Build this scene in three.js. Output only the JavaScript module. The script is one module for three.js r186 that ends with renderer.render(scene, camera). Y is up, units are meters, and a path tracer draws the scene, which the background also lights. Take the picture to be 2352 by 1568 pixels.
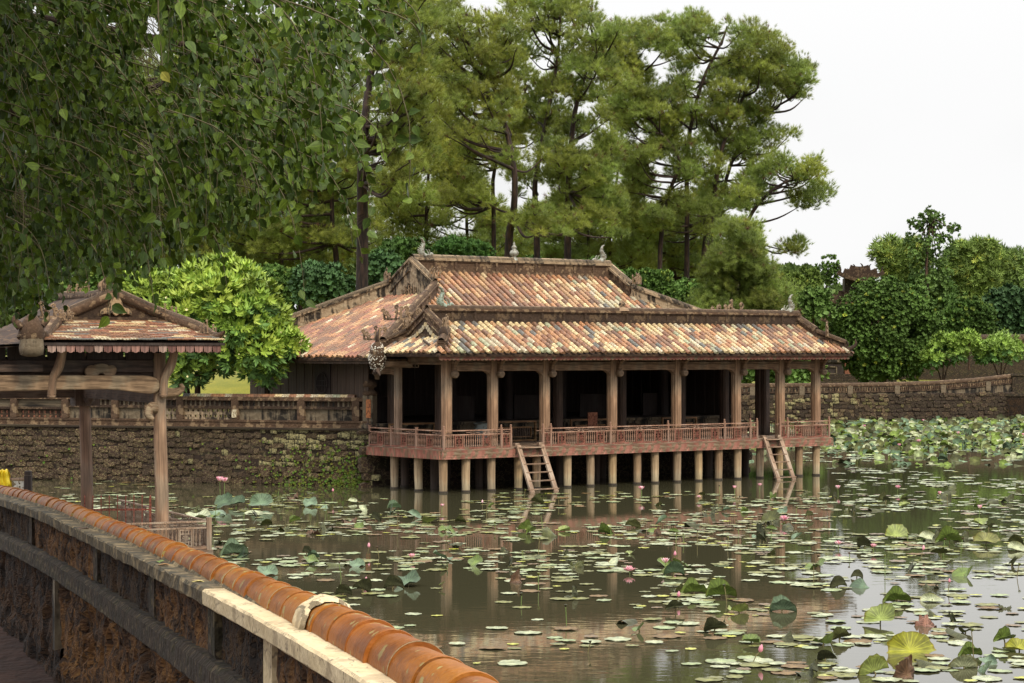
import * as THREE from 'three';
import { mergeGeometries, toCreasedNormals } from 'three/addons/utils/BufferGeometryUtils.js';

// ---------------------------------------------------------------- camera, sky, sun, exposure
const EYE = 4.5, F = 5000, CX = 1176, HY = 810;            // eye height over the pond; focal length, centre and horizon in units of a 2352 x 1568 picture
const scene = new THREE.Scene();
const camera = new THREE.PerspectiveCamera(2 * Math.atan(784 / F) * 180 / Math.PI, 2352 / 1568, 0.5, 4000);
camera.position.set(0, EYE, 0);
camera.setViewOffset(2352, 1568, 0, 784 - HY, 2352, 1568);
const renderer = new THREE.WebGLRenderer({ antialias: true });
renderer.toneMapping = THREE.LinearToneMapping;
renderer.toneMappingExposure = 1.2;
renderer.shadowMap.enabled = true;

// noise that tiles
function mulberry(a) { return () => { a |= 0; a = a + 0x6D2B79F5 | 0; let t = Math.imul(a ^ a >>> 15, 1 | a); t = t + Math.imul(t ^ t >>> 7, 61 | t) ^ t; return ((t ^ t >>> 14) >>> 0) / 4294967296; }; }
const hash = (x, y, s) => { let h = Math.imul(x, 374761393) + Math.imul(y, 668265263) + Math.imul(s, 1274126177); h = Math.imul(h ^ h >>> 13, 1274126177); return ((h ^ h >>> 16) >>> 0) / 4294967296; };
function noise(x, y, px, py, s = 0) {
  const xi = Math.floor(x), yi = Math.floor(y), fx = x - xi, fy = y - yi, u = fx * fx * (3 - 2 * fx), v = fy * fy * (3 - 2 * fy);
  const m = (a, b) => ((a % b) + b) % b, x0 = m(xi, px), x1 = m(xi + 1, px), y0 = m(yi, py), y1 = m(yi + 1, py);
  return (hash(x0, y0, s) * (1 - u) + hash(x1, y0, s) * u) * (1 - v) + (hash(x0, y1, s) * (1 - u) + hash(x1, y1, s) * u) * v;
}
function fbm(u, v, fx, fy, oct = 4, s = 0) { let a = 0, w = 0.5, t = 0; for (let i = 0; i < oct; i++) { a += w * noise(u * fx, v * fy, fx, fy, s + i * 7); t += w; w *= 0.5; fx *= 2; fy *= 2; } return a / t; }
const clamp = (x, a = 0, b = 1) => Math.min(b, Math.max(a, x)), lerp = (a, b, t) => a + (b - a) * t, smooth = (a, b, x) => { const t = clamp((x - a) / (b - a)); return t * t * (3 - 2 * t); };

{ // bright overcast sky: darkest at the horizon, about three times brighter overhead, soft cloud structure
  const W = 1024, H = 512, data = new Float32Array(W * H * 4);
  for (let j = 0; j < H; j++) for (let i = 0; i < W; i++) {
    const el = ((j + 0.5) / H - 0.5) * Math.PI, u = i / W, v = j / H, se = Math.sin(el);
    let L = el > 0 ? 0.755 * (1 + 2.0 * smooth(0.1, 0.95, se)) : 0.755 * (0.25 + 0.75 * Math.exp(el * 30));
    const c = smooth(0.42, 0.66, fbm(u, v, 26, 34, 5, 3));
    L *= 0.975 + 0.1 * c;
    const k = (i + 0.5) / W, blue = smooth(0.35, 0.7, fbm(u, v, 6, 10, 4, 11));
    const o = (j * W + i) * 4;
    data[o] = L * lerp(1.0, 0.975, blue); data[o + 1] = L * lerp(1.0, 0.99, blue); data[o + 2] = L * lerp(1.0, 1.015, blue); data[o + 3] = 1;
  }
  const sky = new THREE.DataTexture(data, W, H, THREE.RGBAFormat, THREE.FloatType);
  sky.mapping = THREE.EquirectangularReflectionMapping; sky.minFilter = sky.magFilter = THREE.LinearFilter; sky.wrapS = THREE.RepeatWrapping; sky.needsUpdate = true;
  scene.background = sky; scene.environment = sky;
}
const sun = new THREE.DirectionalLight(new THREE.Color().setRGB(1, 0.9, 0.7), 2.2);
sun.position.set(42, 78, -5); sun.target.position.set(2, 0, -75); scene.add(sun, sun.target);
sun.castShadow = true; sun.shadow.radius = 24; sun.shadow.mapSize.set(2048, 2048);
Object.assign(sun.shadow.camera, { left: -90, right: 90, top: 90, bottom: -90, near: 1, far: 320 });

// ---------------------------------------------------------------- helpers
const V = (x, y, z) => new THREE.Vector3(x, y, z), R = mulberry(20240);
const rr = (a, b) => a + (b - a) * R(), pick = (a) => a[Math.floor(R() * a.length)];
const at = (px, py, d) => V((px - CX) / F * d, EYE - (py - HY) / F * d, -d);      // a place from where it shows in the picture and how far it is
const C = (r, g, b) => new THREE.Color().setRGB(r, g, b);
const used = {};
function numbered(n) { const k = used[n] = (used[n] ?? -1) + 1; return k ? n + '_' + String(k).padStart(3, '0') : n; }
function shade(o) { o.traverse((c) => { if (c.isMesh) { c.castShadow = true; c.receiveShadow = true; } }); return o; }
function tag(o, label, category, group, kind) { Object.assign(o.userData, { label, category }); if (group) o.userData.group = group; if (kind) o.userData.kind = kind; return o; }
function thing(name, label, category, p, ry = 0, group) { const o = new THREE.Group(); o.name = numbered(name); o.position.copy(p ?? V(0, 0, 0)); o.rotation.y = ry; scene.add(o); return tag(o, label, category, group); }
function mesh(name, geo, mat, parent, kind) { const m = new THREE.Mesh(geo, mat); m.name = parent ? name : numbered(name); m.castShadow = m.receiveShadow = true; if (kind) m.userData.kind = kind; (parent ?? scene).add(m); return m; }
function copies(name, geo, mat, list, parent, kind = 'stuff') {                  // many small alike pieces as one object
  const m = new THREE.InstancedMesh(geo, mat, list.length); m.name = parent ? name : numbered(name); m.castShadow = m.receiveShadow = true;
  list.forEach((e, i) => { m.setMatrixAt(i, e.m); if (e.c) m.setColorAt(i, e.c); });
  if (kind) m.userData.kind = kind; (parent ?? scene).add(m); return m;
}
function triUV(g, s = 1) {
  const p = g.attributes.position, n = g.attributes.normal, uv = new Float32Array(p.count * 2);
  for (let i = 0; i < p.count; i++) {
    const ax = Math.abs(n.getX(i)), ay = Math.abs(n.getY(i)), az = Math.abs(n.getZ(i)); let a, b;
    if (ay > ax && ay > az) { a = p.getX(i); b = p.getZ(i); } else if (ax > az) { a = p.getZ(i); b = p.getY(i); } else { a = p.getX(i); b = p.getY(i); }
    uv[2 * i] = a * s; uv[2 * i + 1] = b * s;
  }
  g.setAttribute('uv', new THREE.BufferAttribute(uv, 2)); return g;
}
function flat(g) { const f = g.index ? g.toNonIndexed() : g; for (const k of Object.keys(f.attributes)) if (!['position', 'normal', 'uv', 'color'].includes(k)) f.deleteAttribute(k); return f; }
function join(list, uv = true) {
  list = [list].flat(9).map(flat); const col = list.some((g) => g.attributes.color);
  for (const g of list) { if (!g.attributes.uv) g.setAttribute('uv', new THREE.BufferAttribute(new Float32Array(g.attributes.position.count * 2), 2)); if (col && !g.attributes.color) paint(g, C(1, 1, 1)); }
  const g = mergeGeometries(list); return uv ? triUV(g) : g;
}
function paint(g, c) { const n = g.attributes.position.count, a = new Float32Array(n * 3); for (let i = 0; i < n; i++) { a[3 * i] = c.r; a[3 * i + 1] = c.g; a[3 * i + 2] = c.b; } g.setAttribute('color', new THREE.BufferAttribute(a, 3)); return g; }
function box(w, h, d, x = 0, y = 0, z = 0, ry = 0, rx = 0, rz = 0) { const g = new THREE.BoxGeometry(w, h, d); if (rz) g.rotateZ(rz); if (rx) g.rotateX(rx); if (ry) g.rotateY(ry); return g.translate(x, y, z); }
function span(x0, x1, y0, y1, z0, z1) { return box(x1 - x0, y1 - y0, Math.abs(z1 - z0), (x0 + x1) / 2, (y0 + y1) / 2, (z0 + z1) / 2); }
function bevelBox(w, h, d, b = 0.01) {                                          // box with chamfered long edges
  const s = new THREE.Shape(); s.moveTo(-w / 2 + b, -h / 2); s.lineTo(w / 2 - b, -h / 2); s.lineTo(w / 2, -h / 2 + b); s.lineTo(w / 2, h / 2 - b); s.lineTo(w / 2 - b, h / 2); s.lineTo(-w / 2 + b, h / 2); s.lineTo(-w / 2, h / 2 - b); s.lineTo(-w / 2, -h / 2 + b);
  return new THREE.ExtrudeGeometry(s, { depth: d, bevelEnabled: false }).translate(0, 0, -d / 2);
}
function place(g, x, y, z, ry = 0) { if (ry) g.rotateY(ry); return g.translate(x, y, z); }
function bar(a, b, w, h, up = V(0, 1, 0)) {                                      // box along a segment, w wide and h high
  const d = b.clone().sub(a), l = d.length(), z = d.normalize(), x = V().crossVectors(up, z).normalize(), y = V().crossVectors(z, x);
  return new THREE.BoxGeometry(w, h, l).applyMatrix4(new THREE.Matrix4().makeBasis(x, y, z).setPosition(a.clone().add(b).multiplyScalar(0.5)));
}
function tube(pts, rads, seg = 6, n) {                                           // tapered round limb through points
  const curve = pts.length > 2 ? new THREE.CatmullRomCurve3(pts, false, 'centripetal') : new THREE.LineCurve3(pts[0], pts[1]); n = n ?? (pts.length > 2 ? (pts.length - 1) * 3 : 1);
  const pos = [], nor = [], uv = [], idx = [], up = V(); let prev = V(0.3, 0.1, 0.9), len = 0, lastP = null; const rad = Array.isArray(rads) ? rads : [rads, rads];
  for (let i = 0; i <= n; i++) {
    const t = i / n, p = curve.getPoint(t), tg = curve.getTangent(t), x = prev.clone().sub(tg.clone().multiplyScalar(prev.dot(tg))).normalize(); prev = x; const y = V().crossVectors(tg, x);
    if (lastP) len += p.distanceTo(lastP); lastP = p;
    const f = t * (rad.length - 1), k = Math.min(rad.length - 2, Math.floor(f)), r = lerp(rad[k], rad[k + 1], f - k);
    for (let j = 0; j <= seg; j++) { const a = j / seg * Math.PI * 2, c = Math.cos(a), s = Math.sin(a); up.copy(x).multiplyScalar(c).addScaledVector(y, s); pos.push(p.x + up.x * r, p.y + up.y * r, p.z + up.z * r); nor.push(up.x, up.y, up.z); uv.push(j / seg * Math.max(0.2, Math.round(r * 6)), len); }
    if (i) for (let j = 0; j < seg; j++) { const a = (i - 1) * (seg + 1) + j, b = a + seg + 1; idx.push(a, a + 1, b, b, a + 1, b + 1); }
  }
  const g = new THREE.BufferGeometry(); g.setAttribute('position', new THREE.Float32BufferAttribute(pos, 3)); g.setAttribute('normal', new THREE.Float32BufferAttribute(nor, 3)); g.setAttribute('uv', new THREE.Float32BufferAttribute(uv, 2)); g.setIndex(idx); return g;
}
const lathe = (prof, seg = 10) => new THREE.LatheGeometry(prof.map(([r, y]) => new THREE.Vector2(r, y)), seg);
const basis = (x, y, z, p, s = 1) => new THREE.Matrix4().makeBasis(x.clone().multiplyScalar(s), y.clone().multiplyScalar(s), z.clone().multiplyScalar(s)).setPosition(p);
function trs(p, e, s) { return new THREE.Matrix4().compose(p, new THREE.Quaternion().setFromEuler(e), typeof s === 'number' ? V(s, s, s) : s); }
function aim(p, dir, spin, s) { const q = new THREE.Quaternion().setFromUnitVectors(V(0, 1, 0), dir.clone().normalize()); q.multiply(new THREE.Quaternion().setFromAxisAngle(V(0, 1, 0), spin)); return new THREE.Matrix4().compose(p, q, typeof s === 'number' ? V(s, s, s) : s); }

// ---------------------------------------------------------------- materials
function tex(n, fn, color = true) {
  const d = new Uint8Array(n * n * 4);
  for (let j = 0; j < n; j++) for (let i = 0; i < n; i++) { const c = fn((i + 0.5) / n, (j + 0.5) / n), o = (j * n + i) * 4; if (typeof c === 'number') d[o] = d[o + 1] = d[o + 2] = clamp(c) * 255; else { d[o] = clamp(c[0]) * 255; d[o + 1] = clamp(c[1]) * 255; d[o + 2] = clamp(c[2]) * 255; } d[o + 3] = 255; }
  const t = new THREE.DataTexture(d, n, n); t.wrapS = t.wrapT = THREE.RepeatWrapping; t.magFilter = THREE.LinearFilter; t.minFilter = THREE.LinearMipmapLinearFilter; t.generateMipmaps = true; t.anisotropy = 8; if (color) t.colorSpace = THREE.SRGBColorSpace; t.needsUpdate = true; return t;
}
const rep = (t, x, y = x) => { const c = t.clone(); c.repeat.set(x, y); c.needsUpdate = true; return c; };
const mix3 = (a, b, t) => [lerp(a[0], b[0], t), lerp(a[1], b[1], t), lerp(a[2], b[2], t)];
const T = {};
T.wood = tex(512, (u, v) => { const g = fbm(u + 0.03 * fbm(u, v, 4, 4, 2, 5), v, 48, 3, 4, 1), w = fbm(u, v, 5, 4, 4, 9), c = smooth(0.58, 0.66, fbm(u, v, 90, 2, 2, 4)); const k = 0.62 + 0.34 * (g - 0.5) + 0.42 * (w - 0.5) - 0.12 * c; const grey = smooth(0.5, 0.7, fbm(u, v, 7, 3, 4, 17)); return mix3([k + 0.2, k + 0.14, k + 0.1], [k + 0.22, k + 0.21, k + 0.2], grey); });
T.woodBump = tex(512, (u, v) => fbm(u + 0.03 * fbm(u, v, 4, 4, 2, 5), v, 48, 3, 4, 1) - 0.5 * smooth(0.58, 0.66, fbm(u, v, 90, 2, 2, 4)), false);
T.paint = tex(512, (u, v) => { const wear = smooth(0.5, 0.62, fbm(u, v, 20, 9, 5, 31)), w = fbm(u, v, 9, 7, 4, 33), g = fbm(u, v, 60, 6, 3, 2); return mix3([0.74 + 0.5 * (w - 0.5), 0.42 + 0.4 * (w - 0.5), 0.37 + 0.4 * (w - 0.5)], [0.6 + 0.5 * (g - 0.5), 0.47 + 0.5 * (g - 0.5), 0.38 + 0.5 * (g - 0.5)], wear * 0.8); });
T.rough = tex(512, (u, v) => fbm(u, v, 14, 14, 6, 41), false);
T.stone = tex(512, (u, v) => { const w = fbm(u, v, 8, 8, 5, 51), f = fbm(u, v, 40, 40, 3, 53), li = smooth(0.57, 0.63, fbm(u, v, 30, 30, 4, 55)), mo = smooth(0.55, 0.7, fbm(u, v, 6, 6, 4, 57)); let c = mix3([0.2, 0.15, 0.12], [0.42, 0.33, 0.26], 0.7 * w + 0.4 * f - 0.1); c = mix3(c, [0.27, 0.27, 0.14], mo * 0.5); return mix3(c, [0.62, 0.6, 0.45], li * 0.75); });
T.plaster = tex(512, (u, v) => { const w = fbm(u, v, 5, 5, 6, 61), s = fbm(u, v, 36, 3, 4, 63), d = smooth(0.45, 0.62, 0.55 * w + 0.45 * s), li = smooth(0.56, 0.64, fbm(u, v, 18, 18, 5, 65)), f = fbm(u, v, 64, 64, 3, 67); let c = mix3([0.64, 0.58, 0.5], [0.2, 0.175, 0.145], d); c = mix3(c, [0.72, 0.68, 0.6], li * 0.5); return c.map((x) => x + 0.16 * (f - 0.5)); });
T.ridge = tex(512, (u, v) => { const w = fbm(u, v, 6, 6, 6, 71), li = smooth(0.54, 0.64, fbm(u, v, 15, 15, 5, 73)), f = fbm(u, v, 64, 64, 3, 75); const c = mix3([0.24, 0.18, 0.13], [0.4, 0.31, 0.23], w); return mix3(c, [0.66, 0.58, 0.46], li * 0.55).map((x) => x + 0.14 * (f - 0.5)); });
T.ledge = tex(512, (u, v) => { const w = fbm(u, v, 7, 7, 6, 81), li = smooth(0.44, 0.62, fbm(u, v, 12, 12, 5, 83)), f = fbm(u, v, 80, 80, 2, 85), dk = smooth(0.55, 0.7, fbm(u, v, 9, 9, 5, 87)); let c = mix3([0.36, 0.32, 0.25], [0.56, 0.5, 0.39], li); c = mix3(c, [0.2, 0.19, 0.15], dk * 0.7); return c.map((x) => x + 0.12 * (w - 0.5) + 0.14 * (f - 0.5)); });
T.cream = tex(512, (u, v) => { const w = fbm(u, v, 6, 6, 5, 91), st = smooth(0.58, 0.7, fbm(u, v, 10, 8, 5, 93)), cr = smooth(0.485, 0.5, fbm(u, v, 7, 7, 4, 95)) * smooth(0.515, 0.5, fbm(u, v, 7, 7, 4, 95)), f = fbm(u, v, 90, 90, 2, 97); let c = mix3([0.84, 0.77, 0.64], [0.76, 0.68, 0.53], w); c = mix3(c, [0.6, 0.53, 0.42], st * 0.6); c = mix3(c, [0.35, 0.3, 0.25], cr * 0.6); return c.map((x) => x + 0.08 * (f - 0.5)); });
T.dark = tex(512, (u, v) => { const w = fbm(u, v, 7, 6, 6, 101), mo = smooth(0.5, 0.66, fbm(u, v, 9, 9, 5, 103)), li = smooth(0.62, 0.68, fbm(u, v, 20, 20, 4, 105)), f = fbm(u, v, 70, 70, 2, 107); let c = mix3([0.16, 0.14, 0.12], [0.27, 0.22, 0.17], w); c = mix3(c, [0.2, 0.2, 0.1], mo * 0.5); return mix3(c, [0.5, 0.46, 0.36], li * 0.55).map((x) => x + 0.1 * (f - 0.5)); });
T.laterite = tex(512, (u, v) => { const g = fbm(u + 0.015 * fbm(u, v, 5, 5, 2, 3), v, 26, 8, 5, 111), w = fbm(u, v, 6, 6, 5, 113), pit = smooth(0.56, 0.66, fbm(u, v, 36, 28, 4, 115)), f = fbm(u, v, 90, 90, 3, 117); let c = mix3([0.33, 0.22, 0.12], [0.55, 0.41, 0.22], clamp(1.2 * g - 0.15)); c = mix3(c, [0.23, 0.16, 0.1], smooth(0.46, 0.64, w) * 0.7); c = mix3(c, [0.13, 0.085, 0.055], pit * 0.6); return c.map((x) => x + 0.24 * (f - 0.5)); });
T.lateriteBump = tex(512, (u, v) => 0.6 * fbm(u + 0.015 * fbm(u, v, 5, 5, 2, 3), v, 26, 8, 5, 111) + 0.5 * fbm(u, v, 90, 90, 3, 117) - 0.6 * smooth(0.56, 0.66, fbm(u, v, 36, 28, 4, 115)), false);
T.soil = tex(512, (u, v) => { const w = fbm(u, v, 5, 5, 6, 121), f = fbm(u, v, 80, 80, 3, 123); return mix3([0.2, 0.13, 0.09], [0.34, 0.23, 0.16], w).map((x) => x + 0.14 * (f - 0.5)); });
T.grass = tex(512, (u, v) => { const w = fbm(u, v, 6, 6, 5, 131), f = fbm(u, v, 90, 50, 3, 133); return mix3([0.36, 0.4, 0.12], [0.6, 0.56, 0.2], 0.6 * w + 0.5 * f - 0.05); });
T.bark = tex(512, (u, v) => { const g = fbm(u + 0.08 * fbm(u, v, 6, 6, 3, 5), v, 14, 7, 5, 141), w = fbm(u, v, 3, 3, 3, 143); return mix3([0.13, 0.09, 0.07], [0.4, 0.31, 0.26], clamp(1.5 * g - 0.35 + 0.4 * (w - 0.5))); });
T.barkBump = tex(512, (u, v) => fbm(u + 0.08 * fbm(u, v, 6, 6, 3, 5), v, 14, 7, 5, 141), false);
T.tile = tex(512, (u, v) => { const w = fbm(u, v, 7, 7, 5, 151), d = smooth(0.5, 0.64, fbm(u, v, 14, 10, 5, 153)), f = fbm(u, v, 50, 50, 2, 155); return mix3([0.95, 0.94, 0.92], [0.5, 0.4, 0.31], d * 0.62).map((x) => x + 0.25 * (w - 0.5) + 0.1 * (f - 0.5)); });
T.glaze = tex(512, (u, v) => { const w = fbm(u, v, 4, 6, 5, 161), d = smooth(0.5, 0.7, fbm(u, v, 9, 5, 5, 163)), f = fbm(u, v, 60, 60, 3, 165), ch = smooth(0.7, 0.72, fbm(u, v, 12, 12, 4, 167)); let c = mix3([0.86, 0.53, 0.17], [0.72, 0.42, 0.13], w); c = mix3(c, [0.55, 0.32, 0.14], d * 0.5); return mix3(c, [0.82, 0.72, 0.55], ch).map((x) => x + 0.08 * (f - 0.5)); });
T.leafVein = tex(256, (u, v) => {                                              // disc leaf: radial veins from the centre
  const x = u - 0.5, y = v - 0.5, r = Math.hypot(x, y) * 2, a = (Math.atan2(y, x) / Math.PI / 2 + 1) % 1, n = 21, vein = smooth(0.12, 0.02, Math.abs(((a * n) % 1) - 0.5) * r), fine = fbm(a, r, 84, 6, 3, 171), w = fbm(u, v, 6, 6, 4, 173);
  const k = 0.7 + 0.24 * vein * (1 - 0.5 * r) + 0.25 * (fine - 0.5) + 0.3 * (w - 0.5), e = smooth(0.9, 1.0, r + 0.2 * (w - 0.5)); return mix3([k, k, k], [k * 0.75, k * 0.62, k * 0.4], e * 0.6);
});
T.leaf = tex(128, (u, v) => { const m = smooth(0.06, 0.02, Math.abs(u - 0.5)), w = fbm(u, v, 6, 6, 4, 181), s = smooth(0.2, 0.05, Math.abs((((v + Math.abs(u - 0.5) * 0.9) * 7) % 1) - 0.5)); const k = 0.78 + 0.2 * m + 0.05 * s + 0.3 * (w - 0.5); return [k, k, k * 0.95]; });
T.ripple = tex(1024, (u, v) => 0.5 + 0.5 * (fbm(u, v, 16, 16, 4, 191) - 0.5) + 0.5 * (fbm(u, v, 60, 60, 3, 193) - 0.5), false);

const std = (o) => new THREE.MeshStandardMaterial(o), phys = (o) => new THREE.MeshPhysicalMaterial(o);
function woody(color, rough = 0.8, horizontal = false, t = T.wood, sx = 1, sy = 0.5) {
  const q = (x) => { const c = rep(x, sx, sy); if (horizontal) c.rotation = Math.PI / 2, c.repeat.set(sy, sx); return c; };
  return std({ color, roughness: rough, map: q(t), bumpMap: q(T.woodBump), bumpScale: 0.006 });
}
const M = {};
M.column = woody(C(0.43, 0.3, 0.2)); M.beam = woody(C(0.35, 0.24, 0.155), 0.8, true);
M.redV = woody(C(0.42, 0.48, 0.4), 0.75, false, T.paint, 0.8, 0.5); M.redH = woody(C(0.45, 0.6, 0.53), 0.75, true, T.paint, 0.8, 0.4);
M.rail = woody(C(0.48, 0.31, 0.23), 0.8); M.pile = woody(C(0.55, 0.44, 0.26), 0.85); M.grey = woody(C(0.42, 0.33, 0.25), 0.85); M.greyH = woody(C(0.4, 0.3, 0.22), 0.85, true); M.piles = [[0.55, 0.44, 0.26], [0.46, 0.38, 0.26], [0.6, 0.5, 0.33], [0.42, 0.32, 0.2]].map((c) => woody(C(...c), 0.85));
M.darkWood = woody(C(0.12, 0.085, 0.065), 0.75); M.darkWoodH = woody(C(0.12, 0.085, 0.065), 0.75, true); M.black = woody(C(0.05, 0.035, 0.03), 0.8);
M.gateCol = woody(C(0.4, 0.29, 0.2), 0.8); M.gateBeam = woody(C(0.34, 0.26, 0.17), 0.85, true);
M.ridge = std({ map: rep(T.ridge, 0.5), color: C(0.85, 0.8, 0.75), roughness: 0.95, bumpMap: rep(T.rough, 0.8), bumpScale: 0.03 });
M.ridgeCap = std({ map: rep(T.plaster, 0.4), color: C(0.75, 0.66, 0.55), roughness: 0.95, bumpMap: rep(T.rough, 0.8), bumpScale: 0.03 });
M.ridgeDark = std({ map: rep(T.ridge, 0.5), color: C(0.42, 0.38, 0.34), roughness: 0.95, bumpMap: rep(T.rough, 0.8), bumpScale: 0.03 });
M.gable = std({ map: rep(T.plaster, 0.5), color: C(0.8, 0.72, 0.62), roughness: 0.95, bumpMap: rep(T.rough, 0.8), bumpScale: 0.03 });
M.plaster = std({ map: rep(T.plaster, 0.35), color: C(0.36, 0.335, 0.29), roughness: 0.95, bumpMap: rep(T.rough, 0.6), bumpScale: 0.03 });
M.ornament = std({ map: rep(T.plaster, 1.3), color: C(0.62, 0.5, 0.4), roughness: 0.9 });
M.porcelain = std({ color: C(0.31, 0.32, 0.28), map: rep(T.tile, 2), roughness: 0.45 });
M.pan = std({ map: rep(T.ridge, 0.7), color: C(0.34, 0.26, 0.2), roughness: 0.95 });
M.mortar = std({ map: rep(T.stone, 0.5), color: C(0.3, 0.27, 0.24), roughness: 1 });
M.stones = [[0.62, 0.55, 0.5], [0.45, 0.38, 0.34], [0.8, 0.72, 0.62], [0.52, 0.46, 0.36]].map((c, i) => std({ map: (() => { const t = rep(T.stone, 1.3); t.offset.set(i * 0.27, i * 0.41); return t; })(), color: C(...c), roughness: 0.95, bumpMap: rep(T.rough, 1.5), bumpScale: 0.03 }));
M.stoneBlack = std({ map: rep(T.stone, 1.1), color: C(0.26, 0.215, 0.18), roughness: 0.95, bumpMap: rep(T.rough, 1.5), bumpScale: 0.03 });
M.stoneLichen = std({ map: rep(T.plaster, 2), color: C(0.72, 0.76, 0.48), roughness: 0.95, bumpMap: rep(T.rough, 1.5), bumpScale: 0.03 });
M.stoneMany = std({ map: rep(T.stone, 0.8), color: C(1, 1, 1), roughness: 0.95, vertexColors: true });
M.terra = std({ map: rep(T.tile, 2), color: C(0.26, 0.1, 0.055), roughness: 0.8 });
M.ledge = std({ map: rep(T.ledge, 0.9), color: C(0.8, 0.76, 0.68), roughness: 0.9, bumpMap: rep(T.rough, 1.6), bumpScale: 0.02 });
M.cream = std({ map: rep(T.cream, 0.8), color: C(0.95, 0.93, 0.9), roughness: 0.8, bumpMap: rep(T.rough, 1.5), bumpScale: 0.012 });
M.dark = std({ map: rep(T.dark, 0.9), color: C(0.78, 0.69, 0.56), roughness: 0.95, bumpMap: rep(T.rough, 1.6), bumpScale: 0.03 });
M.laterite = std({ map: rep(T.laterite, 0.7), color: C(0.78, 0.69, 0.55), roughness: 0.95, bumpMap: rep(T.lateriteBump, 0.7), bumpScale: 0.05 });
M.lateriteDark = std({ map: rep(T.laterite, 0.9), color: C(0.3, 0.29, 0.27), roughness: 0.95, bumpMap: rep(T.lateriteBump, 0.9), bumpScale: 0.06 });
M.soil = std({ map: rep(T.soil, 0.5), color: C(0.62, 0.42, 0.29), roughness: 1, bumpMap: rep(T.rough, 0.8), bumpScale: 0.05 });
M.grass = std({ map: rep(T.grass, 0.4), color: C(0.72, 0.7, 0.5), roughness: 1 });
M.bark = std({ map: rep(T.bark, 1, 0.4), color: C(0.5, 0.45, 0.42), roughness: 0.95, bumpMap: rep(T.barkBump, 1, 0.4), bumpScale: 0.04 });
M.barkPale = std({ map: rep(T.bark, 1, 0.4), color: C(0.9, 0.82, 0.7), roughness: 0.95 });
M.needle = phys({ color: C(1, 1, 1), roughness: 0.7, transmission: 0.6, thickness: 0, specularIntensity: 0.3 });
M.leafy = phys({ color: C(1, 1, 1), roughness: 0.6, specularIntensity: 0.4 });
M.iron = std({ color: C(0.3, 0.09, 0.06), roughness: 0.8, map: rep(T.tile, 3) });
M.yellow = phys({ color: C(0.85, 0.62, 0.02), roughness: 0.45, sheen: 0.3 });
M.white = std({ color: C(0.7, 0.68, 0.62), roughness: 0.6, map: rep(T.tile, 2) });
M.stalk = std({ color: C(0.16, 0.13, 0.05), roughness: 0.7 }); M.stalkGreen = std({ color: C(0.14, 0.2, 0.05), roughness: 0.7 });
const TILE = { cream: [0.68, 0.55, 0.31], pale: [0.6, 0.54, 0.39], orange: [0.46, 0.23, 0.105], tan: [0.5, 0.3, 0.15], rust: [0.3, 0.145, 0.075], brown: [0.23, 0.125, 0.07], slate: [0.15, 0.145, 0.13], green: [0.38, 0.4, 0.26], red: [0.34, 0.14, 0.08] };
M.tile = {}; for (const k in TILE) M.tile[k] = std({ color: C(...TILE[k]), map: (() => { const t = rep(T.tile, 2.1); t.offset.set(k.length * 0.137, k.charCodeAt(0) * 0.0713); return t; })(), roughness: 0.55, bumpMap: rep(T.rough, 3), bumpScale: 0.006 });
M.tileMany = std({ color: C(1, 1, 1), map: rep(T.tile, 2.5), roughness: 0.5, bumpMap: rep(T.rough, 3), bumpScale: 0.006 });
// ---------------------------------------------------------------- ground, pond, lawns
const PU = V(0.7965, 0, -0.6046), PW = V(-0.6046, 0, -0.7965), PO = V(-2.2, 0, -69.7);   // the pavilion's corner, its front and its depth direction
const toPav = (x, d) => { const dx = x + 2.2, dd = d - 69.7; return [dx * 0.7965 + dd * 0.6046, -dx * 0.6046 + dd * 0.7965]; };
const pond = [[60, -6], [75, 60], [78, 150], [60, 152], [33.9, 146.2], [10.3, 134], [9.5, 100], [8.9, 83.6], [-4.75, 73.2], [-20.5, 78.7], [-45, 87.2], [-46, 62], [-18, 58], [-12, 44], [-6.5, 27.1], [-4.6, 22.4], [-3.4, 19.1], [-2.3, 15.6], [-1.45, 12.8], [-0.55, 9.7], [0.05, 7.7], [1.6, 2], [4, -6]];
{
  const s = new THREE.Shape([[-1500, -1500], [1500, -1500], [1500, 1500], [-1500, 1500]].map(([a, b]) => new THREE.Vector2(a, b)));
  s.holes.push(new THREE.Path(pond.map(([a, b]) => new THREE.Vector2(a, b))));
  const g = triUV(new THREE.ShapeGeometry(s).rotateX(-Math.PI / 2).translate(0, 1.2, 0));
  tag(mesh('ground', g, M.soil), 'bare brown earth of the path and the land round the pond', 'ground', null, 'structure');
  const w = new THREE.Shape(pond.map(([a, b]) => new THREE.Vector2(a, b)));
  const wg = triUV(new THREE.ShapeGeometry(w).rotateX(-Math.PI / 2));
  const water = phys({ color: C(0.054, 0.05, 0.027), roughness: 0.03, ior: 1.5, bumpMap: rep(T.ripple, 0.05, 0.12), bumpScale: 0.0014 });
  tag(mesh('pond_water', wg, water), 'murky olive pond water mirroring the pavilion, trees and pale sky', 'water', null, 'structure');
}
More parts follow.
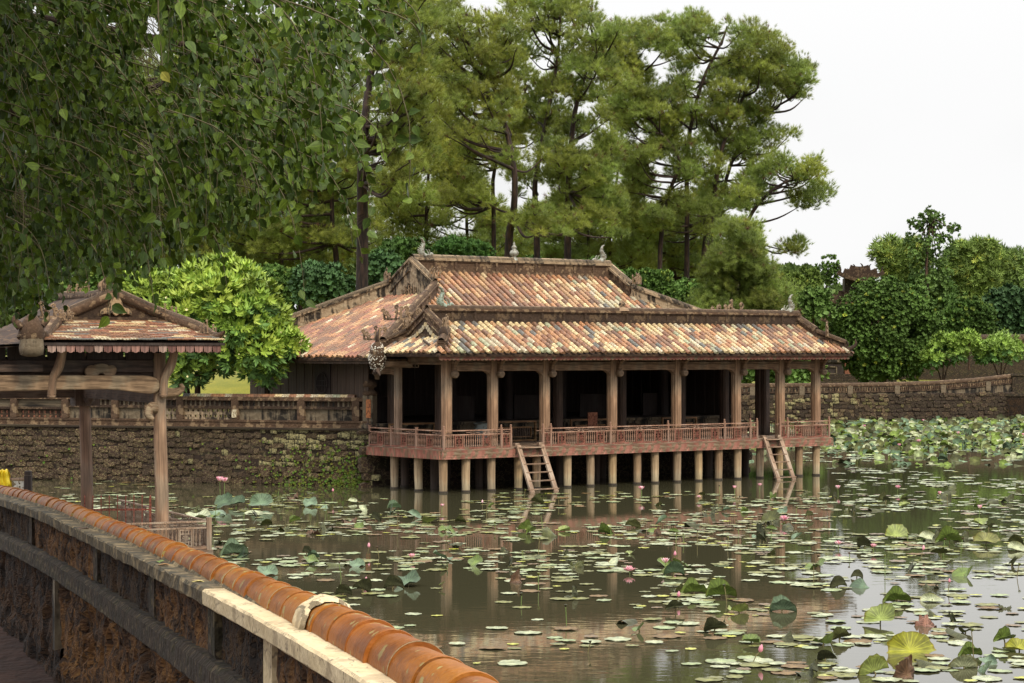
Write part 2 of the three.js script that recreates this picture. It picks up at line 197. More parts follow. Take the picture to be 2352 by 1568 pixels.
function terrain(name, nx, nt, fx, label, mat) {
  const pos = [], idx = []; for (let i = 0; i <= nx; i++) for (let j = 0; j <= nt; j++) { const p = fx(i / nx, j / nt); pos.push(p.x, p.y, p.z); if (i && j) { const a = (i - 1) * (nt + 1) + j - 1, b = a + nt + 1; idx.push(a, b, a + 1, b, b + 1, a + 1); } }
  const g = new THREE.BufferGeometry(); g.setAttribute('position', new THREE.Float32BufferAttribute(pos, 3)); g.setIndex(idx); g.computeVertexNormals(); if (g.attributes.normal.getY(0) < 0) { idx.reverse(); g.setIndex(idx); g.computeVertexNormals(); }
  tag(mesh(name, triUV(g), mat), label, 'lawn', null, 'structure');
}
const lawnH = (x, d, t) => { const [u, w] = toPav(x, d); const near = smooth(0, 3, Math.max(-0.5 - u, w - 13, u - 17.6)); return 1.9 + near * (1.75 * smooth(1, 11, t) + 0.6 * smooth(14, 50, t) + 0.15 * (fbm(x / 80 + 3, d / 80, 12, 12, 3) - 0.5)); };
const lawnEdge = (x) => x < -4.75 ? 73.6 + (-4.75 - x) * 0.349 : 69.7 + 0.6046 * (x + 4.95) / 0.7965 + 3.7;
terrain('lawn', 70, 60, (a, b) => { const d1 = 185, x0 = lerp(-85, 8.7, a), e = lawnEdge(x0), d = lerp(e, d1, b * b), x = x0 + (a > 0.9 ? 0 : 0); return V(x, lawnH(x, d, d - e) - (b === 0 ? 0.4 : 0), -d); }, 'yellow green lawn rising behind the left bank', M.grass);
terrain('lawn', 40, 30, (a, b) => { const x = lerp(9.6, 150, a), e = 134.5 + clamp((x - 10.3) / 23.4, 0, 1) * 12, d = lerp(e, 260, b * b); return V(x, 1.3 + 0.8 * smooth(2, 25, d - e) + 1.4 * smooth(20, 60, d - e), -d); }, 'shaded grass behind the far right bank', M.grass);

// ---------------------------------------------------------------- stones
function rock(seed) {
  const g = new THREE.BoxGeometry(1, 1, 1, 2, 2, 1), p = g.attributes.position, r = mulberry(seed), seen = {};
  for (let i = 0; i < p.count; i++) { const k = [p.getX(i), p.getY(i), p.getZ(i)].map((v) => v.toFixed(2)).join(); const j = seen[k] ??= [r() - 0.5, r() - 0.5, r() - 0.5]; const x = p.getX(i), y = p.getY(i), z = p.getZ(i), c = Math.abs(x * y) * 4; p.setXYZ(i, x * (1 - 0.1 * c) + j[0] * 0.15, y * (1 - 0.1 * c) + j[1] * 0.17, z * (1 - 0.2 * c) + j[2] * 0.22); }
  const f = toCreasedNormals(g, 0.6); return triUV(f, 0.5);
}
const ROCKS = [1, 2, 3, 4, 5, 6].map((s) => rock(s * 77));
// courses of rough stones on the face from a to b (points with y = foot), up to height h; the first `most` nearest the middle of the picture are pieces of their own
function stoneFace(root, a, b, h, cw, ch, most, kind, depth = 0.18) {
  const e = b.clone().sub(a), L = e.length(); e.normalize(); const n = V(-e.z, 0, e.x); if (n.z < 0) n.negate(); const y = V(0, 1, 0), list = [];
  for (let yy = 0, row = 0; yy < h - 0.03; row++) {
    const hh = Math.min(h - yy, ch * rr(0.75, 1.3)); let s = -rr(0, cw);
    while (s < L) { const w = cw * Math.pow(2, rr(-1.1, 0.75)); const p = a.clone().addScaledVector(e, s + w / 2).addScaledVector(y, yy + hh / 2 + rr(-0.05, 0.05) * ch * 5).addScaledVector(n, rr(-0.05, 0.03)); list.push({ p, w: w * 0.97, h: hh * rr(0.75, 1.2), s: s / L, t: yy / h, tilt: rr(-0.14, 0.14) }); s += w; }
    yy += hh;
  }
  const far = list.map((o) => ({ o, k: o.p.distanceTo(camera.position) })).sort((p, q) => p.k - q.k); const rest = [];
  far.forEach(({ o }, i) => {
    const x = e.clone().multiplyScalar(Math.cos(o.tilt)).addScaledVector(y, Math.sin(o.tilt)), yv = V().crossVectors(n, x), m = new THREE.Matrix4().makeBasis(x.multiplyScalar(o.w), yv.multiplyScalar(o.h), n.clone().multiplyScalar(depth)).setPosition(o.p), g = ROCKS[i % 6], k = kind(o.s, o.t);
    if (i < most) { const st = mesh('stone', g, k, root); st.applyMatrix4(m); } else rest.push(paint(g.clone().applyMatrix4(m), k.color));
  });
  if (rest.length) mesh('stone', mergeGeometries(rest), M.stoneMany, root, 'stuff');
  return { e, n, L };
}
function slab(a, b, n, back, front, y0, y1) {                                    // a long block on the line a-b, from `back` behind it to `front` before it
  const p = a.clone(), q = b.clone(); const z = (back - front) / -2, mid = (front - back) / 2; p.addScaledVector(n, mid); q.addScaledVector(n, mid); p.y = q.y = (y0 + y1) / 2; return bar(p, q, front + back, y1 - y0);
}
const barrel = (r, len, seg = 8, r2 = r) => { // half barrel tile, axis z, lying on y = 0, closed at the lower end
  const g = new THREE.CylinderGeometry(r2, r, len, seg, 1, true, 0, Math.PI).rotateZ(Math.PI / 2).rotateY(Math.PI / 2); const e = new THREE.CircleGeometry(r, seg, 0, Math.PI); const gi = flat(g), p = gi.attributes.position; let top = 0; for (let i = 0; i < p.count; i++) top = Math.max(top, p.getY(i)); if (top < r * 0.5) gi.rotateZ(Math.PI);
  return join([gi, flat(e.translate(0, 0, len / 2))]);
};
function pierced(w, h, nx, ny, hole, depth) {                                    // panel with rows of square holes
  const s = new THREE.Shape(); s.moveTo(0, 0); s.lineTo(w, 0); s.lineTo(w, h); s.lineTo(0, h);
  for (let j = 0; j < ny; j++) for (let i = 0; i < nx; i++) { const x = w * (i + (j % 2 ? 0.75 : 0.25)) / nx - hole / 2 + 0.02, y = h * (j + 0.6) / ny - hole / 2; if (x + hole > w - 0.03) continue; const p = new THREE.Path(); p.moveTo(x, y); p.lineTo(x, y + hole); p.lineTo(x + hole, y + hole); p.lineTo(x + hole, y); s.holes.push(p); }
  return new THREE.ExtrudeGeometry(s, { depth, bevelEnabled: false });
}

// left bank: stone wall with a balustrade on it
const bankA = V(-21.5, 0, -79.05), bankB = V(-4.75, 0, -73.2);
{
  const root = thing('retaining_wall', 'dark rough stone retaining wall spotted with lichen rising from the water left of the pavilion', 'wall');
  const li = (s, t) => { const edge = smooth(0.68, 0.86, s) * smooth(1.25, 0.5, Math.abs(fbm(s * 3, t, 9, 9, 3, 5) - 0.5) * 4), r = R(); return r < 0.1 + edge * 0.5 ? (edge > 0.3 || R() < 0.3 ? M.stoneLichen : M.stones[2]) : pick(M.stones); };
  const { e, n, L } = stoneFace(root, V(bankA.x, -0.25, bankA.z), V(bankB.x, -0.25, bankB.z), 2.15, 0.34, 0.19, 300, li, 0.14);
  const A2 = V(-45, 0, -87.2);
  mesh('mortar', join([slab(bankA, bankB, n, 0.6, 0.02, -1.5, 1.88), slab(A2, bankA, n, 0.6, 0.1, -1.5, 1.88)]), M.mortar, root);
  mesh('top_course', slab(bankA, bankB, n, 0.5, 0.13, 1.88, 1.95), M.mortar, root);
  // below the hall and along its right side
  const pA = V(-4.75, 0, -73.2), pB = V(8.95, 0, -83.6), pC = V(10.3, 0, -134.2);
  mesh('mortar', join([slab(pA, pB, V(0.6, 0, 0.8), 0.6, 0.1, -1.5, 1.9), bar(V(8.6, 0.2, -83.6), V(9.9, 0.2, -134), 0.8, 3.3)]), M.mortar, root);
  stoneFace(root, V(pA.x, -0.2, pA.z + 0.05), V(pB.x, -0.2, pB.z + 0.05), 2.05, 0.5, 0.28, 0, () => M.stones[1]);
  // moss and ferns rooted in the joints
  const tufts = []; for (let i = 0; i < 620; i++) { const k = R(), s = k < 0.93 ? clamp(1 - Math.abs(rr(0, 1) * rr(0, 1)) * 0.3) : R(), p = bankA.clone().lerp(bankB, s).addScaledVector(n, 0.1); p.y = rr(0.02, 1.5) * (k < 0.75 ? R() : 1); tufts.push({ m: aim(p, n.clone().add(V(rr(-0.6, 0.6), rr(-0.2, 0.9), 0)), R() * 6, rr(0.035, 0.085)), c: C(0.07 + R() * 0.06, 0.1 + R() * 0.07, 0.02) }); }
  const fern = join([0, 1, 2, 3, 4].map((k) => new THREE.CircleGeometry(0.5, 5).scale(0.5, 1, 1).translate(0, 0.5, 0).rotateX(0.9).rotateY(k * 1.26)), false);
  copies('moss', fern, M.leafy, tufts, root);

  // balustrade
  const bal = thing('stone_balustrade', 'weathered plaster balustrade with pierced panels and glazed coping along the left bank wall', 'balustrade');
  const tOf = (px) => { const k = (px - CX) / F, x0 = bankA.x, d0 = -bankA.z; return (k * d0 - x0) / ((bankB.x - x0) - k * (-bankB.z - d0)); }, at0 = (t) => bankA.clone().lerp(bankB, t).addScaledVector(n, -0.22);
  const line = (t0, t1, th, y0, y1, front = 0) => slab(at0(t0), at0(t1), n, th / 2, th / 2 + front, y0, y1);
  mesh('base', join([line(-0.3, 1, 0.36, 1.95, 2.13), line(-0.3, 1, 0.42, 2.13, 2.2)]), M.ridge, bal);
  mesh('middle_rail', join([line(tOf(148), 1, 0.3, 2.58, 2.67), line(-0.3, tOf(145), 0.3, 2.5, 2.58)]), M.ridgeDark, bal);
  mesh('cap', join([line(-0.3, 1, 0.34, 2.86, 2.94), line(-0.3, 1, 0.26, 2.94, 2.99)]), M.ridge, bal);
  const posts = [30, 148, 262, 412, 538, 690, 816].map(tOf);
  posts.forEach((t, i) => { const p = mesh('post', join(place(bevelBox(0.26, 0.66, 0.4, 0.03), 0, 0, 0)), M.ridge, bal); p.position.copy(at0(t)); p.position.y = 2.53; p.rotation.y = Math.atan2(-e.z, e.x);
    if (i === 4) { const q = mesh('plaque', join(bevelBox(0.17, 0.28, 0.05, 0.02)), M.tile.pale, p); q.position.set(0, -0.12, 0.21); } });
  const panel = (px0, px1, geo, mat, th) => { const a = at0(tOf(px0)), b = at0(tOf(px1)), w = a.distanceTo(b); const m = mesh('panel', join(geo(w)), mat, bal); m.position.copy(a).addScaledVector(n, -th / 2); m.position.y = 2.2; m.rotation.y = Math.atan2(-e.z, e.x); };
  for (const [a, b, k] of [[154, 258, 0], [268, 346, 0], [352, 408, 1], [418, 532, 1], [545, 684, 0], [696, 810, 0]]) panel(a, b, (w) => k ? pierced(w, 0.38, Math.round(w / 0.2), 2, 0.075, 0.12) : box(w, 0.38, 0.12, w / 2, 0.19, 0.06), k ? M.gable : M.plaster, 0.12);
  const small = []; for (let t = tOf(152); t < 0.985; t += 0.0105) { const p = at0(t); small.push(place(box(0.07, 0.19, 0.12), p.x, 2.765, p.z, Math.atan2(-e.z, e.x))); }
  mesh('small_baluster', join(small), M.plaster, bal, 'stuff');
  mesh('upper_backing', join([line(-0.3, 1, 0.08, 2.67, 2.86), line(-0.3, tOf(147), 0.08, 2.2, 2.5)]), M.ridgeDark, bal);
  for (let t = -0.2; t < tOf(145); t += 0.0125) { const p = at0(t), m = mesh('baluster', SHARED('baluster', () => lathe([[0.05, 0], [0.06, 0.05], [0.035, 0.1], [0.06, 0.2], [0.035, 0.28], [0.05, 0.3]], 7)), M.terra, bal); m.position.set(p.x, 2.2, p.z); }
  mesh('lower_panel', line(-0.3, tOf(145), 0.1, 2.58, 2.86), M.plaster, bal);
  const cg = barrel(0.105, 0.27, 8), names = ['cream', 'pale', 'cream', 'green', 'pale', 'orange', 'rust', 'brown', 'slate'];
  for (let t = 0.02; t < 0.955; t += 0.27 / L) { const px = (at0(t).x / -at0(t).z) * F + CX, k = noise(px / 60, 3, 99, 9); if ((px > 350 && px < 420)) continue; const m = mesh('coping_tile', cg, px > 440 && px < 795 ? M.tile[k > 0.42 ? names[Math.floor(R() * 7)] : pick(['brown', 'pale', 'rust'])] : M.tile[pick(['brown', 'slate', 'cream', 'brown', 'pale'])], bal); m.position.copy(at0(t + 0.5 * 0.27 / L)); m.position.y = 2.985; m.rotation.y = Math.atan2(-e.z, e.x) + Math.PI / 2; }
  // end pier beside the pavilion
  const pier = thing('end_pier', 'square plaster pier with rounded cap and orange panel at the end of the bank balustrade', 'pier', at0(0.993), Math.atan2(-e.z, e.x));
  mesh('shaft', join([place(bevelBox(0.36, 1.15, 0.4, 0.03), 0, 2.5, 0), box(0.44, 0.12, 0.48, 0, 2.02, 0)]), M.plaster, pier);
  const op = mesh('orange_panel', join(bevelBox(0.17, 0.62, 0.04, 0.02)), std({ color: C(0.45, 0.15, 0.04), map: rep(T.tile, 2), roughness: 0.5 }), pier); op.position.set(0.04, 2.62, 0.205);
  mesh('cap', lathe([[0, 3.62], [0.1, 3.6], [0.2, 3.54], [0.25, 3.44], [0.23, 3.36], [0.15, 3.33], [0.13, 3.26], [0.2, 3.22], [0.27, 3.14], [0.25, 3.08], [0.2, 3.05]], 14), M.ridge, pier);
}
function SHARED(k, f) { return (SHARED.m ??= {})[k] ??= f(); }

// far right bank
{
  const root = thing('retaining_wall', 'low mottled stone retaining wall across the far side of the pond on the right', 'wall');
  const a = V(9.9, -0.2, -133.9), b = V(33.7, -0.2, -146);
  const li = (s) => { const r = R(), pale = s < 0.6 ? 0.5 : 0.03; return r < pale ? (R() < 0.5 ? M.stoneLichen : M.stones[2]) : (s > 0.6 ? pick([M.stones[1], M.stoneBlack, M.stoneBlack]) : pick([M.stones[0], M.stones[1], M.stoneBlack])); };
  const { e, n } = stoneFace(root, a, b, 2.05, 0.42, 0.22, 300, li, 0.2);
  mesh('mortar', slab(a, b, n, 0.8, 0.03, -1.5, 1.83), M.mortar, root);
  const top = [[0, 2.38], [0.25, 2.42], [0.45, 2.4], [0.62, 2.42], [0.76, 2.5], [0.88, 2.66], [1, 2.92]], P = (t, y) => V(lerp(a.x, b.x, t), y, lerp(a.z, b.z, t)).addScaledVector(n, -0.3);
  const body = [], cap = [], rail = [], bs = [];
  for (let i = 1; i < top.length; i++) { const [t0, y0] = top[i - 1], [t1, y1] = top[i]; body.push(bar(P(t0, (1.8 + y0) / 2 - 0.02), P(t1, (1.8 + y1) / 2 - 0.02), 0.2, Math.max(y0, y1) - 1.9)); cap.push(tube([P(t0, y0), P(t1, y1)], 0.17, 8)); rail.push(bar(P(t0, y0 - 0.42), P(t1, y1 - 0.42), 0.34, 0.1)); for (let k = 0; k < 22; k++) { const t = lerp(t0, t1, k / 22), y = lerp(y0, y1, k / 22); const p = P(t, 0).addScaledVector(n, 0.13); bs.push(place(box(0.09, 0.2, 0.1), p.x, y - 0.26, p.z, Math.atan2(-e.z, e.x))); } }
  const bal = thing('stone_balustrade', 'old sagging plaster balustrade with rounded coping on the far right bank', 'balustrade');
  mesh('parapet', join(body), M.plaster, bal); mesh('coping', join(cap), M.ridge, bal); mesh('rail', join(rail), M.ridgeDark, bal); mesh('small_baluster', join(bs), M.ridge, bal, 'stuff');
  for (let k = 0; k < 7; k++) { const p = P(0.08 + k * 0.14, 0), m = mesh('post', join(bevelBox(0.4, 0.6, 0.42, 0.04)), M.plaster, bal); m.position.set(p.x, 2.08 + (k === 6 ? 0.2 : 0), p.z); m.rotation.y = Math.atan2(-e.z, e.x); }
  const pier = thing('end_pier', 'dark brick corner pier closing the far balustrade at the right edge', 'pier', V(33.9, 0, -146));
  mesh('shaft', join([span(-0.9, 0.5, -1, 1.6, -1, 0.45), span(-1.0, 3.2, 1.6, 1.75, -1.1, 0.55), span(0.5, 3.4, -1, 1.6, -0.8, 0.3)]), M.dark, pier);
  mesh('upper_post', join([span(-0.35, 0.45, 1.75, 2.95, -0.8, 0), span(-0.42, 0.52, 2.95, 3.08, -0.87, 0.07)]), M.dark, pier);
  const bricks = []; for (let r = 0; r < 12; r++) for (let c = 0; c < 5; c++) bricks.push(box(0.25, 0.105, 0.06, -0.75 + c * 0.28 + (r % 2) * 0.1, 0.1 + r * 0.12, 0.47));
  mesh('brick', join(bricks), M.lateriteDark, pier, 'stuff');
}

// ---------------------------------------------------------------- foreground wall
const wallPts = [[2.6, -1, 3.28], [1.15, 3.6, 3.29], [0.17, 6.9, 3.3], [-0.123, 7.9, 3.307], [-0.628, 9.6, 3.3], [-1.554, 12.8, 3.212], [-2.42, 15.6, 3.14], [-3.57, 19.2, 3.052], [-4.7, 22.5, 2.997], [-6.35, 27, 2.87], [-8.6, 32, 2.75], [-11.5, 37.5, 2.65]];
const wallCurve = new THREE.CatmullRomCurve3(wallPts.map(([x, d, y]) => V(x, y, -d)), false, 'centripetal'); wallCurve.arcLengthDivisions = 800;
const wallLen = wallCurve.getLength();
function wallAt(s, n = 0, y = 0) { const t = clamp(s / wallLen), p = wallCurve.getPointAt(t), g = wallCurve.getTangentAt(t); g.y = 0; g.normalize(); const r = V(-g.z, 0, g.x); return p.addScaledVector(r, n).add(V(0, y, 0)); }
const wallS = (px) => { let lo = 0, hi = wallLen; for (let i = 0; i < 40; i++) { const m = (lo + hi) / 2, p = wallAt(m); (p.z > -1 || p.x / -p.z * F + CX > px) ? lo = m : hi = m; } return lo; };
function sweep(s0, s1, prof, step = 0.5, amp = 0) {                                        // prof: closed list of [n, y], anticlockwise seen along the wall
  const n = Math.max(1, Math.ceil((s1 - s0) / step)), rows = []; for (let i = 0; i <= n; i++) rows.push(prof.map(([a, b], j) => { const s = lerp(s0, s1, i / n), w = (k) => amp * (fbm(s / 40 + k * 0.13, j * 0.217, 260, 7, 3, 401 + k) - 0.5) * 2; return wallAt(s, a + w(0), b + w(3)); }));
  const pos = [], put = (...p) => p.forEach((q) => pos.push(q.x, q.y, q.z)), k = prof.length;
  for (let i = 0; i < n; i++) for (let j = 0; j < k; j++) { const a = rows[i][j], b = rows[i][(j + 1) % k], c = rows[i + 1][(j + 1) % k], d = rows[i + 1][j]; put(a, d, c, a, c, b); }
  for (const [row, f] of [[rows[0], 1], [rows[n], 0]]) for (let j = 1; j < k - 1; j++) f ? put(row[0], row[j], row[j + 1]) : put(row[0], row[j + 1], row[j]);
  const g = new THREE.BufferGeometry(); g.setAttribute('position', new THREE.Float32BufferAttribute(pos, 3)); g.computeVertexNormals(); return triUV(g);
}
function roughFace(s0, s1, n, y0, y1, ds, amp, f = 1, seed = 0) {                  // eroded face towards the land: vertical runnels and pits as real relief
  const a = Math.max(2, Math.ceil((s1 - s0) / ds)), b = Math.max(2, Math.ceil((y1 - y0) / (ds * 1.4))), pos = [], uv = [], idx = [];
  for (let i = 0; i <= a; i++) for (let j = 0; j <= b; j++) { const s = lerp(s0, s1, i / a), y = lerp(y0, y1, j / b), h = fbm(s * f / 40 + 0.02 * noise(s * 3, y * 3, 99, 99), y * f / 40, 320, 60, 4, 201 + seed) + 0.6 * fbm(s * f / 40, y * f / 40, 90, 90, 3, 205 + seed), pit = smooth(0.6, 0.7, fbm(s / 40, y / 40, 280, 280, 2, 209)); const p = wallAt(s, n - amp * (h - 0.8) * 1.6 + amp * 0.7 * pit, y); pos.push(p.x, p.y, p.z); uv.push(s, y); if (i && j) { const q = (i - 1) * (b + 1) + j - 1, r = q + b + 1; idx.push(q, q + 1, r, r, q + 1, r + 1); } }
  const g = new THREE.BufferGeometry(); g.setAttribute('position', new THREE.Float32BufferAttribute(pos, 3)); g.setAttribute('uv', new THREE.Float32BufferAttribute(uv, 2)); g.setIndex(idx); g.computeVertexNormals(); return g;
}
{
  const w = thing('balustrade_wall', 'old foreground wall with orange glazed coping tiles, grey ledge and recessed rough panels', 'wall');
  const T0 = -0.105, sNew = wallS(559), sCrack = wallS(697);
  // ledge in blocks; the nearest ones are newly cast and cream
  const prof = [[0.15, T0], [0.15, T0 - 0.085], [-0.235, T0 - 0.095], [-0.245, T0 - 0.085], [-0.245, T0 - 0.012], [-0.232, T0]];
  for (const [a, b] of [[1, sCrack - 0.004], [sCrack + 0.004, sNew - 0.004]]) { const m = mesh('ledge', sweep(a, b, prof, 0.2, 0.004), M.cream, w); m.userData.label = 'newly cast cream coloured length of ledge'; }
  let s = sNew + 0.004; while (s < wallLen - 0.5) { const e = Math.min(wallLen - 0.2, s + rr(2.2, 3.2)); mesh('ledge', sweep(s, e - 0.008, prof, 0.12, 0.013), M.ledge, w); s = e; }
  // core, lower rail, plinth
  mesh('core', sweep(0.2, wallLen - 0.2, [[0.14, T0 - 0.1], [0.14, -5], [-0.02, -5], [-0.02, T0 - 0.1]], 0.8), M.lateriteDark, w);
  mesh('lower_rail', sweep(0.2, wallLen - 0.2, [[-0.021, T0 - 0.42], [-0.021, T0 - 0.62], [-0.2, T0 - 0.62], [-0.225, T0 - 0.6], [-0.225, T0 - 0.46], [-0.19, T0 - 0.43]], 0.14, 0.013), M.dark, w);
  const piers = [wallS(18), wallS(107), wallS(265), wallS(403), wallS(550), wallS(690), wallS(900), wallS(-90), wallS(-200)].sort((a, b) => a - b);
  piers.forEach((p) => { const fresh = p > wallS(720) && p < wallS(640); const m = mesh('pier', sweep(p - 0.13, p + 0.13, [[-0.021, T0 - 0.098], [-0.021, T0 - 0.419], [-0.16, T0 - 0.419], [-0.17, T0 - 0.4], [-0.17, T0 - 0.1]], 0.13), fresh ? M.cream : M.dark, w); if (fresh) m.userData.label = 'freshly plastered pale pier'; });
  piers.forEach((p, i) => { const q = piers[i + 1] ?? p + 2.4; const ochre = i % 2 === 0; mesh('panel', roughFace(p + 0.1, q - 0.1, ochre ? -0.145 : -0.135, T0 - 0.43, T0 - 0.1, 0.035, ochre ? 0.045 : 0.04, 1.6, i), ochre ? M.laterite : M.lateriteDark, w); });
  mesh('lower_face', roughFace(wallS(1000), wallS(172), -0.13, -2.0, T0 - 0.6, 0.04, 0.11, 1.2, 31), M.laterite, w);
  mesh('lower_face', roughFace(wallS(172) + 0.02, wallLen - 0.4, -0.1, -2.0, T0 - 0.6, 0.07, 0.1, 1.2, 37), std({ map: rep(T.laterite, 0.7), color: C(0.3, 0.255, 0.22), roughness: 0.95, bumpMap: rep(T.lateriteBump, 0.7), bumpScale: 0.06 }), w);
  mesh('wall_strip', sweep(wallS(172) - 0.14, wallS(172) + 0.02, [[-0.02, T0 - 0.62], [-0.02, T0 - 1.25], [-0.21, T0 - 1.3], [-0.21, T0 - 0.62]], 0.1), M.plaster, w);
  // coping tiles, each lapping over the next
  const tones = [[1, 0.95, 0.9], [0.85, 0.75, 0.7], [1.05, 1, 0.9], [0.75, 0.62, 0.5], [0.95, 0.8, 0.75]].map((c, i) => { const t = rep(T.glaze, 1.1); t.offset.set(i * 0.31, i * 0.17); return phys({ map: t, color: C(c[0] * 0.46, c[1] * 0.5, c[2] * 0.34), roughness: 0.58, clearcoat: 0.08, clearcoatRoughness: 0.35, specularIntensity: 0.6, bumpMap: rep(T.rough, 2), bumpScale: 0.008 }); });
  const lap = 0.405, shape = (() => { // half barrel with a rolled lip at its far end
    const pr = [[0.1, 0.0], [0.103, 0.2], [0.1065, 0.385], [0.1085, 0.4], [0.109, 0.412], [0.107, 0.42]], seg = 18, pos = [], idx = [], uv = [];
    pr.forEach(([r, z], i) => { for (let j = 0; j <= seg; j++) { const a = -0.22 + (Math.PI + 0.44) * j / seg; pos.push(Math.cos(a) * r, Math.sin(a) * r, z); uv.push(a * 0.11, z); if (i && j) { const q = (i - 1) * (seg + 1) + j - 1, b = q + seg + 1; idx.push(q, q + 1, b, b, q + 1, b + 1); } } });
    for (let j = 1; j <= seg; j++) { const o = pos.length / 3; for (const [k, r] of [[j - 1, 0.107], [j, 0.107], [j, 0.085], [j - 1, 0.085]]) { const a = -0.22 + (Math.PI + 0.44) * k / seg; pos.push(Math.cos(a) * r, Math.sin(a) * r, 0.42); uv.push(a * 0.11, r); } idx.push(o, o + 1, o + 2, o, o + 2, o + 3); }
    const g = new THREE.BufferGeometry(); g.setAttribute('position', new THREE.Float32BufferAttribute(pos, 3)); g.setAttribute('uv', new THREE.Float32BufferAttribute(uv, 2)); g.setIndex(idx); g.computeVertexNormals(); return g;
  })();
  const joint = triUV(flat(new THREE.TorusGeometry(0.108, 0.0022, 4, 20, Math.PI + 0.1).rotateZ(-0.05).translate(0, 0, 0.417)));
  for (let s = 1.2, i = 0; s < wallLen - 1; s += lap * rr(0.9, 1.1), i++) { const a = wallAt(s + lap), b = wallAt(s), dir = b.clone().sub(a).normalize(), x = V().crossVectors(V(0, 1, 0), dir).normalize(), y = V().crossVectors(dir, x); const m = mesh('coping_tile', shape, tones[Math.floor(R() * 5)], w); m.applyMatrix4(basis(x, y, dir, a.add(V(rr(-0.006, 0.006), T0 + rr(-0.003, 0.006), 0)))); m.rotateZ(rr(-0.05, 0.05)); m.rotateX(-0.006 + rr(-0.008, 0.008)); const px = a.x / -a.z * F + CX, k = px > 450 ? lerp(1.02, 1.2, smooth(450, 850, px)) : lerp(0.9, 1.02, smooth(0, 450, px)); m.scale.set(k, k, 1); if (px > 350 && R() < 0.4) mesh('mortar_joint', joint, M.cream, m).rotation.z = rr(-0.1, 0.1); }
  { // mortar mended over one joint
    const sm = wallS(748), pos = [], idx = [], seg = 28, k = 9; for (let i = 0; i <= k; i++) for (let j = 0; j <= seg; j++) { const a = -0.2 + (Math.PI + 0.3) * j / seg, edge = (i === 0 || i === k) ? 0 : 1, r = 0.13 + 0.018 * edge * (0.5 + fbm(i / 9, j / 28, 8, 8, 3, 7)), s = sm + (i / k - 0.5) * (0.16 + 0.14 * noise(j * 0.7, 1, 99, 9)); const p = wallAt(s, -Math.cos(a) * r, T0 + Math.sin(a) * r); pos.push(p.x, p.y, p.z); if (i && j) { const q = (i - 1) * (seg + 1) + j - 1, b = q + seg + 1; idx.push(q, b, q + 1, b, b + 1, q + 1); } }
    const g = new THREE.BufferGeometry(); g.setAttribute('position', new THREE.Float32BufferAttribute(pos, 3)); g.setIndex(idx); g.computeVertexNormals(); mesh('mortar_patch', triUV(g), M.cream, w);
  }
  const bed = mesh('mortar_bed', sweep(1.2, wallLen - 0.5, [[0.1, T0 + 0.02], [0.12, T0 - 0.004], [-0.12, T0 - 0.004], [-0.1, T0 + 0.02]], 0.4), M.ledge, w);
  const dead = [[C(0.3, 0.16, 0.06), 'brown dead leaf lying on the grey ledge beside the coping tiles', 440, -0.19], [C(0.14, 0.2, 0.05), 'small green leaf lying on the wall ledge', 424, -0.17], [C(0.4, 0.33, 0.12), 'yellowish leaf lying on the ledge just left of the cream length', 528, -0.2], [C(0.1, 0.06, 0.04), 'dark crumpled leaf on the wall ledge farther off', 245, -0.2]];
  for (const [c, l, px, n] of dead) { const g = new THREE.CircleGeometry(0.05, 10).scale(1, 0.6, 1), p = g.attributes.position; for (let i = 0; i < p.count; i++) p.setZ(i, 0.25 * Math.abs(p.getY(i)) + 0.1 * p.getX(i) * Math.sin(i)); g.rotateX(-Math.PI / 2); g.computeVertexNormals(); const m = tag(mesh('fallen_leaf', g, std({ color: c, roughness: 0.8, side: THREE.DoubleSide })), l, 'leaf'); m.position.copy(wallAt(wallS(px), n, T0 + 0.006)); m.rotation.y = rr(0, 6); }
}
// ---------------------------------------------------------------- the lakeside pavilion (local: x along its front, z towards the viewer, w = -z its depth)
const L3 = (u, y, w) => V(u, y, -w);
const tileGeo = barrel(0.092, 0.33, 8, 0.084), tileEnd = barrel(0.1, 0.2, 8, 0.09);
function tilesOn(list, O, E, S, cols, pitch, rows, len, inside, bias) {          // barrel tiles in columns up a slope from the eave point O
  const N = V().crossVectors(E, S).normalize(), Z = S.clone().negate(), sag = (c) => 0.05 * (fbm(c / 80, 0.3, 9, 3, 3, 501) - 0.5);
  for (let c = 0; c < cols; c++) { const tint = R(), slip = [rr(-0.012, 0.012), rr(-0.04, 0.03)]; for (let r = 0; r < rows; r++) {
    const p = O.clone().addScaledVector(E, (c + 0.5) * pitch).addScaledVector(S, (r + 0.5) * len); if (!inside(p)) continue; p.addScaledVector(E, slip[0] + rr(-0.008, 0.008)).addScaledVector(S, slip[1] + rr(-0.012, 0.012)).addScaledVector(N, sag(c));
    const tilt = rr(-0.02, 0.02), x = E.clone().addScaledVector(S, tilt).normalize(), z = Z.clone().addScaledVector(E, tilt).normalize();
    list.push({ p: p.addScaledVector(N, 0.055 + rr(0, 0.012)), x, y: N, z, k: bias(c, r, tint) });
  } }
}
function putTiles(root, roofs, most) {                                           // the nearest ones are pieces of their own, the rest one part
  const all = roofs.flatMap(({ part, list }) => list.map((t) => ({ ...t, part }))), wp = V(); root.updateMatrixWorld(true);
  all.forEach((t) => { t.d = wp.copy(t.p).applyMatrix4(root.matrixWorld).distanceTo(camera.position); }); all.sort((a, b) => a.d - b.d);
  const rest = []; all.forEach((t, i) => { const m = basis(t.x, t.y, t.z, t.p); if (i < most) { const o = mesh('roof_tile', tileGeo, M.tile[t.k], t.part); o.applyMatrix4(m); } else { const c = TILE[t.k], v = rr(0.75, 1.15); rest.push({ m, c: C(c[0] * v, c[1] * v * rr(0.95, 1.05), c[2] * v) }); } });
  if (rest.length) copies('roof_tile', tileGeo, M.tileMany, rest, root);
}
